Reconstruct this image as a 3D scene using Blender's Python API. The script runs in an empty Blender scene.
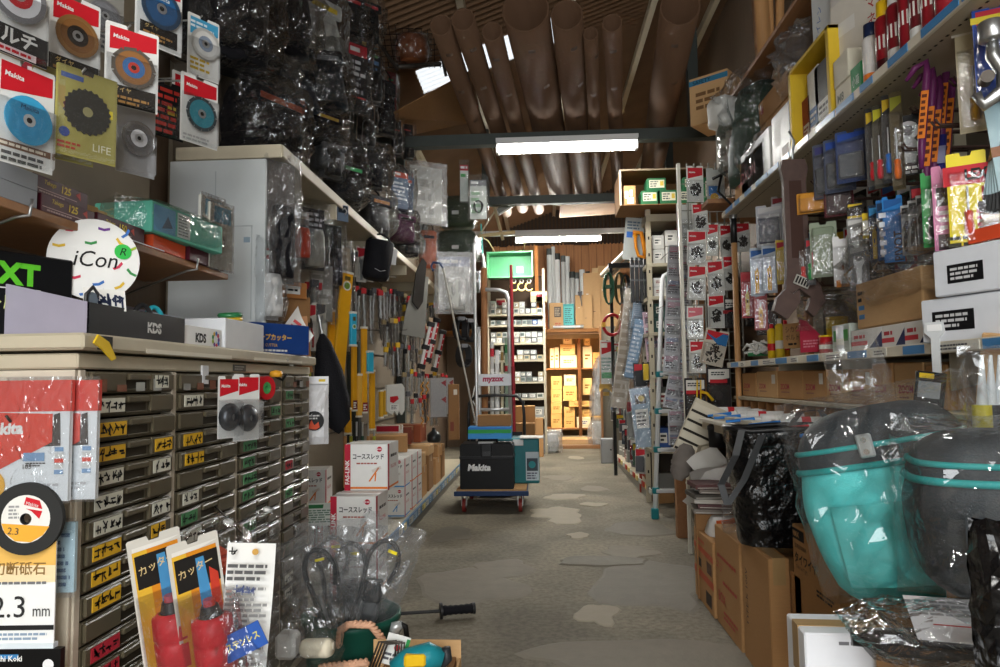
import bpy, math, random
from math import sin, cos, pi, radians as R, sqrt, atan, atan2
from mathutils import Vector as V, Matrix, noise as mnoise
SC = bpy.context.scene
COL = SC.collection
# ------------------------------------------------------------------ camera
F = 700.0
CAMZ = 1.2
ROLL = R(0.8)
_dx, _dy = 40.0, 47.5
_ux, _uy = _dx*cos(ROLL)-_dy*sin(ROLL), _dy*cos(ROLL)+_dx*sin(ROLL)
PITCH = atan(_uy/F)
YAW = atan(_ux*cos(PITCH)/F)
cam = bpy.data.objects.new('camera', bpy.data.cameras.new('camera'))
COL.objects.link(cam)
CM = Matrix.Translation((0, 0, CAMZ)) @ Matrix.Rotation(YAW, 4, 'Z') @ Matrix.Rotation(pi/2+PITCH, 4, 'X') @ Matrix.Rotation(-ROLL, 4, 'Z')
cam.matrix_world = CM
cam.data.sensor_width = 36.0
cam.data.lens = 36.0*F/1000
cam.data.clip_start = 0.05
SC.camera = cam
# ------------------------------------------------------------------ view, world, light
SC.view_settings.view_transform = 'Standard'
SC.view_settings.look = 'None'
SC.view_settings.gamma = 1.0
SC.view_settings.use_curve_mapping = False
SC.view_settings.exposure = 0.5
SC.cycles.transparent_max_bounces = 24
SC.cycles.max_bounces = 7
SC.cycles.sample_clamp_indirect = 6.0
W = bpy.data.worlds.new('sky'); SC.world = W; W.use_nodes = True
_wn = W.node_tree.nodes; _bg = _wn['Background']
_bg.inputs[0].default_value = (0.93, 0.97, 1.0, 1); _bg.inputs[1].default_value = 1.3   # bright overcast sky
def area(name, loc, rot, sx, sy, power, col):
    l = bpy.data.lights.new(name, 'AREA'); l.shape = 'RECTANGLE'; l.size = sx; l.size_y = sy
    l.energy = power; l.color = col
    o = bpy.data.objects.new(name, l); COL.objects.link(o); o.location = loc; o.rotation_euler = rot
    return o
# daylight through the open shop front behind the camera
area('daylight_entrance', (0.2, -3.6, 1.75), (R(90), 0, 0), 3.6, 2.5, 135, (0.95, 0.98, 1.0))
# ------------------------------------------------------------------ pixel rays to world planes
_ci = CM.to_3x3()
def at(x, y, Y=None, X=None, Z=None):
    d = _ci @ V(((x-500)/F, -(y-333.5)/F, -1.0))
    if Y is not None: t = Y/d.y
    elif X is not None: t = X/d.x
    else: t = (Z-CAMZ)/d.z
    return V((0, 0, CAMZ))+d*t
# ------------------------------------------------------------------ materials
MATS = {}
def lin(h):
    c = [int(h[i:i+2], 16)/255 for i in (0, 2, 4)]
    return [((x+0.055)/1.055)**2.4 if x > 0.04045 else x/12.92 for x in c]
def newmat(name):
    m = bpy.data.materials.new(name); m.use_nodes = True
    n = m.node_tree.nodes; n.clear()
    o = n.new('ShaderNodeOutputMaterial'); return m, n, m.node_tree.links, o
def paint(name, h, rough=0.55, metal=0.0, var=0.12, scale=14.0, bump=0.0, bscale=60.0, stretch=(1, 1, 1), spec=0.5, detail=4):
    m, n, L, o = newmat(name)
    p = n.new('ShaderNodeBsdfPrincipled'); L.new(p.outputs[0], o.inputs[0])
    c = lin(h)
    tc = n.new('ShaderNodeTexCoord'); mp = n.new('ShaderNodeMapping'); mp.inputs['Scale'].default_value = stretch
    L.new(tc.outputs['Object'], mp.inputs[0])
    nz = n.new('ShaderNodeTexNoise'); nz.inputs['Scale'].default_value = scale; nz.inputs['Detail'].default_value = detail
    L.new(mp.outputs[0], nz.inputs['Vector'])
    mx = n.new('ShaderNodeMix'); mx.data_type = 'RGBA'
    mx.inputs[6].default_value = [x*(1-var) for x in c]+[1]
    mx.inputs[7].default_value = [min(1, x*(1+var)+var*0.01) for x in c]+[1]
    L.new(nz.outputs[0], mx.inputs[0]); L.new(mx.outputs[2], p.inputs['Base Color'])
    p.inputs['Roughness'].default_value = rough; p.inputs['Metallic'].default_value = metal
    p.inputs['Specular IOR Level'].default_value = spec
    if bump:
        b = n.new('ShaderNodeBump'); b.inputs['Strength'].default_value = bump; b.inputs['Distance'].default_value = 0.01 if bump < .95 else .035
        nb = n.new('ShaderNodeTexNoise'); nb.inputs['Scale'].default_value = bscale; nb.inputs['Detail'].default_value = 3
        L.new(mp.outputs[0], nb.inputs['Vector']); L.new(nb.outputs[0], b.inputs['Height']); L.new(b.outputs[0], p.inputs['Normal'])
    MATS[name] = m; return m
def film(name, tint=(0.93, 0.94, 0.95), haze=0.05, gloss=0.10, rough=0.12, bump=0.5, bscale=22.0, hazecol=(0.8, 0.8, 0.8)):
    m, n, L, o = newmat(name)
    tr = n.new('ShaderNodeBsdfTransparent'); tr.inputs[0].default_value = (*tint, 1)
    gl = n.new('ShaderNodeBsdfGlossy'); gl.inputs['Roughness'].default_value = rough; gl.inputs[0].default_value = (0.95, 0.95, 0.95, 1)
    df = n.new('ShaderNodeBsdfDiffuse'); df.inputs[0].default_value = (*hazecol, 1)
    lw = n.new('ShaderNodeLayerWeight'); lw.inputs[0].default_value = 0.28
    ad = n.new('ShaderNodeMath'); ad.operation = 'ADD'; ad.use_clamp = True; ad.inputs[1].default_value = gloss
    sc = n.new('ShaderNodeMath'); sc.operation = 'MULTIPLY'; sc.inputs[1].default_value = 0.55
    L.new(lw.outputs['Fresnel'], sc.inputs[0]); L.new(sc.outputs[0], ad.inputs[0])
    m1 = n.new('ShaderNodeMixShader'); m1.inputs[0].default_value = haze
    L.new(tr.outputs[0], m1.inputs[1]); L.new(df.outputs[0], m1.inputs[2])
    m2 = n.new('ShaderNodeMixShader'); L.new(ad.outputs[0], m2.inputs[0]); L.new(m1.outputs[0], m2.inputs[1]); L.new(gl.outputs[0], m2.inputs[2])
    if bump:
        tc = n.new('ShaderNodeTexCoord'); nb = n.new('ShaderNodeTexNoise'); nb.inputs['Scale'].default_value = bscale; nb.inputs['Detail'].default_value = 2.5; nb.inputs['Distortion'].default_value = 1.2
        b = n.new('ShaderNodeBump'); b.inputs['Strength'].default_value = bump; b.inputs['Distance'].default_value = 0.03
        L.new(tc.outputs['Object'], nb.inputs['Vector']); L.new(nb.outputs[0], b.inputs['Height'])
        L.new(b.outputs[0], gl.inputs['Normal']); L.new(b.outputs[0], lw.inputs['Normal'])
    L.new(m2.outputs[0], o.inputs[0]); MATS[name] = m; return m
film('film', haze=0.01, gloss=0.07, rough=0.05, bump=0.6, bscale=20)
film('blister', haze=0.02, gloss=0.08, rough=0.05, bump=0.25, bscale=30)
film('milky', haze=0.3, gloss=0.12, bump=0.6, bscale=16)
film('sheetfilm', haze=0.07, gloss=0.07, rough=.07, bump=0.6, bscale=14)
film('bagfilm', tint=(.97, .98, .98), haze=0.03, gloss=0.05, rough=.06, bump=0.5, bscale=10)
film('darkfilm', tint=(0.75, 0.75, 0.75), haze=0.005, gloss=0.08, rough=0.06, bump=0.6, bscale=18)
film('smoked', tint=(0.42, 0.38, 0.29), haze=0.35, gloss=0.06, rough=0.25, bump=0.0, hazecol=(0.105, 0.094, 0.066))
def emit(name, col, s):
    m, n, L, o = newmat(name); e = n.new('ShaderNodeEmission'); e.inputs[0].default_value = (*col, 1); e.inputs[1].default_value = s
    L.new(e.outputs[0], o.inputs[0]); MATS[name] = m
emit('tube_glow', (1.0, .985, .94), 45.0)
emit('tube_glow_new', (1.0, .98, .92), 310.0)
paint('kraft', 'B58A5C', 0.85, var=0.10, scale=30, stretch=(1, 1, 6), spec=0.2)
paint('kraft_dark', '8F6A45', 0.85, var=0.12, scale=30, stretch=(1, 1, 6), spec=0.2)
paint('kraft_pale', 'C9A273', 0.85, var=0.08, scale=30, stretch=(1, 1, 6), spec=0.2)
paint('kraft_tube', '5E4532', 0.75, var=0.2, scale=9, stretch=(1, 0.15, 1), spec=0.25)
paint('black_bag', '0A0A0C', 0.25, var=0.2, bump=1.0, bscale=11)
paint('black_cloth', '15151A', 0.75, var=0.25, bump=0.35, bscale=120, spec=0.2)
paint('black', '101012', 0.45, var=0.2)
paint('navy_cloth', '14222F', 0.6, var=0.3, bump=0.4, bscale=90)
paint('teal', '5CDEDD', 0.6, var=0.07, bump=0.2, bscale=200)
paint('steel', 'B4B6B6', 0.32, 0.9, var=0.12, scale=30)
paint('alu', 'D6D8D8', 0.38, 0.75, var=0.06, scale=30)
paint('iron', '4A443E', 0.5, 0.7, var=0.3, scale=20)
paint('rust', '4A352D', 0.65, 0.1, var=0.35, scale=25)
paint('wood', '96683F', 0.6, var=0.25, scale=6, stretch=(8, 0.7, 8))
paint('wood_pole', 'C08F5C', 0.5, var=0.14, scale=8, stretch=(9, 9, 0.6))
paint('beige_metal', 'B5AB93', 0.5, 0.1, var=0.12, scale=8, bump=0.1, bscale=30)
paint('grey_metal', '8E8C84', 0.5, 0.25, var=0.12, scale=8)
paint('white_metal', 'D8D8D6', 0.4, 0.0, var=0.05, scale=4)
def mat(s):
    """named material, or rrggbb[/rough[/metal]] painted on demand"""
    if s in MATS: return MATS[s]
    a = s.split('/')
    rough = float(a[1]) if len(a) > 1 else 0.5
    paint(s, a[0], rough, float(a[2]) if len(a) > 2 else 0.0, var=0.07, scale=18, spec=.22 if len(a) < 3 and rough > .34 else .5)
    MATS[s].name = 'paint_'+a[0].lower()
    return MATS[s]
# ------------------------------------------------------------------ mesh accumulator
_txt = {}
def textmesh(s, bold=0):
    key = (s, bold)
    if key not in _txt:
        c = bpy.data.curves.new('f', 'FONT'); c.body = s; c.resolution_u = 3 if len(s) < 7 and s.isascii() else 1; c.offset = (.025 if s.isascii() else .014)*bold
        o = bpy.data.objects.new('f', c); m = bpy.data.meshes.new_from_object(o)
        vs = [tuple(v.co) for v in m.vertices]; fs = [tuple(p.vertices) for p in m.polygons]
        bpy.data.objects.remove(o); bpy.data.curves.remove(c); bpy.data.meshes.remove(m)
        x0 = min(v[0] for v in vs); x1 = max(v[0] for v in vs); y0 = min(v[1] for v in vs); y1 = max(v[1] for v in vs)
        _txt[key] = ([(v[0]-x0, v[1]-y0) for v in vs], fs, x1-x0, y1-y0)
    return _txt[key]
class B:
    """front faces -y, x to its right, z up"""
    def __init__(s): s.v = []; s.f = []; s.m = []; s.s = []; s.mats = []; s.M = None
    def add(s, vs, fs, mt, smooth=False):
        if mt not in s.mats: s.mats.append(mt)
        k = s.mats.index(mt); o = len(s.v)
        s.v += [tuple(s.M @ V(v)) for v in vs] if s.M is not None else [tuple(v) for v in vs]
        for f in fs: s.f.append([i+o for i in f]); s.m.append(k); s.s.append(smooth)
        return s
    def at(s, loc=(0, 0, 0), rx=0, ry=0, rz=0):
        s.M = Matrix.Translation(loc) @ Matrix.Rotation(R(rz), 4, 'Z') @ Matrix.Rotation(R(ry), 4, 'Y') @ Matrix.Rotation(R(rx), 4, 'X'); return s
    def off(s): s.M = None; return s
    def box(s, x0, y0, z0, x1, y1, z1, mt, c=0.0):
        if c <= 0:
            vs = [(x, y, z) for z in (z0, z1) for y in (y0, y1) for x in (x0, x1)]
            return s.add(vs, [(0, 2, 3, 1), (4, 5, 7, 6), (0, 1, 5, 4), (2, 6, 7, 3), (0, 4, 6, 2), (1, 3, 7, 5)], mt)
        c = min(c, (x1-x0)*.45, (y1-y0)*.45, (z1-z0)*.45)
        ring = lambda d, z: [(x0+c, y0+d, z), (x1-c, y0+d, z), (x1-d, y0+c, z), (x1-d, y1-c, z), (x1-c, y1-d, z), (x0+c, y1-d, z), (x0+d, y1-c, z), (x0+d, y0+c, z)]
        vs = ring(c, z0)+ring(0, z0+c)+ring(0, z1-c)+ring(c, z1)
        fs = [tuple(range(7, -1, -1)), tuple(range(24, 32))]
        for k in range(3):
            for i in range(8): j = (i+1) % 8; fs.append((k*8+i, k*8+j, k*8+8+j, k*8+8+i))
        return s.add(vs, fs, mt)
    def cyl(s, a, b, r, mt, n=10, r2=None, caps=True, smooth=True):
        a, b = V(a), V(b); r2 = r if r2 is None else r2
        d = (b-a).normalized(); u = d.orthogonal().normalized(); w = d.cross(u)
        vs = [a+(u*cos(2*pi*i/n)+w*sin(2*pi*i/n))*r for i in range(n)]+[b+(u*cos(2*pi*i/n)+w*sin(2*pi*i/n))*r2 for i in range(n)]
        s.add(vs, [(i, (i+1) % n, n+(i+1) % n, n+i) for i in range(n)], mt, smooth)
        if caps: s.add(vs, [tuple(range(n-1, -1, -1)), tuple(range(n, 2*n))], mt)
        return s
    def tube(s, pts, r, mt, n=6, closed=False):
        pts = [V(p) for p in pts]; rs = r if isinstance(r, (list, tuple)) else [r]*len(pts)
        vs = []; u = None
        for i, p in enumerate(pts):
            a = pts[max(i-1, 0)]; b = pts[min(i+1, len(pts)-1)]
            if closed: a = pts[i-1]; b = pts[(i+1) % len(pts)]
            d = (b-a).normalized()
            u = d.orthogonal() if u is None else u-d*u.dot(d)
            u = u.normalized() if u.length > 1e-6 else d.orthogonal().normalized(); w = d.cross(u)
            vs += [p+(u*cos(2*pi*k/n)+w*sin(2*pi*k/n))*rs[i] for k in range(n)]
        m = len(pts); fs = []
        for i in range(m if closed else m-1):
            for k in range(n): fs.append((i*n+k, i*n+(k+1) % n, ((i+1) % m)*n+(k+1) % n, ((i+1) % m)*n+k))
        if not closed: fs += [tuple(range(n-1, -1, -1)), tuple(range((m-1)*n, m*n))]
        return s.add(vs, fs, mt, True)
    def lathe(s, prof, mt, n=16, loc=(0, 0, 0), smooth=True):
        x, y, z = loc; vs = [(x+r*cos(2*pi*i/n), y+r*sin(2*pi*i/n), z+h) for r, h in prof for i in range(n)]
        return s.add(vs, [(k*n+i, k*n+(i+1) % n, (k+1)*n+(i+1) % n, (k+1)*n+i) for k in range(len(prof)-1) for i in range(n)], mt, smooth)
    def disc(s, r, y, mt, n=20, ri=0.0, loc=(0, 0), t=0.0):
        """round plate in the xz plane, front at y, thickness t backwards"""
        x, z = loc; A = [(cos(2*pi*i/n), sin(2*pi*i/n)) for i in range(n)]
        vs = [(x+r*a, y, z+r*b) for a, b in A]; fs = []
        if ri > 0:
            vs += [(x+ri*a, y, z+ri*b) for a, b in A]
            fs += [(i, (i+1) % n, n+(i+1) % n, n+i) for i in range(n)]
        else: fs.append(tuple(range(n)))
        if t:
            o = len(vs); vs += [(x+r*a, y+t, z+r*b) for a, b in A]
            fs += [(i, o+i, o+(i+1) % n, (i+1) % n) for i in range(n)]
            if ri > 0:
                p = len(vs); vs += [(x+ri*a, y+t, z+ri*b) for a, b in A]
                fs += [(n+i, n+(i+1) % n, p+(i+1) % n, p+i) for i in range(n)]
                fs += [(o+i, p+i, p+(i+1) % n, o+(i+1) % n) for i in range(n)]
            else: fs.append(tuple(range(o+n-1, o-1, -1)))
        return s.add(vs, fs, mt)
    def prism(s, poly, y0, y1, mt):
        n = len(poly); vs = [(x, y0, z) for x, z in poly]+[(x, y1, z) for x, z in poly]
        return s.add(vs, [tuple(range(n)), tuple(range(2*n-1, n-1, -1))]+[(i, n+i, n+(i+1) % n, (i+1) % n) for i in range(n)], mt)
    def flat(s, x0, z0, x1, z1, y, mt): return s.add([(x0, y, z0), (x1, y, z0), (x1, y, z1), (x0, y, z1)], [(0, 1, 2, 3)], mt)
    def poly(s, pts, y, mt): return s.add([(a, y, b) for a, b in pts], [tuple(range(len(pts)))], mt)
    def grid(s, fn, nu, nv, mt, smooth=True, wrap=False):
        vs = [fn(i/nu, j/nv) for j in range(nv+1) for i in range(nu+1)]; w = nu+1
        return s.add(vs, [(j*w+i, j*w+i+1, (j+1)*w+i+1, (j+1)*w+i) for j in range(nv) for i in range(nu)], mt, smooth)
    def text(s, t, h, x, z, y, mt, wmax=None, ang=0, slant=0.0, center=False, bold=0):
        """lettering of height h whose lower left corner is x,z (centre if center) on the plane y"""
        vs, fs, w, hh = textmesh(t, bold); k = h/hh; kx = k
        if wmax and w*k > wmax: kx = wmax/w
        ca, sa = cos(R(ang)), sin(R(ang)); out = []
        for a, b in vs:
            a = a*kx+b*k*slant; b = b*k
            if center: a -= w*kx/2; b -= h/2
            out.append((x+a*ca-b*sa, y, z+a*sa+b*ca))
        s.add(out, fs, mt)
        return s
    def lines(s, x0, z0, x1, z1, y, mt, n=4, seed=0, fill=0.55, ragged=True):
        """rows of small print"""
        rd = random.Random(seed); h = (z1-z0)/n
        for i in range(n):
            zz = z1-h*(i+1)+h*(1-fill)/2; xx = x0
            end = x1 if not ragged else x0+(x1-x0)*rd.uniform(0.55, 1)
            while xx < end:
                l = min(rd.uniform(0.6, 2.2)*h*fill*1.6, end-xx); s.flat(xx, zz, xx+l, zz+h*fill, y, mt); xx += l+h*fill*0.45
        return s
    def scribble(s, x0, z0, x1, z1, y, mt, n=4, seed=0):
        """hand lettering: n glyphs of crossed strokes"""
        rd = random.Random(seed); w = (x1-x0)/n; h = z1-z0; t = h*0.075
        for i in range(n):
            cx = x0+w*(i+.5)
            for k in range(rd.randint(3, 5)):
                a = rd.choice((0, 0, pi/2, pi/2, 0.9, -0.9)); l = h*rd.uniform(.22, .45); px, pz = cx+rd.uniform(-.25, .25)*w, z0+h*rd.uniform(.25, .75)
                l = min(l, w*.5) if abs(a) < .5 else l
                dx, dz = cos(a)*l, sin(a)*l; nx, nz = -sin(a)*t, cos(a)*t
                s.add([(px-dx-nx, y, pz-dz-nz), (px+dx-nx, y, pz+dz-nz), (px+dx+nx, y, pz+dz+nz), (px-dx+nx, y, pz-dz+nz)], [(0, 1, 2, 3)], mt)
        return s
    def pillow(s, w, d, h, mt, seed=0, crump=0.25, nu=11, nv=12, neck=0.0, base=0.0):
        """closed film bag, x -w/2..w/2, z 0..h, thickness d; neck: how far the top gathers"""
        for side in (-1, 1):
            def fn(u, v, side=side):
                x = (u-.5)*w; z = v*h; e = max(0.0, (1-(2*u-1)**4)*(1-(max(0, 2*v-1) if base else abs(2*v-1))**4))
                y = side*d*.5*e**.5
                k = crump*min(w, d*2.5, h)
                q = V((x*9/w+seed*3.1, z*9/h, side*2.0+seed))
                edge = min(1, 6*u, 6*(1-u), 6*v+base, 6*(1-v))
                y += edge*k*(.45*mnoise.noise(q)+.38*(1-2*abs(mnoise.noise(q*2.1+V((5, 1, 2)))))-.2); x += .25*k*mnoise.noise(q+V((7, 3, 1))); z += .25*k*mnoise.noise(q+V((1, 9, 4)))*(1 if v > 0 else 0)
                if neck: g = 1-neck*max(0, (v-.55)/.45)**1.4; x *= g; y *= g
                return (x, y, z)
            s.grid(fn, nu, nv, mt, smooth=False)
        return s
    def mesh(s, name='mesh'):
        me = bpy.data.meshes.new(name); me.from_pydata(s.v, [], s.f)
        for k in s.mats: me.materials.append(mat(k))
        me.polygons.foreach_set('material_index', s.m); me.polygons.foreach_set('use_smooth', s.s); me.update()
        return me
# ------------------------------------------------------------------ objects
LABELS = {}
CACHE = {}
def tag(o, label, cat, group=None, kind=None):
    if label: o['label'] = label
    if label and not 4 <= len(label.split()) <= 16: print('LONG', len(label.split()), label)
    if cat: o['category'] = cat
    if group: o['group'] = group
    if kind: o['kind'] = kind
    if label:
        if label in LABELS and LABELS[label] != (group or o.name): print('DUPLICATE LABEL', label)
        LABELS[label] = group or o.name
    return o
def put(o, loc=(0, 0, 0), rz=0.0, rx=0.0, ry=0.0, parent=None):
    o.location = loc; o.rotation_euler = (R(rx), R(ry), R(rz)); o.parent = parent; return o
def obj(name, b, loc=(0, 0, 0), rz=0.0, parent=None, rx=0.0, ry=0.0, label=None, cat=None, group=None, kind=None):
    me = b if isinstance(b, bpy.types.Mesh) else b.mesh(name)
    o = bpy.data.objects.new(name, me); COL.objects.link(o); put(o, loc, rz, rx, ry, parent)
    return tag(o, label, cat, group, kind)
def thing(name, label, cat, loc=(0, 0, 0), rz=0.0, group=None, rx=0.0, ry=0.0):
    o = bpy.data.objects.new(name, None); o.empty_display_size = 0.05; COL.objects.link(o); put(o, loc, rz, rx, ry)
    return tag(o, label, cat, group)
def cached(key, fn):
    if key not in CACHE: CACHE[key] = fn().mesh(str(key[0]) if isinstance(key, tuple) else key)
    return CACHE[key]
def setting(name, b, loc=(0, 0, 0), rz=0.0, label=None, parent=None):
    return obj(name, b, loc, rz, parent, label=label, kind=None if parent else 'structure')
def tree(name, label, cat, parts, loc, rz=0.0, group=None, rx=0.0, ry=0.0):
    """parts: [(part name, B or Mesh, [(sub name, B or Mesh), ...])]; a single part without subs becomes the thing itself"""
    if len(parts) == 1:
        p = parts[0]; o = obj(name, p[1], loc, rz, None, rx, ry, label, cat, group)
        for q in (p[2] if len(p) > 2 else []): obj(q[0], q[1], parent=o)
        return o
    t = thing(name, label, cat, loc, rz, group, rx, ry)
    for p in parts:
        o = obj(p[0], p[1], parent=t)
        for q in (p[2] if len(p) > 2 else []): obj(q[0], q[1], parent=o)
    return t
ORD = 'first second third fourth fifth sixth seventh eighth ninth tenth eleventh twelfth thirteenth fourteenth fifteenth sixteenth seventeenth eighteenth nineteenth twentieth twenty-first twenty-second twenty-third twenty-fourth twenty-fifth twenty-sixth twenty-seventh twenty-eighth twenty-ninth thirtieth thirty-first thirty-second thirty-third thirty-fourth thirty-fifth thirty-sixth'.split()
RED, WHITE, INK = 'C8202C', 'E6E6E2', '161616'
# ================================================================== THE BUILDING
rnd = random.Random(7)
def concrete():
    m, n, L, o = newmat('concrete'); p = n.new('ShaderNodeBsdfPrincipled'); L.new(p.outputs[0], o.inputs[0])
    tc = n.new('ShaderNodeTexCoord')
    def nz(s, d, dist=0.0):
        t = n.new('ShaderNodeTexNoise'); t.inputs['Scale'].default_value = s; t.inputs['Detail'].default_value = d; t.inputs['Distortion'].default_value = dist
        L.new(tc.outputs['Object'], t.inputs['Vector']); return t
    a = nz(1.6, 6, 0.6); b = nz(34, 4); c = nz(120, 2)
    r = n.new('ShaderNodeValToRGB'); r.color_ramp.elements[0].position = .35; r.color_ramp.elements[1].position = .68
    r.color_ramp.elements[0].color = (*lin('6E685B'), 1); r.color_ramp.elements[1].color = (*lin('8B8473'), 1)
    L.new(a.outputs[0], r.inputs[0])
    r2 = n.new('ShaderNodeValToRGB'); r2.color_ramp.elements[0].position = .33; r2.color_ramp.elements[1].position = .62
    r2.color_ramp.elements[0].color = (.5, .48, .45, 1); r2.color_ramp.elements[1].color = (1.06, 1.06, 1.05, 1)
    L.new(b.outputs[0], r2.inputs[0])
    m1 = n.new('ShaderNodeMix'); m1.data_type = 'RGBA'; m1.blend_type = 'MULTIPLY'; m1.inputs[0].default_value = .55
    L.new(r.outputs[0], m1.inputs[6]); L.new(r2.outputs[0], m1.inputs[7])
    r3 = n.new('ShaderNodeValToRGB'); r3.color_ramp.elements[0].position = .3; r3.color_ramp.elements[1].position = .4
    r3.color_ramp.elements[0].color = (.45, .42, .4, 1); r3.color_ramp.elements[1].color = (1, 1, 1, 1)
    L.new(c.outputs[0], r3.inputs[0])
    m2 = n.new('ShaderNodeMix'); m2.data_type = 'RGBA'; m2.blend_type = 'MULTIPLY'; m2.inputs[0].default_value = .6
    L.new(m1.outputs[2], m2.inputs[6]); L.new(r3.outputs[0], m2.inputs[7])
    L.new(m2.outputs[2], p.inputs['Base Color']); p.inputs['Roughness'].default_value = .85; p.inputs['Specular IOR Level'].default_value = .3
    bp = n.new('ShaderNodeBump'); bp.inputs['Strength'].default_value = .5; bp.inputs['Distance'].default_value = .008
    L.new(b.outputs[0], bp.inputs['Height']); L.new(bp.outputs[0], p.inputs['Normal']); MATS['concrete'] = m
concrete()
paint('patch_grey', '787163', .8, var=.15, scale=12, bump=.3, bscale=40)
paint('patch_light', '948B79', .8, var=.12, scale=10, bump=.3, bscale=40)
paint('patch_dark', '696356', .75, var=.2, scale=9, bump=.3, bscale=40)
paint('roof_sheet', '775A40', .6, var=.25, scale=3)
paint('beam_steel', '3C423E', .55, .2, var=.2, scale=9)
paint('plank', 'B87F4E', .6, var=.3, scale=5, stretch=(9, 9, .6))
paint('wall_boards', '6E5B48', .75, var=.2, scale=5, stretch=(8, 8, .6))
b = B(); b.box(-2.2, -4.2, -.1, 2.7, 17, 0, 'concrete'); floor = setting('floor', b, label='rough grey concrete shop floor with repair patches')
def patch(cx, cy, rx, ry, mt, seed):
    c = at(cx, cy, Z=0); a = at(cx+rx, cy, Z=0); d = at(cx, cy-ry, Z=0)
    w, h = (a-c).length, (d-c).length; rd = random.Random(seed); n = 22; b = B()
    rs = [1+.5*mnoise.noise(V((cos(2*pi*i/n)*1.3+seed*5, sin(2*pi*i/n)*1.3, 0))) for i in range(n)]
    out = [(c.x+w*rs[i]*cos(2*pi*i/n), c.y+h*rs[i]*sin(2*pi*i/n)) for i in range(n)]
    z1 = .003+.0004*seed
    vs = [(x, y, 0) for x, y in out]+[(c.x+(x-c.x)*.93, c.y+(y-c.y)*.93, z1) for x, y in out]
    b.add(vs, [(i, (i+1) % n, n+(i+1) % n, n+i) for i in range(n)]+[tuple(range(n, 2*n))], mt, False)
    obj('repair_patch', b, parent=floor)
for i, p in enumerate([(598, 614, 21, 11, 'patch_light'), (650, 583, 52, 24, 'patch_dark'), (470, 585, 52, 17, 'patch_grey'), (500, 569, 30, 10, 'patch_grey'),
        (450, 534, 20, 8, 'patch_dark'), (628, 552, 28, 6, 'patch_grey'), (556, 513, 28, 6, 'patch_light'), (650, 655, 130, 15, 'patch_grey'), (566, 521, 17, 4, 'patch_light'),
        (640, 529, 36, 8, 'patch_dark'), (578, 536, 11, 3, 'patch_light'), (565, 497, 20, 3, 'patch_light'), (594, 489, 14, 3, 'patch_grey'), (575, 458, 9, 1.5, 'patch_light'),
        (560, 478, 16, 2.5, 'patch_grey'), (592, 505, 14, 2, 'patch_light'), (600, 562, 50, 5, 'patch_dark')]):
    patch(*p, i+1)
# --- walls (inner faces: left x -1.75, right x 2.0)
b = B(); b.box(-1.9, -4.2, 0, -1.75, 17, 4.2, 'wall_boards'); setting('wall_left', b, label='dark board wall behind the shelving')
b = B(); b.box(2.15, -4.2, 0, 2.3, 17, 5.6, 'wall_boards'); setting('wall_right', b, label='dark board wall behind the long shelving')
b = B(); b.box(-2.2, -4.15, 0, -1.6, -4, 4.5, 'wall_boards'); b.box(2.05, -4.15, 0, 2.3, -4, 5.5, 'wall_boards'); b.box(-1.6, -4.15, 3.1, 2.05, -4, 5.3, 'wall_boards')
setting('wall_front', b, label='front wall with the open shop entrance')
# roof: one slope rising to the right, corrugated across, with a clear strip in it
RZ = lambda x: 4.62+.36*x
def roof_strip(x0, x1, y0, y1, mt, name='ceiling', label=None, parent=None, step=.0225, amp=.019):
    n = int((y1-y0)/step); b = B(); vs = []
    for i in range(n+1):
        y = y0+step*i; k = amp*[0, 1, 0, -1][i % 4]
        vs += [(x0, y, RZ(x0)+k), (x1, y, RZ(x1)+k)]
    b.add(vs, [(2*i, 2*i+2, 2*i+3, 2*i+1) for i in range(n)], mt); return setting(name, b, label=label, parent=parent)
ceil = roof_strip(-2.0, -1.15, -4.2, 17, 'roof_sheet', label='brown corrugated roof sheeting over purlins')
for x0, x1, y0, y1 in ((-1.15, .45, -4.2, 6.5), (-1.15, .45, 7.05, 17), (.45, 2.4, -4.2, 17)):
    roof_strip(x0, x1, y0, y1, 'roof_sheet', 'roof_sheet', parent=ceil)
MATS['skylight_sheet'] = film('skylight_sheet', haze=.35, gloss=.05, bump=0)
w1 = roof_strip(-1.15, .45, 6.5, 7.05, 'skylight_sheet', 'window_1', 'clear corrugated skylight strip in the roof')
b = B()
for x in (-1.45, -.6, .35, 1.2, 1.95):
    b.off(); z = RZ(x)-.03; b.box(x-.03, -4, z-.09, x+.03, 16.9, z, 'beige_metal')
    obj('purlin', b, parent=ceil); b = B()
def ceiling_beam(y, x0, x1, label, hang=()):
    b = B(); b.box(x0, y-.05, 3.33, x1, y+.05, 3.345, 'beam_steel'); b.box(x0, y-.05, 3.415, x1, y+.05, 3.43, 'beam_steel'); b.box(x0, y-.05, 3.345, x1, y-.035, 3.415, 'beam_steel')
    o = setting('ceiling_beam', b, label=label)
    for x in hang:
        h = B(); h.box(x-.045, y+.0, 3.43, x+.045, y+.09, RZ(x)-.02, 'beam_steel'); obj('hanger_post', h, parent=o)
    return o
ceiling_beam(6.2, -1.74, 2.14, 'dark green steel beam carrying the cardboard tubes, nearest the shop front', (1.42,))
ceiling_beam(8.35, -1.74, 2.14, 'second dark green steel beam further in', (-.62, 1.6))
ceiling_beam(-2.3, -1.74, 2.14, 'dark green steel beam over the front of the aisle')
for x, y, w_ in ((-1.66, 6.2, 'front'), (-1.66, 8.35, 'second')):
    b = B(); b.box(x-.05, y-.05, 0, x+.05, y+.05, RZ(x)-.03, 'beam_steel'); setting('column', b, label='steel column at the left wall under the %s beam' % w_)
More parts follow.
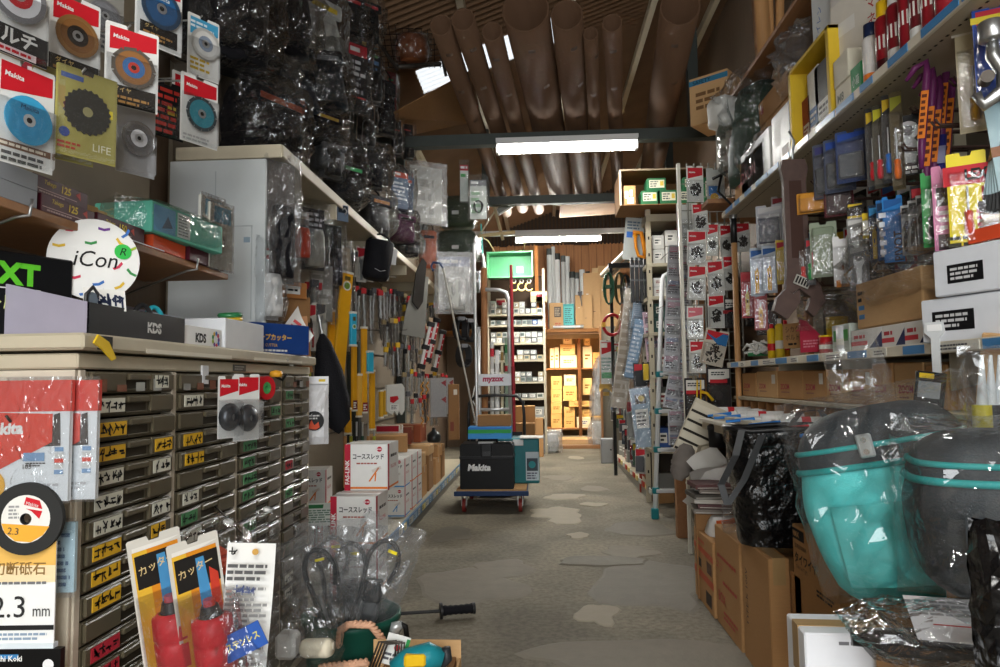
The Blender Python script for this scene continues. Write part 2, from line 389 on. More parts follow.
# --- fluorescent lamps
def tube_lamp(x, y, label, L=1.24, z=3.33, power=14, glow='tube_glow'):
    t = thing('fluorescent_lamp', label, 'lamp', (x, y, z), group='fluorescent lamps under the beams')
    b = B(); b.prism([(-L/2, 0), (L/2, 0), (L/2, -.03), (L/2-.01, -.055), (-L/2+.01, -.055), (-L/2, -.03)], -.09, .09, 'white_metal'); obj('housing', b, parent=t)
    for s in (-1, 1):
        b = B(); b.box(s*(L/2-.012)-.012, -.04, -.115, s*(L/2-.012)+.012, .04, -.05, 'white_metal'); obj('lamp_holder', b, parent=t)
    for yy in (-.045, .045):
        b = B(); b.cyl((-L/2+.025, yy, -.085), (L/2-.025, yy, -.085), .0165, glow, 10); obj('glass_tube', b, parent=t)
    l = area('lamp_light', (x, y, z-.12), (0, 0, 0), L-.06, .12, power, (1, .985, .94)); l.parent = t; l.location = (0, 0, -.12)
    return t
tube_lamp(.27, 6.08, 'bright twin fluorescent lamp below the front steel beam under the tubes')
tube_lamp(.30, 10.1, 'second bright fluorescent lamp over the back shelves', power=32, glow='tube_glow_new')
tube_lamp(.0, -.9, 'fluorescent lamp over the shop front behind the viewer', power=30)
tube_lamp(.25, -2.4, 'fluorescent lamp just inside the shop entrance')
b = B(); b.box(-1.74, 10.1, 3.33, 2.14, 10.16, 3.4, 'white_metal'); setting('ceiling_beam', b, label='white steel rail that carries the second lamp')
# --- cardboard tubes lying on the beams
for i, (x, dx, r, y0, y1, what) in enumerate([
        (-.60, .06, .072, 4.35, 9.4, 'brown cardboard tube, the one nearest the left wall, on the steel beams'),
        (-.45, .085, .076, 4.3, 9.2, 'brown cardboard tube, second from the left wall, on the steel beams'),
        (-.275, .1, .068, 4.45, 9.3, 'slim brown cardboard tube, third from the left wall, beside the widest tube'),
        (-.05, .13, .151, 4.35, 8.9, 'widest brown cardboard tube in the middle of the beams'),
        (.212, .135, .103, 4.35, 9.0, 'wide brown cardboard tube just right of the widest tube on the beams'),
        (.374, .15, .049, 4.5, 8.9, 'thinnest brown cardboard tube on the beams'),
        (.505, .19, .063, 4.4, 9.4, 'brown cardboard tube right of the thinnest one on the beams'),
        (.93, .17, .126, 4.35, 7.9, 'wide brown cardboard tube lying apart above the right shelving')]):
    t = thing('cardboard_tube', what, 'tube', (x, y0, 3.432+r), rz=-math.degrees(atan(dx/1.6)), group='cardboard tubes on the beams')
    L = y1-y0; w = .006+r*.04; b = B(); n = 28
    k = lambda rr, yy: [(rr*cos(2*pi*q/n), yy, rr*sin(2*pi*q/n)) for q in range(n)]
    vs = k(r, 0)+k(r, L)+k(r-w, L)+k(r-w, 0)
    b.add(vs, [(a*n+q, a*n+(q+1) % n, ((a+1) % 4)*n+(q+1) % n, ((a+1) % 4)*n+q) for a in range(4) for q in range(n)], 'kraft_tube', True)
    obj('tube_wall', b, parent=t)
    s = B(); turns = int(L/(r*.9+.08)); 
    pts = [(1.004*r*cos(q*2*pi/16), L*q/(turns*16), 1.004*r*sin(q*2*pi/16)) for q in range(turns*16+1)]
    vs = []; 
    for p in pts: vs += [p, (p[0], p[1]+.006, p[2])]
    s.add(vs, [(2*q, 2*q+1, 2*q+3, 2*q+2) for q in range(len(pts)-1)], '5C4531/.8', True); obj('spiral_seam', s, parent=t)
    for q in range(4):
        s = B(); yy = .25+q*.62; a0 = -pi/2+rnd.uniform(-.5, .5)
        s.add([(1.006*r*cos(a0+g*.012/r), yy+e*.045, 1.006*r*sin(a0+g*.012/r)) for e in (0, 1) for g in range(5)], [(g, g+1, g+6, g+5) for g in range(4)], '55402F/.8')
        obj('printed_mark', s, parent=t)
# cardboard sheet propped on the beam end at left, second one on the far beam
def sheet(name, label, pts, th, mt, cat='cardboard'):
    a, b_, c, d = [V(p) for p in pts]; n = (b_-a).cross(d-a).normalized()*th
    b = B(); vs = [a, b_, c, d, a+n, b_+n, c+n, d+n]
    b.add(vs, [(0, 1, 2, 3), (7, 6, 5, 4), (0, 4, 5, 1), (1, 5, 6, 2), (2, 6, 7, 3), (3, 7, 4, 0)], mt)
    return obj(name, b, label=label, cat=cat)
sheet('cardboard_sheet', 'bent brown cardboard sheet lying over the left end of the front beam', [at(384, 118, Y=5.75), at(470, 71, Y=5.75), at(474, 122, Y=6.9), at(412, 135, Y=6.9)], .006, 'kraft_dark')
sheet('cardboard_sheet', 'flat brown cardboard laid across the far beam under the tube ends', [(.28, 8.42, 3.33), (1.15, 8.42, 3.34), (1.25, 9.3, 3.42), (.3, 9.3, 3.38)], .008, 'kraft')
# --- back of the shop: header ledge, plank wall above it, gable, store room behind
b = B(); b.box(-2.1, 14.5, 2.3, 2.2, 14.6, 5.3, '4A3728/.8'); back = setting('wall_back', b, label='plank wall above the store room')
for i in range(20):
    x = -.95+i*.155; b = B(); z1 = 4.0+.06*rnd.random(); d = rnd.uniform(.012, .03)
    b.box(x, 14.5-d, 2.2, x+.149, 14.49, z1, 'plank', .004); obj('plank', b, parent=back)
b = B()
for i in range(60): b.box(-2+i*.075, 14.46, 4.02, -2+i*.075+.04, 14.499, 5.2, '3E3229/.7')
obj('gable_ribs', b, parent=back, kind='stuff')
b = B(); b.box(-1.74, 13.0, 2.06, 2.14, 14.5, 2.14, 'wood'); b.box(-1.74, 12.95, 2.095, 2.14, 13.0, 2.16, 'A8703C/.6'); setting('trim_1', b, label='orange wooden ledge over the store room opening')
b = B(); b.box(-1.74, 13.05, 0, -.12, 13.15, 2.05, 'wall_boards'); b.box(1.3, 13.05, 0, 2.14, 13.15, 2.05, 'wall_boards'); setting('wall_partition', b, label='partition either side of the store room opening')
b = B(); b.box(-.16, 12.98, 0, -.09, 13.06, 2.05, 'wood'); setting('trim_2', b, label='wooden jamb of the store room opening')
b = B(); b.box(-2.2, 17, 0, 2.6, 17.1, 5.4, 'C8B089/.8'); setting('wall_store_room', b, label='pale back wall of the store room')
b = B(); b.box(-1.75, 14.6, 2.32, 2.15, 17, 2.4, 'C8B089/.8'); setting('ceiling_store_room', b, label='low ceiling of the store room')
lw = area('store_room_light', (.45, 14.7, 2.28), (R(-22), 0, 0), 1.2, .3, 170, (1.0, .82, .55))
b = B(); b.box(-.05, 14.66, 2.29, .95, 14.74, 2.315, 'white_metal'); b.cyl((0, 14.7, 2.285), (.9, 14.7, 2.285), .012, 'white_metal'); obj('lamp_batten', b, label='slim lamp batten under the store room ceiling', cat='lamp')
b = B(); b.box(.08, 12.72, 0, .98, 13.3, .14, 'kraft_pale'); b.box(.15, 12.5, 0, 1.05, 12.72, .06, 'wood'); tree('doorstep', 'pale wooden step board in front of the lit store room', 'step', [('step_board', b)], (0, 0, 0))
# grey square pillar with a switch box by the aisle end
b = B(); b.box(.92, 10.5, 0, 1.16, 10.7, 2.0, '6F6A5E/.8'); b.box(.9, 10.48, 0, .925, 10.6, 2.0, 'wood'); setting('column', b, label='grey square pillar with a wooden edge strip')
b = B(); b.box(-.09, -.05, 0, .09, .05, .36, '8E9090/.45/.3', .008); q = B(); q.box(-.075, -.056, .02, .075, -.05, .34, '9A9C9C/.4/.3', .003); k = B(); k.cyl((.05, -.06, .2), (.05, -.075, .2), .012, INK)
tree('switch_box', 'grey metal switch box standing at the pillar foot', 'box', [('casing', b), ('cover', q, [('lock', k)])], (.95, 10.3, 0))
# ================================================================== ITEM LIBRARY
def carton(name, label, cat, x, y, z, w, d, h, rz=0.0, mt='kraft', prt=(), side=(), group=None, tape='A98A5E/.35', rx=0.0, ry=0.0, top=True, lab=None):
    """closed box, x,y,z = middle of the bottom front edge; prt / side: functions that print on the front (xz) and right side; a part for tape and label"""
    b = B(); b.box(-w/2, 0, 0, w/2, d, h, mt, min(.004, h*.03))
    def pr(fn, M):
        q = B(); q.M = M; fn(q); b.v_off = 0
        o = len(b.v); b.v += q.v
        for k, f in enumerate(q.f):
            mt2 = q.mats[q.m[k]]
            if mt2 not in b.mats: b.mats.append(mt2)
            b.f.append([i+o for i in f]); b.m.append(b.mats.index(mt2)); b.s.append(False)
    for fn in prt: pr(fn, Matrix.Translation((-w/2, -.0008, 0)))
    for fn in side: pr(fn, Matrix.Translation((w/2+.0008, 0, 0)) @ Matrix.Rotation(pi/2, 4, 'Z'))
    parts = [('box_body', b)]
    if top and h > .05:
        q = B(); q.box(-w/2+.004, d*.5-.0015, h-.001, w/2-.004, d*.5+.0015, h+.0012, '4A3A28/.9'); parts.append(('flap_seam', q))
        q = B(); q.box(-w/2-.0006, d*.5-.024, h*.8, w/2+.0006, d*.5+.024, h+.0018, tape); parts.append(('packing_tape', q))
    if lab:
        q = B(); lab(q); parts.append(('paper_label', q))
    return tree(name, label, cat, parts, (x, y, z), rz, group, rx, ry)
def hang_pack(name, label, cat, loc, rz, w, h, card='E4E4E0', header=RED, brand='Makita', fill=None, prints=None, group=None, blister='blister', depth=.018, hz=.28, ry=0, hole=True, bh=.62, rx=0):
    """a hang-sold pack: printed card, product, clear blister; hangs below loc"""
    b = B(); t = .0012
    if hole: b.prism([(-w/2, -h), (w/2, -h), (w/2, -.004), (w/2-.004, 0), (.016, 0), (.012, -.012), (-.012, -.012), (-.016, 0), (-w/2+.004, 0), (-w/2, -.004)], 0, t, card)
    else: b.box(-w/2, 0, -h, w/2, t, 0, card)
    y = -.0006
    if header:
        b.poly([(-w*.42, -h*(hz+.05)), (w*.46, -h*hz*.86), (w*.46, -h*.05), (-w*.42, -h*.05)], y, header)
        if brand: b.text(brand, h*.05, -w*.36, -h*hz*.66, y-.0006, WHITE, wmax=w*.7, slant=.12, bold=1)
    if prints: prints(b, y-.0006)
    parts = [('card', b)]
    if fill: parts += fill(w, h)
    if blister:
        q = B(); zt, zb = -h*(1-bh)+.0, -h*.985; d = depth; W = w*.47
        q.add([(-W, 0, zb), (W, 0, zb), (W, 0, zt), (-W, 0, zt), (-W*.9, -d, zb+.006), (W*.9, -d, zb+.006), (W*.9, -d, zt-.01), (-W*.9, -d, zt-.01)], [(4, 5, 6, 7), (0, 1, 5, 4), (1, 2, 6, 5), (2, 3, 7, 6), (3, 0, 4, 7)], blister)
        parts.append(('blister', q))
    return tree(name, label, cat, parts, loc, rz, group, rx, ry)
def blade(r, zc, outer, inner, hub='C9C9C9/.3/.6', seg=0, txt=None, ring=None, tcol=WHITE):
    def fn(w, h):
        b = B(); z = zc*h
        if seg:
            pts = []
            for i in range(seg):
                for f, k in ((.08, 1), (.92, 1), (.96, .88), (1.04, .88)):
                    a = 2*pi*(i+f)/seg; pts.append((r*k*cos(a), z+r*k*sin(a)))
            b.prism(pts, -.0135, -.0115, outer)
        else: b.disc(r, -.0135, outer, 26, loc=(0, z), t=.002)
        b.disc(r*.8, -.0139, inner, 24, loc=(0, z)); 
        if ring: b.disc(r*.5, -.0143, ring, 18, loc=(0, z))
        b.disc(r*.26, -.0147, hub, 14, ri=r*.12, loc=(0, z)); b.disc(r*.12, -.0146, INK, 10, loc=(0, z))
        if txt: b.text(txt, r*.2, 0, z+r*.5, -.0147, tcol, wmax=r*1.1, center=True, slant=.1)
        return [('blade', b)]
    return fn
def peg(o, x, y, z, L, rz=90, r=.0028):
    """chrome peg hook as a part of rack o, sticking out along the rack's front"""
    b = B(); b.tube([(0, 0, 0), (0, -L, 0), (0, -L-.012, .014)], r, 'steel', 5); b.box(-.01, -.002, -.03, .01, .003, .01, 'steel')
    return obj('peg_hook', b, (x, y, z), rz, o)
def P3(x, y, **k): return at(x, y, **k)
# ================================================================== FRONT LEFT: drawer cabinet
paint('cabinet_paint', 'BDB39B', .5, .1, var=.2, scale=5, bump=.15, bscale=18)
paint('cabinet_worn', 'C9BFAC', .55, .1, var=.3, scale=9, bump=.2, bscale=25)
paint('drawer_smoke', '57503F', .3, 0, var=.25, scale=7)
paint('drawer_in', '2C271F', .6, var=.3, scale=9)
CX, CY0, CY1, CT = -1.04, 1.525, 3.10, 1.235
cab = thing('parts_cabinet', 'beige steel cabinet full of smoky plastic parts drawers beside the aisle', 'cabinet', (CX, CY0, 0), 90)
# local: x along the aisle (0..1.585), y into the cabinet, z up
LC = CY1-CY0
b = B(); b.box(0, .02, 0, LC, .62, .06, 'cabinet_paint'); b.box(0, .38, .06, LC, .62, 1.24, 'cabinet_paint'); obj('carcass', b, parent=cab)
b = B(); b.box(-.012, -.0, .0, .0, .62, 1.24, 'cabinet_worn', .002); obj('front_panel', b, parent=cab)
b = B(); b.box(-.014, -.008, 1.242, LC, .62, 1.277, 'cabinet_paint', .004); obj('upper_rail', b, parent=cab)
b = B(); b.box(-.03, -.03, 1.284, LC+.02, .64, 1.322, 'cabinet_paint', .006); 
o = obj('top_slab', b, parent=cab)
b = B(); b.box(.22, -.0315, 1.286, .72, -.0302, 1.297, 'D9D2C0/.5'); b.box(.9, -.0315, 1.288, 1.4, -.0302, 1.298, 'D9D2C0/.5'); obj('masking_strip', b, parent=o, kind='stuff')
for xx in (-.005, 1.2):
    q = B(); q.disc(.009, -.032, 'C9C7C0/.35/.4', 12, loc=(xx+.03, 1.298), t=.003); q.disc(.003, -.0325, INK, 6, loc=(xx+.03, 1.298)); obj('bolt', q, parent=o)
b = B(); b.prism([(.015, 1.32), (.055, 1.305), (.085, 1.268), (.07, 1.262), (.035, 1.285), (.0, 1.30)], -.036, -.0315, 'E3BE2A/.4'); obj('yellow_tape_flag', b, parent=cab)
b = B(); b.box(.02, -.0318, 1.286, .075, -.0302, 1.318, '1A1917/.5'); obj('black_tape', b, parent=cab)
posts = [0.0, .40, .81, 1.22, LC-.02]
for i, x in enumerate(posts):
    b = B(); b.box(x, -.004, .06, x+.022, .03, 1.24, 'cabinet_worn', .002); obj('upright', b, parent=cab)
COLT = {'y': 'E3B229/.6', 'w': 'D9D8C8/.6', 'g': '4E8A5C/.6', 'r': 'B52A3A/.6'}
lab_rows = [  # column 0..3, from the top
    {0: 'w2', 1: 'w0', 2: 'y0', 3: 'y0y2', 4: 'w0w2', 5: 'w0', 6: 'w0w2', 7: 'y0y2', 8: 'y0y2', 9: 'y0', 10: '', 11: 'r0', 12: 'r0', 13: 'w0'},
    {1: 'w0', 3: 'y0', 4: 'y0', 6: 'w0', 7: 'g0', 8: 'w0', 9: 'y0', 11: 'g0', 13: 'y0'},
    {2: 'g2', 4: 'g0', 5: 'g0', 6: 'g0', 7: 'g0', 9: 'g0', 11: 'g0'},
    {1: 'g0', 3: 'g0', 6: 'r0', 8: 'g0'}]
rd = random.Random(3); PITCH_R = .0565
for c in range(4):
    x0, x1 = posts[c]+.024, posts[c+1]-.002; w = x1-x0
    for r in range(21):
        z1 = 1.237-r*PITCH_R; z0 = z1-PITCH_R+.004; dy = rd.uniform(-.006, .004) if rd.random() < .3 else 0
        key = ('drawer', c == 3, r == 0)
        def mk(w=w, r=r):
            b = B(); h = PITCH_R-.004; m = 'drawer_smoke'
            b.box(0, .0, 0, w, .012, h, m, .003); b.box(0, .012, 0, w, .35, h*.8, 'drawer_in')
            b.box(.006, -.009, .006, w*.38, .0, h-.003, m, .003)                       # label window
            b.box(w*.68, -.009, .006, w-.006, 0, h-.003, m, .003)
            b.box(w*.4, -.012, h*.62, w*.66, 0, h-.004, m, .003); b.box(w*.4, -.004, .006, w*.66, 0, h*.2, m, .002)   # pull lip
            b.box(w*.41, -.0008, h*.2, w*.65, .0, h*.62, '332D22/.5')
            return b
        d = obj('drawer', cached(('drawer', round(w, 3)), mk), (x0, -.004+dy, z0), parent=cab)
        code = lab_rows[c].get(r, '')
        if r > 13 and rd.random() < .4: code = rd.choice(['y0', 'w0', 'g0'])
        for k in range(0, len(code), 2):
            col, pos = code[k], code[k+1]; h = PITCH_R-.004
            xa, xb = {'0': (w*.07, w*.36), '2': (w*.72, w*.95)}[pos]; 
            if rd.random() < .4: xb -= w*.05
            q = B(); q.box(xa, -.0105, h*.22, xb, -.0092, h*.86, COLT[col], 0); q.scribble(xa+.004, h*.28, xb-.004, h*.8, -.0112, INK, max(3, int((xb-xa)/.024)), seed=c*50+r*3+k)
            obj('tape_label', q, parent=d)
        if r == 0:
            q = B(); rr = random.Random(c)
            for k in range(4): q.box(.02+k*.08, .002-.0122, .004, .06+k*.08, -.0104, .02+.016*rr.random(), rr.choice(['8A8A86', '55524A', '9FA09A', '7A4D38']))
            obj('drawer_contents', q, parent=d, kind='stuff')
b = B(); b.prism([(.555, 1.262), (.595, 1.262), (.597, 1.205), (.557, 1.205)], -.014, -.0085, 'DADCDE/.3'); b.box(.573, -.0145, 1.218, .576, -.014, 1.23, INK); obj('plastic_clip', b, parent=cab)
b = B(); b.box(.78, -.0105, 1.248, .88, -.008, 1.27, '4C4B45/.4/.4'); b.lines(.79, 1.251, .87, 1.267, -.0108, 'A9A79F', 2); obj('name_plate', b, parent=cab)
# front end hooks of the cabinet (face towards the shop entrance)
rack = thing('wire_hook_rail', 'black wire hook rail screwed to the cabinet end', 'rail', (-1.15, CY0-.014, 1.17))
b = B(); b.box(-.2, -.008, -.01, .1, 0, .01, '1C1C1C/.4'); obj('rail_bar', b, parent=rack)
for xx in (-.06, .06):
    q = B(); q.box(xx-.014, -.014, -.012, xx+.014, -.008, .045, '222222/.4'); q.disc(.006, -.0148, 'D8D8D8/.3/.5', 10, loc=(xx, .028)); obj('bracket', q, parent=rack)
for xx, zz in ((-.10, -.04), (.02, -.04), (-.08, -.32)):
    q = B(); q.tube([(xx, 0, zz), (xx, -.07, zz), (xx, -.082, zz+.012)], .003, 'iron', 6); obj('hook', q, parent=rack)
def makita_sheet(b, y):
    w, h = .19, .24
    b.poly([(-.095, -.2), (-.095, -.055), (.06, -.06), (.06, -.12)], y, 'D9422F')
    b.poly([(-.095, -.135), (-.095, -.150), (.062, -.085), (.062, -.062), (.075, -.058), (.078, -.128)], y+.0003, '3B3634')
    b.text('Makita', .026, -.09, -.105, y-.0003, WHITE, wmax=.13, ang=2, slant=.1, bold=2)
    b.box(.0, y-.0002, -.160, .045, y, -.142, '7FA3C6'); b.lines(.005, -.172, .05, -.162, y-.0003, '444444', 2)
    b.text('105', .010, .0, -.176, y-.0003, '333333'); b.lines(.02, -.225, .08, -.205, y-.0003, 'B8B8B8', 2)
    b.disc(.034, y-.0004, 'E8B33A', 16, loc=(-.07, -.21)); b.text('8', .024, -.078, -.215, y-.0008, INK)
    for k in range(5): b.flat(.066, -.14-k*.012, .085, -.131-k*.012, y-.0004, ('7FA3C6', 'CFCFCB', 'D9422F', 'CFCFCB', '7FA3C6')[k])
for i, (dx, dy, lab) in enumerate(((0, -.055, 'red and white cutting disc pack hung foremost on the cabinet end'), (.05, -.028, 'second red and white cutting disc pack, just behind on the cabinet end'))):
    b = B(); b.box(-.095, 0, -.245, .095, .012, -.045, 'E2E5E6/.35'); b.box(-.097, -.001, -.055, .097, .013, .012, 'D5453A/.35'); makita_sheet(b, -.0018)
    q = B(); q.box(-.1, -.003, -.25, .1, -.0025, .02, 'blister')
    p = at(26+i*28, 386, Y=CY0-.014+dy-.01)
    tree('disc_pack', lab, 'pack', [('card', b), ('clear_sleeve', q)], p, 4, 'cutting disc packs on the cabinet end')
# cutting disc hanging in front, with its price card
b = B(); b.disc(.075, 0, '2F2F2E/.85', 36, ri=.011, t=.012); q = B()
q.disc(.05, -.0012, 'E6E4DD', 30, ri=.012); q.poly([(-.049, -.008), (.049, -.016), (.036, -.034), (.012, -.048), (-.02, -.045), (-.042, -.027)], -.0016, 'E9A93A')
q.poly([(.0, .022), (.034, .016), (.028, .0), (.012, .016)], -.002, RED); q.poly([(0, .046), (.028, .038), (.034, .02), (-.004, .03)], -.002, RED); q.text('Makita', .007, .0, .03, -.0024, WHITE, wmax=.028, ang=-14)
q.text('2.3', .014, -.036, -.03, -.0024, '3A3A3A', wmax=.035, ang=-6); q.lines(-.035, .0, -.012, .03, -.002, '9A9A98', 4)
p = at(26, 519, Y=CY0-.09)
tree('cutting_disc', 'black abrasive cutting disc with white and orange label on the hook', 'disc', [('abrasive_wheel', b), ('paper_label', q)], p, 6)
b = B(); b.box(-.07, 0, -.105, .07, .003, .105, 'EDEDEA/.5'); b.box(-.07, -.001, .055, .07, .0, .105, 'E9B860'); b.box(-.07, -.001, .02, .07, 0, .055, 'F0D9AE')
b.text('切断砥石', .028, -.064, .035, -.0018, '8A6A3A', wmax=.125, bold=1); b.lines(-.06, .014, .06, .024, -.0018, '777777', 1)
b.text('2.3', .044, -.062, -.052, -.0018, '2E2E2E', wmax=.075); b.text('mm', .016, .025, -.05, -.0018, '3A3A3A', wmax=.036)
b.flat(-.07, -.078, .07, -.068, -.0016, '222222'); b.lines(-.065, -.1, .065, -.082, -.0016, '8FA3B6', 2)
q = B(); q.box(-.072, -.004, -.14, .072, .012, -.105, 'DCE5EA/.3'); q.text('Makita', .008, .02, -.13, -.005, RED, wmax=.035); q.flat(-.06, -.135, -.0, -.126, -.005, '3B7FB5')
p = at(22, 592, Y=CY0-.075)
tree('price_card', 'white and orange price card for 2.3 mm cutting discs below the black disc', 'sign', [('card', b), ('card_pocket', q)], p, 3)
b = B(); b.box(-.09, 0, -.05, .09, .015, .012, '121212/.35'); b.text('Hitachi Koki', .012, -.07, -.013, -.001, WHITE, wmax=.115, bold=1); b.lines(-.075, -.038, .02, -.022, -.001, 'C9383A', 1); b.disc(.012, -.001, 'E6E6E6', 12, loc=(.065, -.02))
p = at(18, 655, Y=CY0-.08); tree('blade_pack', 'black blade pack with white lettering below the price card', 'pack', [('card', b)], p, 2)
b = B(); b.box(-.05, 0, -.13, .05, .01, .02, 'B9D2DA/.4'); b.lines(-.045, -.12, .045, .0, -.001, '4A6A8A', 8); q = B(); q.box(-.052, -.003, -.14, .052, -.0025, .03, 'blister')
tree('blade_pack', 'pale blue blade pack half behind the price card', 'pack', [('card', b), ('clear_sleeve', q)], at(52, 532, Y=CY0-.03), 5)
# ------------------------------------------------------------------ things on the cabinet top (z 1.322)
ZT = 1.323
def disp_tray():
    t = thing('display_tray', 'black open display tray with silver outside and white KDS lettering', 'tray', (-1.06, 1.585, ZT), 90)
    b = B(); b.box(0, 0, 0, .45, .003, .078, '17171A/.4'); b.text('KDS', .03, .25, .022, -.0008, 'D8D8D6', wmax=.105, bold=2); b.flat(.25, .036, .36, .0385, -.0025, '17171A/.4'); obj('front_wall', b, parent=t)
    for x, n in ((0, 'side_wall'), (.447, 'side_wall')):
        b = B(); b.at((x, 0, 0), rz=90); b.prism([(0, 0), (.42, 0), (.42, .125), (.2, .125), (.0, .078)], -.003, 0, 'A9A4B4/.28/.3'); obj(n, b, parent=t)
    b = B(); b.box(0, 0, 0, .45, .42, .003, '17171A/.5'); b.box(0, .417, 0, .45, .42, .125, '17171A/.5'); obj('tray_base', b, parent=t)
disp_tray()
t = thing('round_sign', 'round white sign with coloured dashes and iCon lettering behind the black tray', 'sign', (-1.17, 1.77, ZT+.066), 42, rx=0)
b = B(); b.disc(.108, 0, 'E9E8E4/.4', 40, loc=(0, .148), t=.004); b.box(-.02, .001, -.06, .02, .004, .05, 'E9E8E4/.4')
rd = random.Random(11); DC = ['6B3A8A', 'C93A55', '3B6FB8', 'D7B23A', '3A8A4A', '9FB53A']
for i, (x, z) in enumerate([(.02, .232), (-.055, .222), (.072, .225), (-.082, .178), (-.01, .192), (.085, .185), (-.085, .125), (-.045, .098), (.01, .085), (.06, .082), (.088, .12), (-.072, .07), (.03, .06), (.055, .135), (-.02, .058), (.06, .2)]):
    c = DC[i % 6]; a = rd.uniform(-50, 60); ca, sa = cos(R(a)), sin(R(a))
    pts = [(x+u*ca-v*sa, z+u*sa+v*ca) for u, v in ((-.014, -.003), (0, -.006), (.014, -.002), (.014, .005), (0, .001), (-.014, .004))]; b.poly(pts, -.0012, c)
b.text('iCon', .042, -.05, .128, -.0018, '161616', wmax=.10, slant=.2)
obj('sign_board', b, parent=t)
b = B(); b.disc(.021, -.0026, '35B84E', 18, loc=(.066, .175)); b.text('R', .02, .058, .165, -.0032, INK, slant=.3); obj('green_sticker', b, parent=t)
b = B(); b.box(-.04, .004, -.066, .04, .03, -.01, '8F8F8F'); obj('easel_foot', b, parent=t)
# loose goods in the tray
def kds_pack(x, y, rz, lab, s=1.0, rx=-20):
    b = B(); b.box(-.045*s, 0, 0, .045*s, .028, .07*s, 'ECECEA/.4', .008)
    for i in range(5): a = rd.uniform(0, 6); b.poly([(-.03+.015*i+.007*cos(a+k), .03+.012*sin(i*2.1)+.006*sin(a+k)) for k in (0, 2.1, 4.2)], -.0012, DC[i])
    q = B(); q.disc(.012, -.002, 'D3D0CA', 12, loc=(.01, .05)); tree('tape_measure', lab, 'tape measure', [('shell', b), ('label_dot', q)], (x, y, ZT+.02), rz, 'tape measures in the black tray', rx=rx)
kds_pack(-1.12, 1.76, 60, 'white patterned tape measure lying near the round sign in the tray')
kds_pack(-1.11, 1.87, 75, 'white patterned tape measure in the middle of the tray', 1.1)
kds_pack(-1.10, 1.96, 80, 'white patterned tape measure at the far end of the tray', 1.15)
b = B(); b.box(-.05, 0, 0, .05, .0015, .055, 'EFEDE6/.6'); b.scribble(-.04, .01, .045, .045, -.0012, '2C3550', 6, 4); obj('price_note', b, (-1.085, 1.69, ZT+.07), 55, rx=-12, label='small white handwritten price note in front of the round sign', cat='note')
b = B(); b.tube([(-.03, 0, 0), (-.028, 0, .045), (-.008, 0, .065), (.008, 0, .05), (.0, .01, .02), (.05, .03, .015), (.12, .03, .008)], .005, '2B2B2E/.3', 6); q = B(); q.disc(.018, -.001, '6E7A86/.15', 12, loc=(-.01, .035)); tree('safety_glasses', 'dark wrap safety glasses lying in the black tray', 'glasses', [('frame', b), ('lens', q)], (-1.08, 1.64, ZT+.055), 80)
for i, (y, c, lab) in enumerate(((1.93, '2A2A2C', 'black wrist strap looped up at the end of the tray'), (1.99, '2AA6B8', 'turquoise wrist strap looped up at the end of the tray'))):
    b = B(); pts = [(-.04+.08*k/8, .0, .035+.045*sin(pi*k/8)) for k in range(9)]; b.tube(pts, .007, c, 6); q = B(); q.box(-.05, -.01, .015, -.025, .01, .045, '222224/.4', .004); tree('wrist_strap', lab, 'strap', [('band', b), ('buckle', q)], (-1.13, y, ZT+.03), 70)
b = B(); b.box(-.05, 0, 0, .05, .002, .06, 'C9A32A/.5'); b.lines(-.045, .02, .045, .055, -.001, '222222', 3); q = B(); q.box(-.05, .002, 0, .05, .03, .055, 'B08A1E/.5'); tree('goods_box', 'small yellow goods box behind the round sign', 'box', [('face', b), ('box_body', q)], (-1.2, 1.86, ZT+.05), 70)
def kp(b):
    b.text('KDS', .03, .07, .012, 0, INK, wmax=.09, bold=2)
    for i in range(9): a = i*.7; b.disc(.008, -.0002*i, DC[i % 6], 6, loc=(.205+.022*cos(a), .028+.02*sin(a)))
carton('goods_box', 'white printed KDS box between black tray and plain white box', 'box', -1.065, 2.165, ZT, .25, .2, .062, 90, 'EDEDEB', (kp,), top=False)
carton('goods_box', 'plain white box beside the blue tape box on the cabinet', 'box', -1.055, 2.46, ZT, .33, .22, .105, 90, 'D6D8DB/.5', top=False)
def tp(b): b.text('テープカッター', .027, .012, .055, 0, 'E3B23A', wmax=.20, bold=2); b.text('TAPE CUTTER', .012, .02, .03, 0, 'E3B23A', wmax=.17); b.lines(.02, .008, .19, .022, 0, 'D6D6D6', 1)
carton('goods_box', 'blue tape cutter box with yellow lettering at the cabinet far end', 'box', -1.05, 2.80, ZT, .30, .2, .125, 62, '1F3F7E/.35', (tp,), top=False)
b = B(); 
for k in range(2): b.tube([(.035*cos(2*pi*i/14), .035*sin(2*pi*i/14), .012+.016*k) for i in range(14)], .010, ('D8B22E/.3', '2F7A4A/.3')[k], 6, closed=True)
obj('tape_roll', b.mesh('tape_roll'), (-1.13, 2.50, ZT+.106), 0, rx=8, label='yellow and green tape roll lying on the plain white box', cat='tape')
# paper slip stuck at the corner
b = B(); b.grid(lambda u, v: (u*.13, .03*sin(u*3)*1, v*.17-.06*u), 5, 3, 'E9E7E0/.6'); b.off()
q = B(); q.lines(.02, -.0, .09, .12, -.004, 'C05050', 5); tree('paper_slip', 'curled white paper slip with red lines over the blue tape box', 'paper', [('sheet', b), ('writing', q)], at(275, 338, Y=2.85)+V((0, 0, 0)), 40, ry=35)
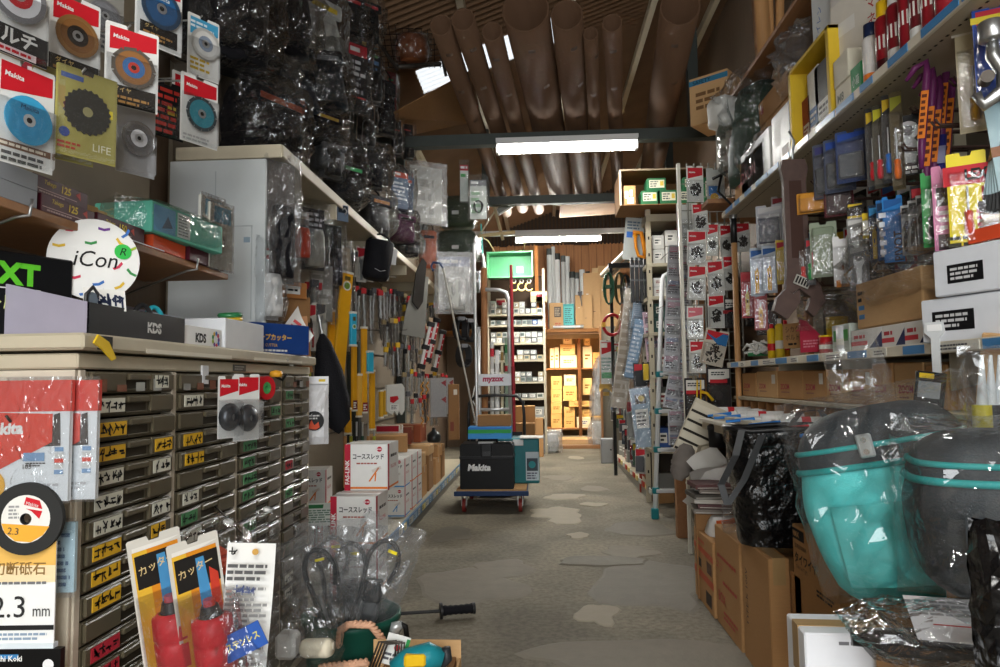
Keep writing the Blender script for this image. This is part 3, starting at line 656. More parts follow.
# red and yellow tape reel plus disc packs hung on the drawers' rail
t = thing('tape_roll', 'red tape reel with green core hung on the drawer front', 'tape', at(263, 388, X=CX+.05), 70)
b = B(); b.disc(.042, -.02, 'C4242C/.35', 26, ri=.022, t=.05); obj('tape_winding', b, parent=t); b = B(); b.disc(.0215, -.018, '4AA05A', 18, ri=.009, t=.046); obj('core', b, parent=t)
t = thing('cap_knob', 'orange cap on a black lever clipped above the red tape reel', 'knob', at(276, 377, X=CX+.05), 60)
b = B(); b.lathe([(0, 0), (.022, 0), (.024, .012), (.02, .022), (0, .026)], 'E0A02E/.4', 14); obj('cap', b, parent=t); b = B(); b.tube([(.0, 0, 0), (.03, 0, -.012), (.05, 0, .01)], .005, INK, 6); obj('lever', b, parent=t)
for i, (px_, py_, lab) in enumerate([(229, 376, 'small wire wheel pack with red header, nearest on the drawer front'), (247, 374, 'larger wire wheel pack with red header below the red tape reel')]):
    w, h = (.085, .2) if i == 0 else (.11, .22)
    def fl(w, h, i=i): 
        b = B(); b.lathe([(.012, -.03), (.03, -.022), (.045, 0), (.02, .0)], '5E6166/.35/.7', 16); me = B(); 
        vs = [(v[0], -.006+v[2]*.8, -h*.66+v[1]) for v in b.v]; me.add(vs, b.f, '5E6166/.35/.7', True); return [('wire_wheel', me)]
    hang_pack('wheel_pack', lab, 'pack', at(px_, py_, X=CX+.035+.03*i), 66, w, h, fill=fl, group='wire wheel packs on the drawer front', depth=.03)
# ------------------------------------------------------------------ wall display above the cabinet
b = B(); b.box(-1.56, .2, 1.68, -1.54, 2.66, 3.3, '8A7F6C/.6');
pb = obj('pegboard', b, label='beige pegboard with chrome hooks behind the saw blade packs', cat='pegboard')
SHX = -1.2
t = thing('wall_shelf', 'brown wooden wall shelf above the cabinet carrying boxed tools', 'shelf', (SHX, .5, 1.63), 90)
b = B(); b.box(0, 0, -.022, 2.13, .335, 0, 'wood', .002); obj('shelf_board', b, parent=t)
for xx in (.4, 1.05, 1.85):
    q = B(); q.tube([(xx, .33, -.14), (xx, .02, -.03), (xx, -.015, -.026), (xx, -.02, .012)], .004, 'steel', 6); obj('bracket', q, parent=t)
BD = []
def bp(label, px_, py_, X, rz, w, h, **k):
    p = at(px_, py_, X=X); o = hang_pack('saw_blade_pack', label, 'pack', p, rz, w, h, group='saw blade packs on the pegboard', depth=.022, **k)
    L = p.x+1.54-.02; q = B(); q.tube([(0, 0, 0), (0, -L, 0), (0, -L-.014, .016)], .0032, 'steel', 6); q.box(-.02, -.003, -.012, .02, .001, .03, 'steel')
    obj('peg_hook', q, (-1.54, p.y, p.z-.006), 90, pb)
def lines_print(*rows):
    def fn(b, y):
        for x0, z0, x1, z1, c, n in rows: b.lines(x0, z0, x1, z1, y, c, n, seed=int(1000*abs(x0+z0)))
    return fn
def pr_multi(b, y): b.flat(-.075, -.235, .075, -.17, y, '1A1A1A'); b.text('マルチ', .036, -.065, -.21, y-.0005, WHITE, wmax=.13, bold=2); b.flat(-.06, -.232, .05, -.216, y-.0005, 'E6D9DA'); b.lines(-.055, -.23, .045, -.218, y-.001, RED, 1)
bp('silver blade pack with black band and white kana lettering, topmost at the entrance end', 16, -48, -1.13, 70, .15, .235, header='3B55A0', brand=None, prints=pr_multi, fill=blade(.062, -.42, 'B9BBC0/.25/.7', 'E2E4E8', ring=RED))
def pr_dark(b, y): b.flat(-.06, -.22, .06, -.165, y, '16130F'); b.text('ダイヤ', .014, -.045, -.183, y-.0005, 'E2C07A', wmax=.08); b.lines(-.05, -.215, .05, -.19, y-.0005, 'B8894A', 2); b.text('Makita', .007, .03, -.16, y-.0005, WHITE)
bp('brown diamond wheel pack with red header, right of the black kana pack', 76, -3, -1.15, 62, .125, .225, prints=pr_dark, fill=blade(.052, -.47, 'A67B4A/.4/.4', '8A5E34', ring='2A2420'))
bp('diamond wheel pack with segmented rim and blue hub in the middle of the board', 133, 28, -1.07, 48, .132, .22, prints=pr_dark, fill=blade(.056, -.52, '6E675E/.4/.5', '93653A', seg=9, ring='3A6FA8', hub='D04030'))
bp('dark blue multi blade pack with red header above the clear packs', 160, -25, -1.15, 60, .15, .235, prints=pr_dark, fill=blade(.064, -.48, '3F5E7C/.3/.5', '2B5E8E', txt='Makita'))
bp('white circular saw blade pack with light blue header at the board end', 204, 18, -1.16, 58, .12, .22, header='4AA3CC', brand=None, fill=blade(.055, -.45, 'D6D6D2/.3/.3', 'E4E4E0', ring='8F9DB0'), prints=lines_print((-.05, -.05, .05, -.02, 'E6F2F8', 2), (-.05, -.2, .05, -.15, 'C9A82E', 3)))
bp('bright blue diamond wheel pack with red header, lowest at the entrance end', 27, 64, -1.13, 72, .132, .235, prints=lambda b, y: (b.flat(-.06, -.2, .06, -.185, y, '7A5B48'), b.lines(-.055, -.198, .055, -.187, y-.0005, 'E8DCC8', 1), b.lines(-.05, -.232, .05, -.205, y, '555555', 2)), fill=blade(.054, -.56, '3FA3CF/.35', '3DA0CE', txt='Makita', tcol='1B3A5A', hub='D0CFCB'))
for i, (x_, y_, lab) in enumerate(((65, 72, 'olive saw blade envelope hung behind the front olive one'), (88, 72, 'olive saw blade envelope with black blade, front one of the two'))):
    def pr_ol(b, y): b.text('LIFE', .018, .015, -.19, y-.0005, 'E4E2C8', wmax=.05); b.flat(-.06, -.03, -.01, -.018, y, '4A5F9A'); b.disc(.012, y-.0005, '3A4A8A', 10, loc=(-.05, -.16)); b.lines(-.065, -.2, -.01, -.18, y-.0005, 'B03A2E', 2); b.flat(.03, -.1, .06, -.08, y-.0005, 'E8D23A')
    def fb(w, h):
        b = B(); b.prism([((.056 if k % 2 else .051)*cos(2*pi*k/48), -.1+(.056 if k % 2 else .051)*sin(2*pi*k/48)) for k in range(48)], -.004, -.002, '3A3A36/.4/.4'); b.disc(.012, -.0045, '9A9468', 12, loc=(0, -.1)); return [('blade', b)]
    bp(lab, x_, y_, -1.12+.05*i, 60, .14, .215, card='A39A55/.4', header=None, prints=pr_ol, fill=fb, bh=1.0)
bp('plain silver saw blade in a clear pack under the segmented wheel pack', 137, 104, -1.1, 62, .11, .2, card='B9BABC/.3/.3', header=None, fill=blade(.048, -.5, 'C9C9CB/.2/.8', 'B0B1B5/.2/.8', ring='D4D4D6'))
bp('turquoise diamond cup wheel in a thick clear pack by the white panel', 200, 78, -1.12, 62, .14, .23, prints=lines_print((-.06, -.225, .06, -.2, 'B8B8B6', 2)), fill=blade(.058, -.55, '3F4A4F/.5', '3A93A4', seg=12), bh=.72)
bp('second turquoise cup wheel pack just behind the thick clear pack', 190, 76, -1.25, 62, .14, .23, fill=blade(.05, -.55, '3F4A4F/.5', '3A93A4'))
bp('black card blade pack with red print behind the clear silver blade', 168, 82, -1.28, 60, .12, .2, card='1B1A1C/.35', header=None, prints=lines_print((-.05, -.19, .05, -.02, 'C03A30', 7), (.0, -.12, .04, -.08, 'E3C63A', 2)))
bp('dark grey blade pack between the olive envelopes and the silver blade', 112, 100, -1.27, 60, .12, .2, card='55534F/.35', header='8A8A86', brand=None, fill=blade(.045, -.5, '77777A/.3/.6', '5B5B60'))
bp('grey blade pack hanging behind the brown diamond wheel pack', 104, -18, -1.36, 60, .13, .23, card='8F8C84/.35', header=None, fill=blade(.05, -.5, '99999C/.3/.6', '77777A'), prints=lines_print((-.05, -.22, .05, -.17, '3A3A3A', 3)))
bp('clear blade pack behind the bright blue diamond wheel pack', 47, 60, -1.4, 60, .13, .22, card='8C3038/.4', header=None, prints=lines_print((-.05, -.2, .05, -.03, 'D8C8C8', 6)))
# goods on the wall shelf
def onshelf(name, label, x0, x1, ytop, w_extra=0, mt='4A1520/.4', d=.2, prt=(), h=None, X=SHX-.01, z=1.631, rz=90, ybot=None):
    Yb = lambda x: (at(x, 300, X=X)).y
    y0, y1 = Yb(x0), Yb(x1); w = (y1-y0); mid = (y0+y1)/2; zt = at((x0+x1)/2, ytop, X=X).z
    return carton(name, label, 'box', X, mid, z, w-.004, d, (h or zt-z), rz, mt, prt, top=False)
def pg(b): b.text('2.3', .022, .05, .02, 0, '3A6FB0', wmax=.05); b.lines(.008, .02, .045, .04, 0, '8F98A6', 2)
carton('disc_box', 'grey disc box with blue figures, lower of the two at the shelf start', 'box', -1.205, 1.49, 1.631, .22, .2, .042, 90, '8E9298/.5', (pg,), top=False)
carton('disc_box', 'grey disc box with blue figures stacked on its twin at the shelf start', 'box', -1.205, 1.49, 1.6735, .22, .2, .042, 90, '8E9298/.5', (pg,), top=False)
def pm(n):
    def f(b): b.text('Takega', .014, .035, .024, 0, 'E3C63A', wmax=.06, slant=.25); b.text(n, .02, .1, .02, 0, 'E3C63A', wmax=.05, slant=.1, bold=1); b.flat(.004, .012, .16, .014, 0, 'C9A8A0'); b.lines(.02, .003, .12, .01, 0, 'B89A94', 1); b.poly([(.155, .03), (.175, .018), (.172, .04)], 0, 'C4453A')
    return f
carton('disc_box', 'maroon disc box marked 125, lower one of the pair', 'box', -1.205, 1.715, 1.631, .205, .2, .045, 90, '471420/.4', (pm('125'),), top=False)
carton('disc_box', 'maroon disc box marked 125, upper one of the pair', 'box', -1.215, 1.70, 1.6765, .205, .2, .045, 90, '471420/.4', (pm('125'),), top=False)
carton('disc_box', 'maroon disc box marked 150 with its white flap open', 'box', -1.205, 1.945, 1.631, .23, .2, .05, 90, '471420/.4', (pm('150'),), top=False)
b = B(); b.box(0, -.08, 0, .17, 0, .003, 'E6E6E8/.5'); obj('box_flap', b, (-1.2, 1.86, 1.632), 90, rx=20, label='white open flap of the maroon disc box', cat='flap')
o = carton('goods_box', 'orange goods box under the mint green wrapped box', 'box', -1.20, 2.20, 1.631, .20, .22, .045, 90, 'D0502A/.45', top=False)
def pq(b):
    for k in range(5): b.disc(.008, 0, 'D8D2D0', 8, loc=(.16+.02*(k % 3), .03-.018*(k//3)))
carton('disc_box', 'maroon disc box with white dots at the shelf end', 'box', -1.19, 2.44, 1.631, .26, .2, .05, 90, '471420/.4', (pq,), top=False)
t = thing('wrapped_box', 'mint green tool box wrapped in clear film on the wall shelf', 'box', (-1.17, 2.27, 1.678), 84)
b = B(); b.box(-.2, 0, 0, .2, .2, .10, '66BFA6/.35', .004); b.flat(-.19, .008, -.08, .09, -.0008, '6FA6C9'); b.poly([(-.15, .02), (-.12, .065), (-.095, .03)], -.0014, '55677A'); b.flat(-.07, .01, .0, .09, -.0008, 'DDE3DE'); b.lines(-.065, .015, -.005, .085, -.0014, '8A8F8C', 7); obj('box_body', b, parent=t)
b = B(); b.at((0, .10, -.005)); b.pillow(.47, .27, .125, 'film', 3, .12); obj('film_wrap', b, parent=t)
for i, (x_, y_, c, lab) in enumerate(((213, 198, 'DAD8D0', 'white envelope pack leaning at the wall shelf end'), (222, 205, 'C9C6B8', 'cream envelope pack leaning outermost at the wall shelf end'))):
    p = at(x_, y_, X=-1.19+.02*i); b = B(); b.box(-.06, 0, -.24, .06, .012, 0, c); b.flat(-.04, -.07, .05, -.01, -.001, '4FA3C0'); b.disc(.03, -.001, '6A7064', 12, loc=(-.01, -.14)); q = B(); q.box(-.065, -.004, -.25, .065, -.003, .01, 'blister'); tree('tool_pack', lab, 'pack', [('card', b), ('clear_sleeve', q)], p, 75)
b = B(); b.box(-.06, 0, 0, .06, .06, .12, 'C72A24/.4', .004); b.lines(-.05, .02, .05, .1, -.001, 'E6C8C0', 4); tree('goods_box', 'red goods box standing behind the mint green box', 'box', [('box_body', b)], (-1.34, 2.30, 1.631), 60)
b = B(); b.prism([(-.06, 0), (.06, 0), (.06, .16), (-.02, .2), (-.06, .17)], 0, .03, '2E9A55/.4'); b.disc(.035, -.001, '8FA09A', 14, loc=(-.01, .1)); b.lines(-.05, .02, .05, .06, -.001, 'D9E8DC', 2); tree('tool_pack', 'green tool pack with a grey disc picture behind the mint green box', 'pack', [('card', b)], (-1.33, 2.5, 1.631), 65)
for i, (y, lab) in enumerate(((1.98, 'tan carton behind the maroon disc boxes, nearer one'), (2.1, 'tan carton behind the maroon disc boxes, farther one'))):
    carton('goods_box', lab, 'box', -1.34, y, 1.631, .1, .14, .115, 80, 'kraft_pale', top=False)
# below the shelf
def pn(b): b.text('NEXT', .055, .175, .125, 0, '62C832', wmax=.26, bold=2); b.flat(.05, .115, .36, .118, 0, 'D8D8D8'); b.text('の彫り', .035, .24, .065, 0, 'C9D08A', wmax=.12); b.disc(.012, 0, '3FA83A', 10, loc=(.31, .02))
carton('tool_box', 'black tool box with big green NEXT lettering under the wall shelf', 'box', -1.29, 1.53, ZT, .44, .12, .205, 66, '131416/.35', (pn,), top=False)
b = B(); b.lathe([(0, 0), (.06, 0), (.065, .02), (.05, .035), (0, .035)], '3A2318/.4', 20); obj('sanding_disc', b.mesh('sanding_disc'), (-1.3, 1.79, ZT+.13), rx=75, rz=40, label='dark brown round pad behind the round sign', cat='pad')
# foreground hand tools in blister packs, papers and knotted bags
def cutter_pack(px_, py_, Y, lab, tilt):
    p = at(px_, py_, Y=Y); w, h = .125, .40
    def pr(b, y):
        b.flat(-.054, -.39, .054, -.03, y+.0003, 'D98A24/.4'); b.flat(-.054, -.39, -.02, -.03, y+.0001, 'E3B43A/.4'); b.flat(-.05, -.12, .055, -.04, y, '22201E'); b.text('カッター', .022, -.042, -.09, y-.0004, 'D9C08A', wmax=.085, ang=10, bold=1); b.poly([(.0, -.38), (.045, -.38), (.02, -.05), (.0, -.05)], y-.0002, '4A8FC0'); b.poly([(.02, -.38), (.055, -.38), (.05, -.1), (.03, -.08)], y-.0003, 'C8402E')
    def fl(w, h):
        b = B(); b.cyl((.01, -.02, -.19), (.01, -.02, -.165), .026, '2A2A2C/.35', 14, .02); b.cyl((.01, -.02, -.165), (.01, -.02, -.15), .014, 'C04438', 12)
        q = B(); q.lathe([(.046, -.40), (.048, -.32), (.044, -.315), (.048, -.31), (.048, -.255), (.044, -.25), (.048, -.245), (.046, -.195), (.03, -.185)], 'CC2A34/.35', 18, loc=(.006, -.03, 0)); return [('cap', b), ('red_grip', q)]
    t = hang_pack('hand_tool_pack', lab, 'pack', p, 52, w, h, card='D6D2C8/.4', header='E7E4DC', brand=None, hz=.06, prints=pr, fill=fl, depth=.082, bh=.66, ry=tilt)
cutter_pack(153, 534, 1.66, 'yellow hand tool pack with red grip, nearest the cabinet corner', -9)
cutter_pack(192, 538, 1.66, 'yellow hand tool pack with red grip, beside the white order sheet', -9)
b = B(); b.grid(lambda u, v: ((u-.5)*.115, .012*sin(v*5), -v*.40), 3, 8, 'EDEDE8/.6'); q = b; q.lines(-.05, -.38, .05, -.1, -.014, '8A8A88', 22); q.lines(-.05, -.09, .05, -.045, -.014, '555555', 3); q.disc(.008, -.014, 'C89A4A', 10, loc=(.012, -.018)); q.scribble(-.052, -.03, -.03, -.01, -.014, INK, 1); q.scribble(-.03, -.12, .02, -.1, -.014, '4A5A8A', 4)
tree('order_sheet', 'long white printed order sheet hanging in front of the drawers', 'paper', [('paper', b)], at(252, 543, Y=1.72), 12, ry=4)
def knot_bag(name, label, cat, p, w, d, h, seed, inside=(), mt='film', rz=0, tie=True, group=None, ry=0):
    b = B(); b.pillow(w, d, h, mt, seed, .35, neck=.8, base=1)
    parts = [('film_bag', b)]
    if tie: q = B(); q.lathe([(.012, -.006), (.016, 0), (.012, .006)], WHITE, 8, loc=(0, 0, h*.9)); parts.append(('tie', q))
    return tree(name, label, cat, parts+list(inside), p, rz, group, 0, ry)
q = B()
for i in range(5): q.box(-.06+.02*i, -.02, .01+.012*(i % 3), -.03+.03*i, .02, .03+.012*(i % 3), 'D8502C/.4')
knot_bag('parts_bag', 'knotted clear bag of orange plastic parts in front of the drawers', 'bag', at(210, 566, Y=1.95), .2, .14, .15, 5, [('orange_parts', q)], rz=-10, ry=25)
obj_bag = knot_bag('parts_bag', 'empty looking knotted clear bag hung against the drawers', 'bag', at(255, 545, Y=2.2), .12, .08, .13, 8, rz=0, ry=20)
b = B(); b.box(-.05, 0, -.03, .05, .004, .03, '2C57A8/.4'); b.text('ステンレス', .018, -.04, -.008, -.001, 'E8DC5A', wmax=.08, bold=1); q = B(); q.at((-.03, .012, -.16)); q.pillow(.12, .04, .26, 'film', 14, .2)
tree('parts_bag', 'clear bag with blue and yellow label right of the red grips', 'bag', [('label_card', b), ('film_bag', q)], at(243, 642, Y=1.66), 10, ry=-25)
knot_bag('parts_bag', 'crumpled clear bag tied at the drawer end above the screw boxes', 'bag', at(292, 468, Y=3.0), .1, .08, .13, 21, rz=20)
# ================================================================== TOOL LIBRARY (hang-sold goods)
def t_driver(c, L=.12):
    def fn(w, h):
        b = B(); z = -h*.5; b.lathe([(.002, -.0), (.011, .004), (.013, .03), (.010, .05), (.012, .07), (.006, .075)], c, 8, loc=(0, -.012, -h*.9)); q = B(); q.cyl((0, -.012, -h*.9+.075), (0, -.012, -h*.38), .003, 'steel', 6); return [('handle', b), ('shaft', q)]
    return fn
def t_pliers(c):
    def fn(w, h):
        b = B()
        for s in (-1, 1): b.tube([(s*.006, -.008, -h*.52), (s*w*.22, -.01, -h*.68), (s*w*.2, -.01, -h*.93)], [.005, .007, .006], c, 6)
        q = B(); q.prism([(-.012, -h*.53), (-.014, -h*.45), (-.005, -h*.33), (.005, -h*.33), (.014, -h*.45), (.012, -h*.53)], -.014, -.006, 'iron'); return [('grip', b), ('jaws', q)]
    return fn
def t_coil(c, k=.34, r=.004):
    def fn(w, h):
        b = B(); rr = random.Random(int(w*1e4)); 
        for i in range(5): a = w*k*(1-.12*i); pts = [(a*cos(2*pi*j/12)*(1+.08*rr.random()), -.006-.002*i, -h*.66+a*1.15*sin(2*pi*j/12)) for j in range(12)]; b.tube(pts, r, c, 4, True)
        return [('coil', b)]
    return fn
def t_chain(w, h):
    b = B(); rr = random.Random(int(h*1e4)+3); n = 0
    for i in range(34):
        a = rr.uniform(0, 6.28); d = w*.3*sqrt(rr.random()); x, z = d*cos(a), -h*.66+d*1.25*sin(a); b.at((x, -.007-.004*rr.random(), z), ry=rr.uniform(0, 180)); b.box(-.011, -.003, -.0045, .011, .003, .0045, ('26221F/.4/.5', '35302B/.4/.5', '1B1815/.4/.4')[i % 3])
    b.off(); return [('saw_chain', b)]
def t_knife(c, c2=INK):
    def fn(w, h):
        b = B(); b.prism([(-w*.16, -h*.95), (w*.14, -h*.95), (w*.16, -h*.5), (w*.05, -h*.42), (-w*.16, -h*.5)], -.016, -.004, c); q = B(); q.prism([(-w*.1, -h*.5), (w*.06, -h*.5), (w*.06, -h*.3), (-w*.02, -h*.34)], -.011, -.009, 'steel'); k = B(); k.box(-w*.05, -.019, -h*.68, w*.05, -.016, -h*.6, c2); return [('handle', b), ('blade', q), ('slider', k)]
    return fn
def t_block(c, k=.7):
    def fn(w, h): b = B(); b.box(-w*.4, -.02, -h*.92, w*.4, -.001, -h*(1-k), c, .006); return [('product', b)]
    return fn
def t_wrench(c='steel'):
    def fn(w, h): b = B(); b.prism([(-.008, -h*.95), (.008, -h*.95), (.010, -h*.5), (.02, -h*.4), (.018, -h*.3), (.006, -h*.36), (-.006, -h*.36), (-.018, -h*.3), (-.02, -h*.4), (-.010, -h*.5)], -.009, -.003, c); return [('wrench', b)]
    return fn
def sleeve_bit(name, label, p, L, r, cap, rz=0, group=None, col='steel', ry=0):
    """a long drill bit in a clear sleeve with a coloured cap"""
    b = B(); n = max(8, int(L/.02)); pts = [(r*.25*cos(k*1.6), r*.25*sin(k*1.6), -.05-(L-.05)*k/n) for k in range(n+1)]; b.tube(pts, [r*(1 if k < n else .3) for k in range(n+1)], col, 5); b.cyl((0, 0, 0), (0, 0, -.06), r*.9, col, 6)
    q = B(); q.box(-r*2.2, -r*1.2, -.045, r*2.2, r*1.2, .0, cap, .002); 
    k = B(); k.box(-r*1.9, -r*1.3, -L-.004, r*1.9, r*1.3, -.04, 'blister')
    return tree(name, label, 'drill bit', [('bit', b), ('cap', q), ('sleeve', k)], p, rz, group, 0, ry)
# ------------------------------------------------------------------ soft goods
def soft(w, d, h, mt, taper=.12, seed=0, nz=8, nr=20, lump=.035, sq=.55):
    """a stuffed bag body standing on z 0"""
    b = B(); vs = []; fs = []
    for j in range(nz+1):
        v = j/nz; k = (1-taper*v)*(1-.12*(1-v)**6-.25*max(0, v-.85)/.15*0.6)
        for i in range(nr):
            a = 2*pi*i/nr; ca, sa = cos(a), sin(a); x = .5*w*k*abs(ca)**sq*(1 if ca > 0 else -1); y = .5*d*k*abs(sa)**sq*(1 if sa > 0 else -1)
            q = 1+lump*3*mnoise.noise(V((x*9+seed*7, y*9, v*h*9))); vs.append((x*q, y*q, v*h+.3*lump*h*mnoise.noise(V((x*7, y*7, seed*3+v)))))
    fs = [(j*nr+i, j*nr+(i+1) % nr, (j+1)*nr+(i+1) % nr, (j+1)*nr+i) for j in range(nz) for i in range(nr)]+[tuple(range(nr-1, -1, -1)), tuple(range(nz*nr, nz*nr+nr))]
    b.add(vs, fs, mt, True); return b
def tool_pouch(name, label, p, w, d, h, mt, rz=0, accent=None, wrap='film', pocket=True, strap=True, seed=1, group=None, wk=1.16, tilt=0, cat='tool bag', rx=0):
    """p = middle of the bottom; optional film wrap round it"""
    parts = [('bag_body', soft(w, d, h, mt, seed=seed))]
    if pocket: q = soft(w*.62, d*.35, h*.48, mt, .05, seed+3, 5, 16); q.v = [(x, y-d*.47, z+h*.08) for x, y, z in q.v]; parts.append(('pocket', q))
    q = B(); q.box(-w*.44, -d*.5, h*.72, w*.44, -d*.38, h*.97, mt, .01); parts.append(('flap', q))
    if accent: q = B(); q.box(-w*.3, -d*.53, h*.78, w*.3, -d*.5, h*.86, accent, .002); parts.append(('accent_band', q))
    if strap: q = B(); q.tube([(-w*.35, 0, h*.9), (-w*.25, 0, h*1.15), (0, 0, h*1.25), (w*.25, 0, h*1.15), (w*.35, 0, h*.9)], w*.035, 'black_cloth', 6); parts.append(('strap', q))
    if wrap: q = B(); q.at((0, 0, -.02)); q.pillow(w*wk*1.12, d*wk*1.5, h*1.22+.04, wrap, seed+11, .22); parts.append(('film_wrap', q))
    return tree(name, label, cat, parts, p, rz, group, rx, tilt)
# ================================================================== LEFT: the long shelf unit beyond the cabinet
LY0, LY1 = 3.16, 9.6
unit = thing('long_shelf_unit', 'long beige shelf unit along the left wall with a low deck and a high board', 'shelf', (-1.06, LY0, 0), 90)
LL = LY1-LY0   # local x along the aisle
b = B(); b.box(0, .0, 0, LL, .02, .10, 'grey_metal'); obj('kick_plate', b, parent=unit)
b = B(); b.box(0, -.012, .135, LL, .66, .155, 'beige_metal', .003); obj('deck', b, parent=unit)
b = B(); b.box(0, -.03, .09, LL, -.012, .158, '3F6E96/.35'); o = obj('price_rail', b, parent=unit)
for i in range(22):
    q = B(); x = 1.9+i*.2; q.box(x, -.0315, .1, x+[.14, .09, .17][i % 3], -.0302, .15, ['C9C8BE/.5', 'D9C77A/.5', 'C9C8BE/.5', '9FB9CC/.5'][i % 4]); q.lines(x+.01, .108, x+.08, .142, -.032, '555555', 2, seed=i); obj('price_label', q, parent=o)
b = B(); b.box(0, .66, 0, LL, .68, 3.15, '7E7363/.6'); obj('back_panel', b, parent=unit)
b = B(); b.box(0, .14, 2.275, LL, .64, 2.318, 'beige_metal', .004); b.box(0, .125, 2.268, LL, .14, 2.325, 'C9BEA5/.5', .003); obj('high_board', b, parent=unit)
b = B(); b.box(-.012, .13, 2.262, 0, .64, 2.325, 'D2C8B0/.5', .003); b.disc(.006, -.0, 'AAA'*2, 8, loc=(0, 0)) if False else None; obj('board_end', b, parent=unit)
for k in range(5): q = B(); x = .9+k*1.1; q.box(x, .14, 2.18, x+.025, .6, 2.272, 'beige_metal'); obj('board_bracket', q, parent=unit)
paint('panel_white', 'DDE3E4', .35, var=.03)
b = B(); b.box(-.022, .2, .0, -.002, .66, 2.255, 'panel_white', .003); 
b.flat(0, 0, 0, 0, 0, 'panel_white') if False else None
o = obj('end_panel', b, parent=unit)
q = B(); q.at((-.0225, .13, 0), rz=-90)
for (x0, z0, x1, z1) in ((-.31, 1.94, -.305, 2.2), (-.31, 1.935, -.13, 1.94), (-.135, 1.5, -.13, 1.94)): q.box(x0, -.001, z0, x1, .0005, z1, 'C3CACC/.4')
q.box(-.17, -.002, 1.86, -.14, .0, 1.885, '9FB4C4/.4'); obj('panel_groove', q, parent=o, kind='stuff')
# peg wire grid on the back panel
b = B()
for z in (.8, 1.15, 1.5, 1.85, 2.15): b.box(.05, .645, z-.004, LL, .655, z+.004, 'iron')
obj('peg_rails', b, parent=unit, kind='stuff')
# ---- screw boxes
def fas(orange='E07A28'):
    def f(b):
        w = .215; h = .225
        b.flat(0, 0, .03, h, 0, 'B4243A'); b.add([], [], 'B4243A')
        b.text('FAS-LINK', .022, .025, .03, -.0005, WHITE, wmax=.17, ang=90, bold=1)
        b.text('コーススレッド', .028, .042, .15, -.0004, '26262A', wmax=.155, bold=2); b.disc(.013, -.0004, 'B4243A', 12, loc=(.175, .2)); b.lines(.155, .195, .195, .205, -.0008, 'E8D0D0', 1)
        b.lines(.06, .125, .17, .137, -.0004, 'A04A3A', 1)
        b.add([(.12, -.0004, .045), (.128, -.0004, .043), (.175, -.0004, .11), (.168, -.0004, .113)], [(0, 1, 2, 3)], orange); b.add([(.15, -.0004, .045), (.156, -.0004, .045), (.16, -.0004, .085), (.153, -.0004, .085)], [(0, 1, 2, 3)], orange)
        b.add([(.14, -.0004, .085), (.185, -.0004, .105), (.18, -.0004, .12), (.135, -.0004, .1)], [(0, 1, 2, 3)], 'D8D0C8')
        b.flat(.03, .008, w, .018, -.0003, orange)
    return f
def fasside(orange='E07A28'):
    def f(b): b.flat(0, 0, .22, .225, .0, 'E4E2DE'); b.flat(0, 0, .03, .225, -.0003, 'B4243A'); b.flat(.03, .008, .22, .018, -.0003, orange); b.lines(.06, .15, .19, .175, -.0004, '333333', 1); b.text('FAS-LINK', .02, .06, .1, -.0004, 'B4243A', wmax=.12)
    return f
def fasbox(lab, x, y, z, rz=0, orange='E07A28'):
    return carton('screw_box', lab, 'box', x, y, z, .215, .22, .225, rz, 'E6E5E1/.4', (fas(orange),), (fasside(orange),), 'screw boxes along the left deck', tape='E8E8E4/.3')
sx, sy = at(353, 560, Y=3.25).x, 3.25
for k, lab in enumerate(('white and red screw box at the floor under its stack, behind the film bags', 'white and red screw box second from the floor in the stack behind the film bags', 'white and red screw box third from the floor, just above the film bags')):
    fasbox(lab, sx, sy, k*.226, 2-2*k)
fasbox('white and red screw box on top of the stack behind the film bags', at(366, 470, Y=3.42).x, 3.42, 3*.226, -2)
cx_ = at(317, 490, Y=4.2).x
carton('carton', 'low flat carton under the screw boxes standing apart', 'box', cx_, 4.12, .157, .7, .3, .07, 3, 'kraft_dark', top=False)
cx_ -= .06
fasbox('white and red screw box standing apart against the unit, left of the tall stack', cx_, 4.2, .457, 6)
for k, (x, y, lab) in enumerate(((cx_-.05, 4.15, 'white screw box under the box standing apart'), (cx_+.19, 4.15, 'white screw box beside the one under the box standing apart'), (cx_-.24, 4.2, 'white and red screw box half hidden at the cabinet end'))):
    fasbox(lab, x, y, .229, 3)
b = B(); b.box(-.14, -.1, 0, .14, .1, .004, 'DFE6E2/.4'); b.flat(0, 0, 0, 0, 0, INK) if False else None; b.at((0, 0, .0042), rx=-90); b.lines(-.12, -.08, .12, .04, 0, '6A8A7A', 6); b.flat(-.13, .05, .0, .085, 0, '2F7A4A'); obj('parts_bag', b, (cx_+.16, 3.98, .46), 10, rx=28, label='flat white bag with a green band lying on the screw boxes', cat='bag')
blue = '4A90C8'
row = [(5.45, .16, 0, 'blue'), (5.45, .386, 0, 'blue'), (5.75, .16, 0, 'o'), (5.75, .386, 0, 'o'), (6.02, .16, 0, 'blue'), (6.02, .386, 0, 'o')]
for k, (y, z, rz, c) in enumerate(row):
    fasbox('%s striped screw box on the left deck, %s pair from the stack, %s one' % ('blue' if c == 'blue' else 'orange', ORD[k//2], ('lower', 'upper')[k % 2]), -1.06-.1-.012, y, z, 0, blue if c == 'blue' else 'E07A28')
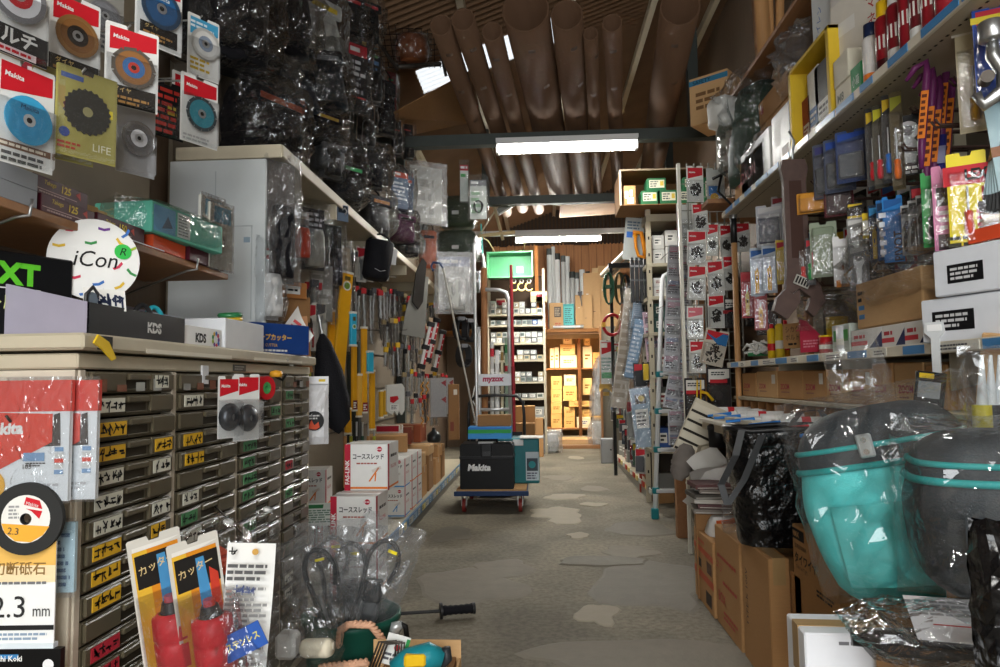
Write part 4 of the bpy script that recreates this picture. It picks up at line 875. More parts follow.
for k, (y, z, w, d, h, lab) in enumerate(((6.35, .157, .25, .3, .27, 'lower brown carton on the left deck after the screw boxes'), (6.35, .43, .26, .3, .12, 'flat brown carton lying on the lower carton after the screw boxes'), (6.75, .157, .26, .34, .34, 'tall brown carton on the left deck near the trolley'), (7.2, .157, .24, .3, .26, 'brown carton on the left deck just behind the trolley front'),
        (6.75, .5, .25, .3, .09, 'low brown carton on top of the tall one near the trolley'), (7.6, .157, .25, .3, .36, 'farthest brown carton on the left deck beside the trolley'), (7.35, .42, .2, .25, .12, 'small brown carton at the top of the deck row by the trolley'))):
    carton('carton', lab, 'box', -1.06-.02-w/2, y, z, w, d, h, rnd.uniform(-3, 3), ('kraft', 'kraft_pale', 'kraft_dark')[k % 3], (lambda b, w=w, h=h: b.lines(w*.2, h*.3, w*.8, h*.6, 0, 'A03A2E', 2),), group='brown cartons on the left deck')
for k, (y, z) in enumerate(((5.2, .61), (5.9, .615))):
    carton('carton', ('red cornered white carton lying behind the blue striped screw boxes', 'brown flat carton lying on the orange striped screw boxes')[k], 'box', -1.3, y, z, .34, .3, .14, 10*k, ('E0DEDA/.4', 'kraft')[k], (lambda b: b.flat(.0, .02, .34, .05, 0, 'B4243A'),) if k == 0 else ())
carton('carton', 'white carton with a red lid edge at the back of the left deck', 'box', -1.36, 6.2, .62, .2, .2, .2, 0, 'DAD8D4/.4', (lambda b: b.flat(0, .15, .2, .2, 0, 'B4243A'),))
carton('carton', 'dark red carton at the back of the left deck below the drill bits', 'box', -1.35, 6.6, .62, .25, .25, .16, 5, '7A3A2A/.5')
carton('carton', 'second dark red carton at the back of the left deck by the tall carton', 'box', -1.35, 7.05, .60, .28, .25, .18, -4, '8A4A30/.5')
t = thing('gas_canister', 'dark round canister standing on the cartons below the augers', 'canister', at(434, 440, Y=7.4)+V((0, 0, -.02)))
b = B(); b.lathe([(0, 0), (.065, 0), (.075, .02), (.075, .07), (.05, .1), (.025, .115), (.025, .13), (0, .13)], '34383A/.35/.4', 16); obj('canister_body', b, parent=t); b = B(); b.cyl((0, 0, .13), (0, 0, .15), .018, 'iron'); obj('cap', b, parent=t)
# ---- white bag with a flame badge at the cabinet end, black umbrella bag, copper board
t = thing('hanging_bag', 'white bag with a round black flame badge hanging at the cabinet end', 'bag', at(312, 384, Y=3.22), 18)
b = B(); b.at((0, 0, -.28)); b.pillow(.15, .05, .28, 'E4E4E6/.4', 3, .15, 8, 8); b.off(); obj('bag_body', b, parent=t)
b = B(); b.disc(.045, -.03, INK, 22, loc=(.01, -.17)); b.poly([(-.02, -.205), (-.028, -.18), (-.012, -.19), (-.002, -.165), (.012, -.19), (.03, -.175), (.035, -.2), (.02, -.21)], -.0306, 'D8502A'); b.lines(-.02, -.165, .04, -.14, -.0306, 'C8C8C8', 2); obj('flame_badge', b, parent=t)
b = B(); b.box(-.075, -.02, .0, .075, .01, .035, 'D6D6D8/.3'); b.flat(.03, .01, .06, .022, -.0206, 'E3C63A'); obj('header', b, parent=t)
t = thing('folded_umbrella', 'folded black umbrella like cover hanging behind the white flame bag', 'umbrella', at(322, 334, Y=3.55), 0, ry=-10)
b = B(); b.lathe([(.012, 0), (.04, -.05), (.075, -.2), (.085, -.36), (.07, -.46), (.004, -.52)], 'black_cloth', 10); obj('folded_cloth', b, parent=t); b = B(); b.cyl((0, 0, 0), (0, 0, .1), .006, 'steel'); obj('shaft', b, parent=t)
sheet('copper_board', 'copper coloured board leaning behind the blue tape box', [at(291, 318, Y=3.16), at(307, 316, Y=3.2), at(313, 372, Y=3.2), at(297, 372, Y=3.16)], .012, 'B9855C/.5', 'board')
# ================================================================== LEFT WALL: what hangs and stands there
GX = -1.26
# --- soft goods on and above the high board
BZ = 2.325
tool_pouch('tool_tote', 'big black tool tote with an orange trim on the near end of the high board', V((-1.40, 3.44, BZ)), .44, .28, .36, 'black_cloth', 62, 'C8562E', 'darkfilm', seed=2, wk=1.02)
b = B(); b.pillow(.34, .18, .42, 'film', 31, .5, base=1); obj('clear_bag', b, at(275, 136, X=-1.3)+V((0, -.05, .0)), 50, label='empty crumpled clear bag hanging in front of the black tote', cat='bag')
HG = [  # label, px, py of the bottom middle, X, w, d, h, material, rz, accent
    ('large black bag wrapped in film, highest above the near end of the board', 222, 62, -1.42, .42, .3, .42, 'black_cloth', 50, None),
    ('second large black wrapped bag above the tote', 272, 55, -1.4, .4, .28, .44, 'black_cloth', 50, '6B2A22'),
    ('pale grey tool bag wrapped in film above the navy pouch', 312, 62, -1.38, .32, .24, .38, 'B9BBB6/.5', 55, 'E3C63A'),
    ('navy waist pouch tilted in clear film beside the black tote', 326, 112, -1.30, .30, .22, .36, 'navy_cloth', 50, '7A7F84'),
    ('smaller navy pouch tucked below the tilted navy one', 300, 116, -1.40, .24, .18, .26, 'navy_cloth', 50, None),
    ('black pouch wrapped in film above the pale grey bag, near the wire mesh', 342, 40, -1.32, .28, .2, .3, 'black_cloth', 48, 'B02A2E'),
    ('black pouch with a yellow tag left of the red carded pack', 350, 84, -1.30, .24, .18, .34, 'black_cloth', 48, 'C9A12E'),
    ('black pouch hanging above the red carded pack', 362, 40, -1.25, .26, .18, .27, 'black_cloth', 46, 'C0303A'),
    ('long narrow black bag hanging beside the wire mesh', 385, 135, -1.28, .18, .11, .46, 'black_cloth', 44, None),
    ('black tool pouch lying on the board behind the blue hang tag', 316, 150, -1.36, .28, .22, .22, 'black_cloth', 55, 'C9A12E'),
    ('black round tool bucket with a green mark on the high board', 342, 206, -1.27, .24, .22, .27, 'black_cloth', 55, '36B060'),
    ('black tool case with an orange panel beside the green marked bucket', 372, 236, -1.27, .26, .22, .30, 'black', 55, 'C07A3A'),
    ('bundle of black wrapped belts above the tool case', 372, 186, -1.27, .24, .2, .26, 'black_cloth', 50, None),
    ('grey wrapped belt roll on the board between the black pouches', 326, 172, -1.30, .2, .2, .16, '5A5C5E/.4', 50, None),
    ('dark blue framed pack standing on the far part of the board', 402, 212, -1.22, .24, .1, .34, '44566E/.4', 50, 'B8402E'),
    ('purple and black glove pack on the far part of the board', 402, 242, -1.22, .24, .16, .24, '58284A/.5', 50, '1B1B1D'),
    ('black glove pack below the purple one at the board edge', 406, 256, -1.22, .26, .16, .14, 'black_cloth', 50, None),
    ('orange and black carded pack at the far end of the board', 428, 268, -1.17, .2, .08, .4, 'A4573A/.5', 30, '2A2A2C')]
for i, (lab, x, y, X, w, d, h, m, rz, ac) in enumerate(HG):
    p = at(x, y, X=X)
    tool_pouch('tool_pouch', lab, p, w, d, h, m, rz, ac, 'film' if i % 3 else 'darkfilm', pocket=i % 2 == 0, strap=i % 3 != 1, seed=i+2, tilt=(-14 if 'tilted' in lab else 0))
# packs in clear film with long printed cards
def filmcard(lab, x, y, X, rz, w, h, card, header, rows, wrap='film', dark=None, name='wrapped_tool', cat='pack', seed=0, bulge=.07):
    """a carded tool in a loose film bag, hanging from its top at pixel x,y"""
    p = at(x, y, X=X); b = B(); b.box(-w*.42, 0, -h, w*.42, .002, -.02, card)
    if header: b.box(-w*.42, -.001, -h*.2, w*.42, 0, -.02, header); b.lines(-w*.36, -h*.17, w*.36, -h*.06, -.0016, WHITE, 1, seed)
    for (c, z0, z1, n) in rows: b.lines(-w*.36, -h*z1, w*.36, -h*z0, -.0016, c, n, seed+n)
    parts = [('card', b)]
    if dark: q = soft(w*.62, bulge, h*.55, dark, .1, seed, 6, 12); q.v = [(a, c-bulge*.5, z-h*.96) for a, c, z in q.v]; parts.append(('tool_body', q))
    q = B(); q.at((0, -bulge*.3, -h-.02)); q.pillow(w*1.08, bulge*1.5, h+.05, wrap, seed+5, .3); parts.append(('film_bag', q))
    return tree(name, lab, cat, parts, p, rz)
FC = [
    ('tall narrow pack with red, white and black card in the middle of the wrapped bags', 358, 42, -1.2, 46, .17, .5, '2A2A2C/.4', 'B8303A', [('D8D8D8', .25, .5, 3), ('8A8A8C', .55, .75, 2), ('C03A3A', .76, .8, 1)], 'film', None),
    ('tall pack with a blue and green picture card right of the red carded one', 374, 52, -1.24, 44, .14, .42, '33363A/.4', None, [('6FA86A', .05, .12, 1), ('5A86B8', .14, .4, 2), ('B87A3A', .42, .46, 1)], 'film', 'black'),
    ('shiny black wrapped tool hanging behind the red carded pack', 340, 62, -1.3, 46, .17, .45, '1E1E20/.4', '8A8A8A', [], 'film', 'black'),
    ('red pack with a green edge hanging by the wire mesh', 392, 70, -1.3, 40, .11, .38, '8C2228/.4', None, [('D8D8D8', .55, .75, 3), ('3A8A4A', .2, .3, 1)], 'film', None),
    ('black wrapped tool below the red carded pack', 366, 104, -1.24, 46, .16, .34, '252527/.4', None, [], 'film', 'black'),
    ('clear wrapped black fittings below the navy pouch', 330, 128, -1.27, 46, .18, .32, '4A4A4A/.4', None, [('D0D0D0', .3, .5, 2)], 'film', 'black'),
    ('clear wrapped black straps above the board middle', 352, 138, -1.24, 46, .18, .32, '343434/.4', None, [('9A9A9A', .3, .5, 2)], 'film', 'black_cloth'),
    ('crumpled wrapped black gloves above the tool case', 372, 150, -1.21, 46, .2, .3, '2A2A2C/.4', None, [], 'film', 'black_cloth'),
    ('black clamshell with red edge, nearest of those above the front beam end', 396, 118, -1.22, 42, .12, .34, '1C1C1E/.3', None, [('C03A3A', .3, .34, 1), ('8A8A8A', .4, .6, 3)], 'film', 'black'),
    ('black clamshell with red edge, farthest of those above the front beam end', 408, 122, -1.17, 42, .12, .36, '1C1C1E/.3', None, [('C03A3A', .2, .24, 1), ('8A8A8A', .4, .6, 3)], 'film', 'black'),
    ('blue framed white pack hanging over the board beside the black gloves', 400, 170, -1.19, 46, .2, .34, '5F6F86/.4', 'B84A38', [('C9D0D8', .3, .8, 5)], 'film', None),
    ('tall clear bag hanging from the high board at its near end', 279, 156, -1.24, 50, .2, .62, '6A6460/.4', None, [('9A8A86', .55, .7, 2)], 'sheetfilm', 'black_cloth'),
    ('black and red carded pack beside the white end panel', 266, 205, -1.30, 60, .12, .26, '171719/.35', 'B8303A', [('D8D8D8', .3, .6, 3), ('C03A3A', .7, .9, 2)], 'film', None),
    ('clear pack with white gloves beside the white end panel', 268, 244, -1.27, 60, .15, .36, 'C9C9C9/.4', 'A02A32', [], 'film', 'D6D6D4'),
    ('clear pack of silver fittings under the board', 312, 205, -1.3, 46, .19, .38, '3A3A3E/.35', None, [('A8A8AA', .1, .5, 5)], 'film', 'grey_metal'),
    ('grey carded pack with red handled cutter under the board', 300, 208, -1.34, 46, .13, .3, '8A8482/.4', 'B8A8A0', [('6A6A6A', .3, .8, 6)], 'film', 'C04A32'),
    ('black tool holster hanging below the blue hang tag', 332, 222, -1.28, 46, .16, .42, '141416/.4', None, [], 'film', 'black_cloth'),
    ('grey film sleeve hanging behind the long yellow level', 322, 262, -1.30, 46, .17, .36, '8E8C86/.4', None, [('B8B6B0', .1, .9, 5)], 'film', None),
    ('long clear sleeve of net roll left of the long yellow level', 343, 244, -1.30, 46, .13, .72, 'B5A894/.5', None, [('D0C8B8', .05, .95, 14)], 'film', 'B5A894/.5'),
    ('white wrapped fans hanging from the high board far end', 426, 165, -1.12, 34, .42, .60, 'C9C9C2/.5', None, [('A8A8A0', .2, .9, 3)], 'milky', None),
    ('clear pack of grey gloves below the white wrapped fans', 420, 222, -1.25, 40, .22, .36, '8A8A84/.5', None, [('B8B8B0', .2, .8, 3)], 'film', '8A8A84'),
    ('big milky bag of white parts hanging low at the far end of the board', 454, 255, -.9, 14, .40, .62, 'C9C9C4/.5', '9AA2B8', [], 'milky', 'B8B8B2'),
    ('grey and white carded pack with dark cable, hung nearest the far lamp', 478, 178, -.59, 6, .2, .42, 'B9BDB6/.4', '77787A', [('8AA88A', .3, .9, 4)], 'film', None),
    ('red topped narrow pack beside the cable pack', 464, 163, -.74, 12, .1, .4, 'C9CEC8/.4', 'A8283A', [('4AA05A', .25, .4, 1)], 'film', None)]
for i, r in enumerate(FC):
    o = filmcard(*r[:9], r[9], r[10], r[11], seed=i*3+1)
    if 'dark cable' in r[0]: q = B(); q.tube([(.05*cos(a*.5)*(1-.01*a), -.03, -.30+.06*sin(a*.5)) for a in range(40)], .005, INK, 5); obj('cable', q, parent=o)
# dark green wrapped buckets at the far end of the board
for i, (x, y, w, h, lab) in enumerate(((458, 228, .42, .36, 'upper dark green wrapped tarpaulin roll at the far end of the left wall'), (458, 262, .5, .36, 'lower dark green wrapped tarpaulin roll with a small white label'), (462, 292, .46, .24, 'lowest green wrapped roll just above the big milky bag'))):
    p = at(x, y, Y=8.3); q = soft(w, .34, h, ('3A4432/.5', '2F3D2E/.5', '4A5A4A/.5')[i], .05, i+4); k = B(); k.at((0, 0, -.01)); k.pillow(w*1.1, .44, h*1.08, 'film', i+40, .3); m = B(); m.box(-.05, -.185, h*.35, .03, -.18, h*.47, 'D8D8D4')
    tree('tarpaulin_roll', lab, 'roll', [('roll_body', q), ('label_card', m), ('film_wrap', k)], p)
# clip tag on the board edge, pouches and odd tools hanging below it
t = thing('hang_tag', 'grey blue plastic hook tag clipped to the high board edge', 'tag', at(343, 205, X=-1.185), 52)
b = B(); b.box(-.04, 0, -.1, .04, .012, 0, '6E7F94/.3'); b.flat(-.035, -.05, .035, -.005, -.001, '2A3038'); obj('card', b, parent=t); b = B(); b.tube([(.01, -.003, -.06), (.02, -.012, -.04), (.005, -.014, -.02), (-.01, -.008, -.035)], .004, 'steel', 5); obj('hook', b, parent=t)
t = thing('work_bucket', 'black cylindrical work bucket hanging from the high board by its clip', 'bucket', at(381, 236, X=-1.16), 30, ry=8)
b = B(); b.lathe([(.0, -.33), (.085, -.33), (.10, -.3), (.105, -.06), (.1, -.05), (.08, -.06)], 'black_cloth', 18); obj('bucket_body', b, parent=t); b = B(); b.tube([(-.1, 0, -.06), (-.05, 0, 0), (0, 0, .015), (.05, 0, 0), (.1, 0, -.06)], .008, 'black_cloth', 6); obj('strap', b, parent=t)
b = B(); b.tube([(0, 0, .015), (0, 0, .06)], .006, 'steel', 6); obj('clip', b, parent=t); b = B(); b.box(.1, -.02, -.2, .135, -.018, -.08, 'D6D6D4/.5'); obj('paper_tag', b, parent=t); b = B(); b.tube([(-.04, -.1, -.27), (0, -.105, -.285), (.04, -.1, -.27)], .002, 'C9C9C9', 4); obj('piping', b, parent=t)
carton('carton', 'small orange brown carton with a white label under the board', 'box', *at(293, 298, X=-1.22), .16, .12, .08, 52, 'A8703F', (lambda b: (b.flat(.04, .02, .12, .06, 0, 'E4E4E0'), b.lines(.05, .03, .11, .05, -.0005, INK, 1)),), top=False)
carton('carton', 'plain kraft carton under the small orange brown carton', 'box', *at(296, 322, X=-1.22), .17, .14, .13, 52, 'kraft_dark', top=False)
# --- spirit levels
def level(lab, x, y0, y1, X, wid, rz=52, col='DFA21C', ry=0, vial=True, tag_=None):
    p = at(x, y0, X=X); L = p.z-at(x, y1, X=X).z; b = B(); b.box(-wid/2, -.012, -L, wid/2, .012, 0, col+'/.35', .003); b.box(-wid/2+.004, -.0135, -L*.95, wid/2-.004, -.012, -L*.05, col+'/.3')
    q = B(); q.box(-wid/2-.001, -.0135, -.012, wid/2+.001, .0135, .002, 'D8D4C8/.4'); e_ = B(); e_.box(-wid/2-.001, -.0135, -L-.002, wid/2+.001, .0135, -L+.01, 'D8D4C8/.4'); parts = [('rail', b), ('end_cap', q), ('end_cap', e_)]
    if vial:
        k = B(); r = wid*.36; k.disc(r, -.0142, 'E2E2DA/.3', 16, loc=(0, -.09)); k.disc(r*.72, -.0147, '6E8A3A/.2', 14, loc=(0, -.09)); k.flat(-wid*.25, -.055, wid*.25, -.03, -.0142, '5A4A1A'); parts.append(('vial', k))
    if tag_: k = B(); k.flat(-wid/2, -L+.01, wid/2, -L+.07, -.0142, tag_); k.lines(-wid*.4, -L+.018, wid*.4, -L+.06, -.0147, WHITE, 3); parts.append(('paper_label', k))
    return tree('spirit_level', lab, 'level', parts, p, rz, 'spirit levels on the left wall', ry=ry)
level('longest wide yellow spirit level with a round vial and red label', 347, 272, 400, -1.2, .085, ry=6, tag_='8A2A32')
level('narrow yellow spirit level just right of the longest one', 354, 345, 411, -1.22, .035, vial=False, tag_='6A2A32')
level('pale yellow spirit level third along from the longest one', 359, 374, 417, -1.2, .035, col='E2B04A', vial=False)
level('yellow spirit level with a dark red band, hung beside the cyan one', 364, 327, 413, -1.18, .04, vial=False, tag_='8A2A32')
level('yellow spirit level hanging lowest at the far end of the row', 372, 370, 430, -1.17, .04, vial=False)
level('yellow spirit level hanging lowest below the longest one', 348, 408, 434, -1.2, .04, vial=False)
level('yellow spirit level half hidden behind the net roll', 331, 310, 350, -1.3, .05, vial=False)
level('cyan torpedo level in front of the longest yellow level', 353, 312, 346, -1.13, .04, col='2FA6C4', vial=True)
level('cyan torpedo level strapped on the yellow levels', 370, 351, 373, -1.13, .045, col='2FA6C4', vial=False)
for i in range(3): level('small yellow folding rule, %s of three below the white glove pack' % ORD[i], 381+i*4, 390-i, 418-i*2, -1.2, .03, col='D9A62A', vial=False)
for x in (350, 357, 366, 373, 380, 392, 404, 415):
    p = at(x, 330, X=-1.25); q = B(); q.tube([(0, .40, 0), (0, -.02, 0), (0, -.03, .012)], .003, 'iron', 5); obj('peg_hook', q, (p.y-LY0, p.x*-1-1.06, p.z), parent=unit)
# --- drill bits and small tools in rows on the peg rails
rb = random.Random(5)
rows = [(300, 400, 282, 44, -1.36), (380, 416, 290, 34, -1.3), (384, 428, 318, 30, -1.3), (386, 424, 345, 26, -1.28), (404, 450, 372, 26, -1.26), (408, 440, 395, 22, -1.2), (412, 436, 330, 30, -1.34)]
words = ('highest', 'second highest', 'third', 'middle', 'fourth', 'lowest', 'farthest')
for r, (xa, xb, y, L, X) in enumerate(rows):
    n = int((xb-xa)/3.6)
    for i in range(n):
        x = xa+(xb-xa)*i/n; p = at(x, y+rb.uniform(-4, 4)+(x-xa)*.12, X=X+rb.uniform(-.03, .05)); s = p.y/700; LL_ = L*s*rb.uniform(.75, 1.3)
        cp = rb.choice((('55565A/.4', 'grey'), ('2A2A2C/.4', 'black'), ('B02A30/.4', 'red'), ('C9A12E/.4', 'yellow'), ('8A7A5A/.4', 'tan'), ('B02A30/.4', 'red'))[:6 if r else 3]); lab = 'drill bit with %s cap, %s from the cabinet, %s row of the left wall' % (cp[1], ORD[i], words[r])
        sleeve_bit('drill_bit', lab, p, LL_, rb.uniform(.006, .011), cp[0], 45, 'drill bits on the left peg wall', rb.choice(['steel', 'grey_metal', 'iron', 'steel']), rb.uniform(-4, 4))
for i in range(2):
    p = at(422+i*5, 382, X=-1.2); b = B(); b.tube([(.012*cos(k*1.3), .012*sin(k*1.3), -k*.016) for k in range(28)], .008, 'C78A2E/.4/.3', 5); q = B(); q.cyl((0, 0, 0), (0, 0, .06), .006, 'steel', 6); tree('auger_bit', 'orange yellow auger bit hanging %s the black canister' % ('above and left of', 'above and right of')[i], 'drill bit', [('spiral', b), ('shank', q)], p)
# grey saw plate, red and black clamps, white glove pack, brown upright carton, white packs
t = thing('saw_plate', 'large plain grey steel plate hanging tilted by the drill bits', 'plate', at(420, 272, X=-1.12), 38, ry=8)
b = B(); b.prism([(-.02, -.02), (.10, -.03), (.13, -.62), (-.11, -.62), (-.10, -.4)], 0, .004, '7C7B75/.45/.3'); obj('plate', b, parent=t); b = B(); b.prism([(-.05, -.02), (.0, .14), (.05, .1), (.06, -.28), (.02, -.36), (-.05, -.3)], -.02, -.004, '2A2622/.5'); obj('grip', b, parent=t)
for i, (x, y, lab) in enumerate(((431, 322, 'red and black bar clamp nearest the grey plate'), (437, 318, 'red and black bar clamp in the middle of three'), (443, 330, 'red and black bar clamp hanging farthest and lowest'))):
    t = thing('bar_clamp', lab, 'clamp', at(x, y, X=-1.1), 30, 'bar clamps by the grey plate', ry=14)
    b = B(); b.box(-.014, -.01, -.46, .014, .01, 0, 'C9C9C6/.4'); obj('bar', b, parent=t); b = B(); b.box(.014, -.015, -.44, .034, .015, -.04, 'A8202A/.4'); 
    for k in range(5): b.disc(.008, -.016, 'E2E2DE', 8, loc=(.024, -.1-.07*k))
    obj('red_rail', b, parent=t)
    for z in (-.02, -.26, -.46): b = B(); b.box(-.035, -.02, z-.03, .045, .02, z+.02, 'black', .006); obj('jaw', b, parent=t)
t = thing('glove_pack', 'white work glove pack with a red badge below the drill bits', 'gloves', at(394, 385, X=-1.14), 45)
b = B(); b.prism([(-.08, 0), (.06, .01), (.085, -.02), (.085, -.2), (.06, -.235), (.03, -.2), (.02, -.235), (-.01, -.2), (-.03, -.23), (-.08, -.2)], -.02, .0, 'C9C8C2/.7'); obj('glove', b, parent=t); b = B(); b.poly([(-.05, -.09), (.02, -.085), (.03, -.11), (-.02, -.14), (-.05, -.13)], -.021, 'B8242C'); b.flat(-.05, -.2, .03, -.15, -.021, 'D9D9D4'); b.lines(-.04, -.19, .02, -.155, -.0215, '666666', 3); obj('badge', b, parent=t)
carton('carton', 'tall narrow brown carton standing on end beside the trolley handle', 'box', *at(454, 440, Y=7.8), .12, .12, .62, 5, 'kraft_dark', (lambda b: (b.flat(.02, .1, .06, .2, 0, '7A3A2A'), b.flat(.06, .5, .1, .56, 0, 'D8D0C0')),), top=False)
for i, (x, lab) in enumerate(((438, 'white paper pack with red triangles, nearer of two by the brown upright carton'), (446, 'white paper pack with red triangles, farther of two by the brown upright carton'))):
    b = B(); b.box(-.09, -.01, -.4, .09, .01, 0, 'C9C4C0/.5'); b.poly([(.03, -.05), (.085, -.02), (.085, -.09)], -.011, 'B8303A'); b.poly([(.03, -.22), (.085, -.19), (.085, -.26)], -.011, 'B8303A'); q = B(); q.box(-.095, -.014, -.41, .095, -.013, .01, 'blister'); tree('paper_pack', lab, 'pack', [('pack_body', b), ('clear_sleeve', q)], at(x, 378, X=-1.05), 35)
for i, (x, y, lab) in enumerate(((459, 318, 'black rubber cord coil hanging near the trolley handle, nearer'), (468, 320, 'black rubber cord coil hanging behind the silver pole'), (462, 345, 'lower black cord coil behind the trolley handle'))):
    b = B()
    for k in range(6): b.tube([(.06*cos(2*pi*j/14)+.008*k, -.015*k+.03, -.12+.12*sin(2*pi*j/14)) for j in range(14)], .012, 'black', 5, True)
    q = B(); q.box(-.02, -.07, -.03, .05, .05, .01, '77777A/.4'); tree('cord_coil', lab, 'cord', [('coil', b), ('tie', q)], at(x, y, Y=7.7), 20, 'black cord coils on the left')
# second layer of carded goods deep on the wall below the board
cw = [('B8B4AA', '2E4A7A', 'grey and blue'), ('3A3A3C', 'A82A32', 'black and red'), ('C9C5B8', '55565A', 'cream and grey'), ('8A7F6A', '3A3A3A', 'tan and black'), ('D0CDC4', 'B8303A', 'white and red'), ('2E2E30', 'C9A12E', 'black and yellow')]
tl = [t_wrench(), t_pliers('B02A30/.4'), t_driver('C9A12E/.4'), t_knife('55565A/.4'), t_wrench('iron'), t_pliers('2A2A2C/.4'), t_block('6A5A48/.5')]
for r, (xa, xb, y, X) in enumerate(((284, 330, 306, -1.34), (286, 345, 335, -1.4), (330, 400, 250, -1.36), (398, 440, 300, -1.33))):
    for i in range(9):
        x = xa+(xb-xa)*i/9; p = at(x, y+rb.uniform(-5, 5), X=X+rb.uniform(-.04, .06)); c, hd, cn = cw[(i*2+r) % 6]
        hang_pack('carded_tool', '%s carded tool, %s from the cabinet, %s of the left wall' % (cn, ORD[i], ('upper cluster', 'lower cluster', 'board row', 'far cluster')[r]), 'pack', p, 48, .085, rb.uniform(.2, .3), card=c+'/.4', header=hd, brand=None, fill=tl[(i*3+r) % 7], group='carded tools on the left peg wall', depth=.025)
for r, (xa, xb, y, X) in enumerate(((302, 345, 372, -1.35), (345, 380, 436, -1.3))):
    for i in range(6):
        x = xa+(xb-xa)*i/6; p = at(x, y, X=X); b = B(); b.cyl((0, 0, 0), (0, 0, -.34), .012, ('wood_pole', 'A8AA3A/.4', 'black', '3A5A4A/.4')[i % 4], 7); q = B(); q.cyl((0, 0, .0), (0, 0, .1), .008, 'steel', 6); tree('hand_tool', '%s hand tool from the cabinet hanging %s the spirit levels' % (ORD[i], ('before', 'below')[r]), 'tool', [('grip', b), ('ferrule', q)], p, 40, 'hand tools on the left wall')
# wire mesh cage high at the left with an amber jar
t = thing('mesh_cage', 'dark wire mesh panel and shelf high at the left end of the front beam', 'rack', (0, 0, 0))
c0, c1, c2, c3 = at(352, -10, Y=5.3), at(452, -10, Y=6.1), at(452, 66, Y=6.1), at(388, 66, Y=5.6)
b = B(); n = 14
for k in range(n+1):
    u = k/n; b.tube([c0.lerp(c1, u), V(at(372+30*u+u*50, 68, Y=5.45+.65*u))], .004, '2B211B/.6', 4); b.tube([c0.lerp(at(372, 68, Y=5.45), u), c1.lerp(c2, u)], .004, '2B211B/.6', 4)
obj('mesh', b, parent=t, kind='stuff'); b = B(); b.tube([at(345, -6, Y=5.0), at(398, 70, Y=5.4)], .016, 'iron', 6); b.tube([at(428, -6, Y=5.9), at(446, 76, Y=6.0)], .014, 'iron', 6); obj('frame_bar', b, parent=t, kind='stuff')
b = B(); b.tube([at(398, 67, Y=5.5), at(440, 64, Y=5.9)], .02, 'iron', 6); obj('shelf_bar', b, parent=t)
t = thing('amber_jar', 'large amber brown jar wrapped in film behind the wire mesh', 'jar', at(412, 64, Y=5.75))
b = B(); b.lathe([(0, 0), (.1, 0), (.14, .05), (.15, .13), (.13, .21), (.1, .23), (0, .23)], '7A4424/.3', 18); obj('jar_body', b, parent=t); b = B(); b.at((0, 0, -.01)); b.pillow(.34, .32, .26, 'film', 77, .2); obj('film_wrap', b, parent=t)
# ================================================================== MIDDLE: trolley, hand truck, poles
TY = 6.42
t = thing('platform_trolley', 'blue platform trolley with red wheels standing in the aisle', 'trolley', (-.46, TY, 0), 0)
b = B(); b.box(-.33, 0, .175, .33, .92, .205, '25406E/.4', .008); b.box(-.34, -.012, .165, .34, .0, .21, '1D3358/.5', .005); obj('platform', b, parent=t)
b = B(); b.box(-.32, .005, .2055, .32, .9, .222, 'B08A5E/.7'); obj('board_cover', b, parent=t)
for x, y in ((-.26, .1), (.26, .1), (-.26, .82), (.26, .82)):
    w = B(); w.cyl((-.016, .03, .062), (.016, .03, .062), .062, '7A2A24/.6', 18); w.cyl((-.018, .03, .062), (.018, .03, .062), .03, '9A9A98/.4/.5', 10); w.at((x, y, 0)); o = obj('caster', w, (x, y, 0), parent=t)
    f = B(); f.box(-.025, .0, .06, -.019, .06, .165, 'steel'); f.box(.019, 0, .06, .025, .06, .165, 'steel'); f.box(-.04, -.02, .158, .04, .07, .17, 'steel'); obj('fork', f, parent=o)
b = B(); b.tube([(-.29, .86, .2), (-.29, .87, .85), (-.28, .87, .98), (-.22, .87, 1.05), (0, .87, 1.06), (.22, .87, 1.05), (.28, .87, .98), (.29, .87, .85), (.29, .86, .2)], .016, 'black', 8); obj('push_handle', b, parent=t)
b = B(); b.box(-.27, .86, .45, .27, .875, .68, '1C1D1F/.5'); obj('handle_plate', b, parent=t)
t = thing('tool_case', 'black tool case with white Makita lettering on the trolley', 'case', (-.50, TY+.02, .223), 0)
b = B(); b.prism([(-.245, .01), (-.235, 0), (.235, 0), (.245, .01), (.245, .39), (.23, .41), (-.23, .41), (-.245, .39)], 0, .30, '09090A/.5'); b.box(-.25, -.006, .27, .25, .306, .3, '141416/.4', .004); obj('case_body', b, parent=t)
b = B(); b.text('Makita', .062, -.175, .165, -.0015, 'E8E8E6', wmax=.35, slant=.15, bold=2); obj('lettering', b, parent=t)
b = B(); b.box(-.05, -.016, .29, .05, -.0, .405, '161618/.35', .006); b.box(-.035, -.02, .30, .035, -.016, .34, '0B0B0C/.3'); obj('latch', b, parent=t)
b = B(); b.tube([(-.09, .15, .41), (-.08, .15, .45), (.08, .15, .45), (.09, .15, .41)], .012, '161618/.4', 6); b.box(-.08, .05, .41, .06, .1, .425, 'BDBDBA/.3'); obj('carry_handle', b, parent=t)
t = thing('tool_case', 'teal tool case with a picture label behind the black case', 'case', (-.22, TY+.36, .223), 0)
b = B(); b.box(-.2, 0, 0, .2, .34, .43, '1F6E74/.4', .012); obj('case_body', b, parent=t); b = B(); b.box(.07, -.003, .03, .195, -.0005, .3, 'B9C6CC/.4'); b.flat(.08, .12, .185, .24, -.0035, '3F4A52'); b.disc(.035, -.004, '2F8A90', 10, loc=(.13, .18)); b.lines(.08, .04, .19, .11, -.0035, '556', 3) if False else b.lines(.08, .04, .19, .11, -.0035, '555566', 3); obj('picture_label', b, parent=t)
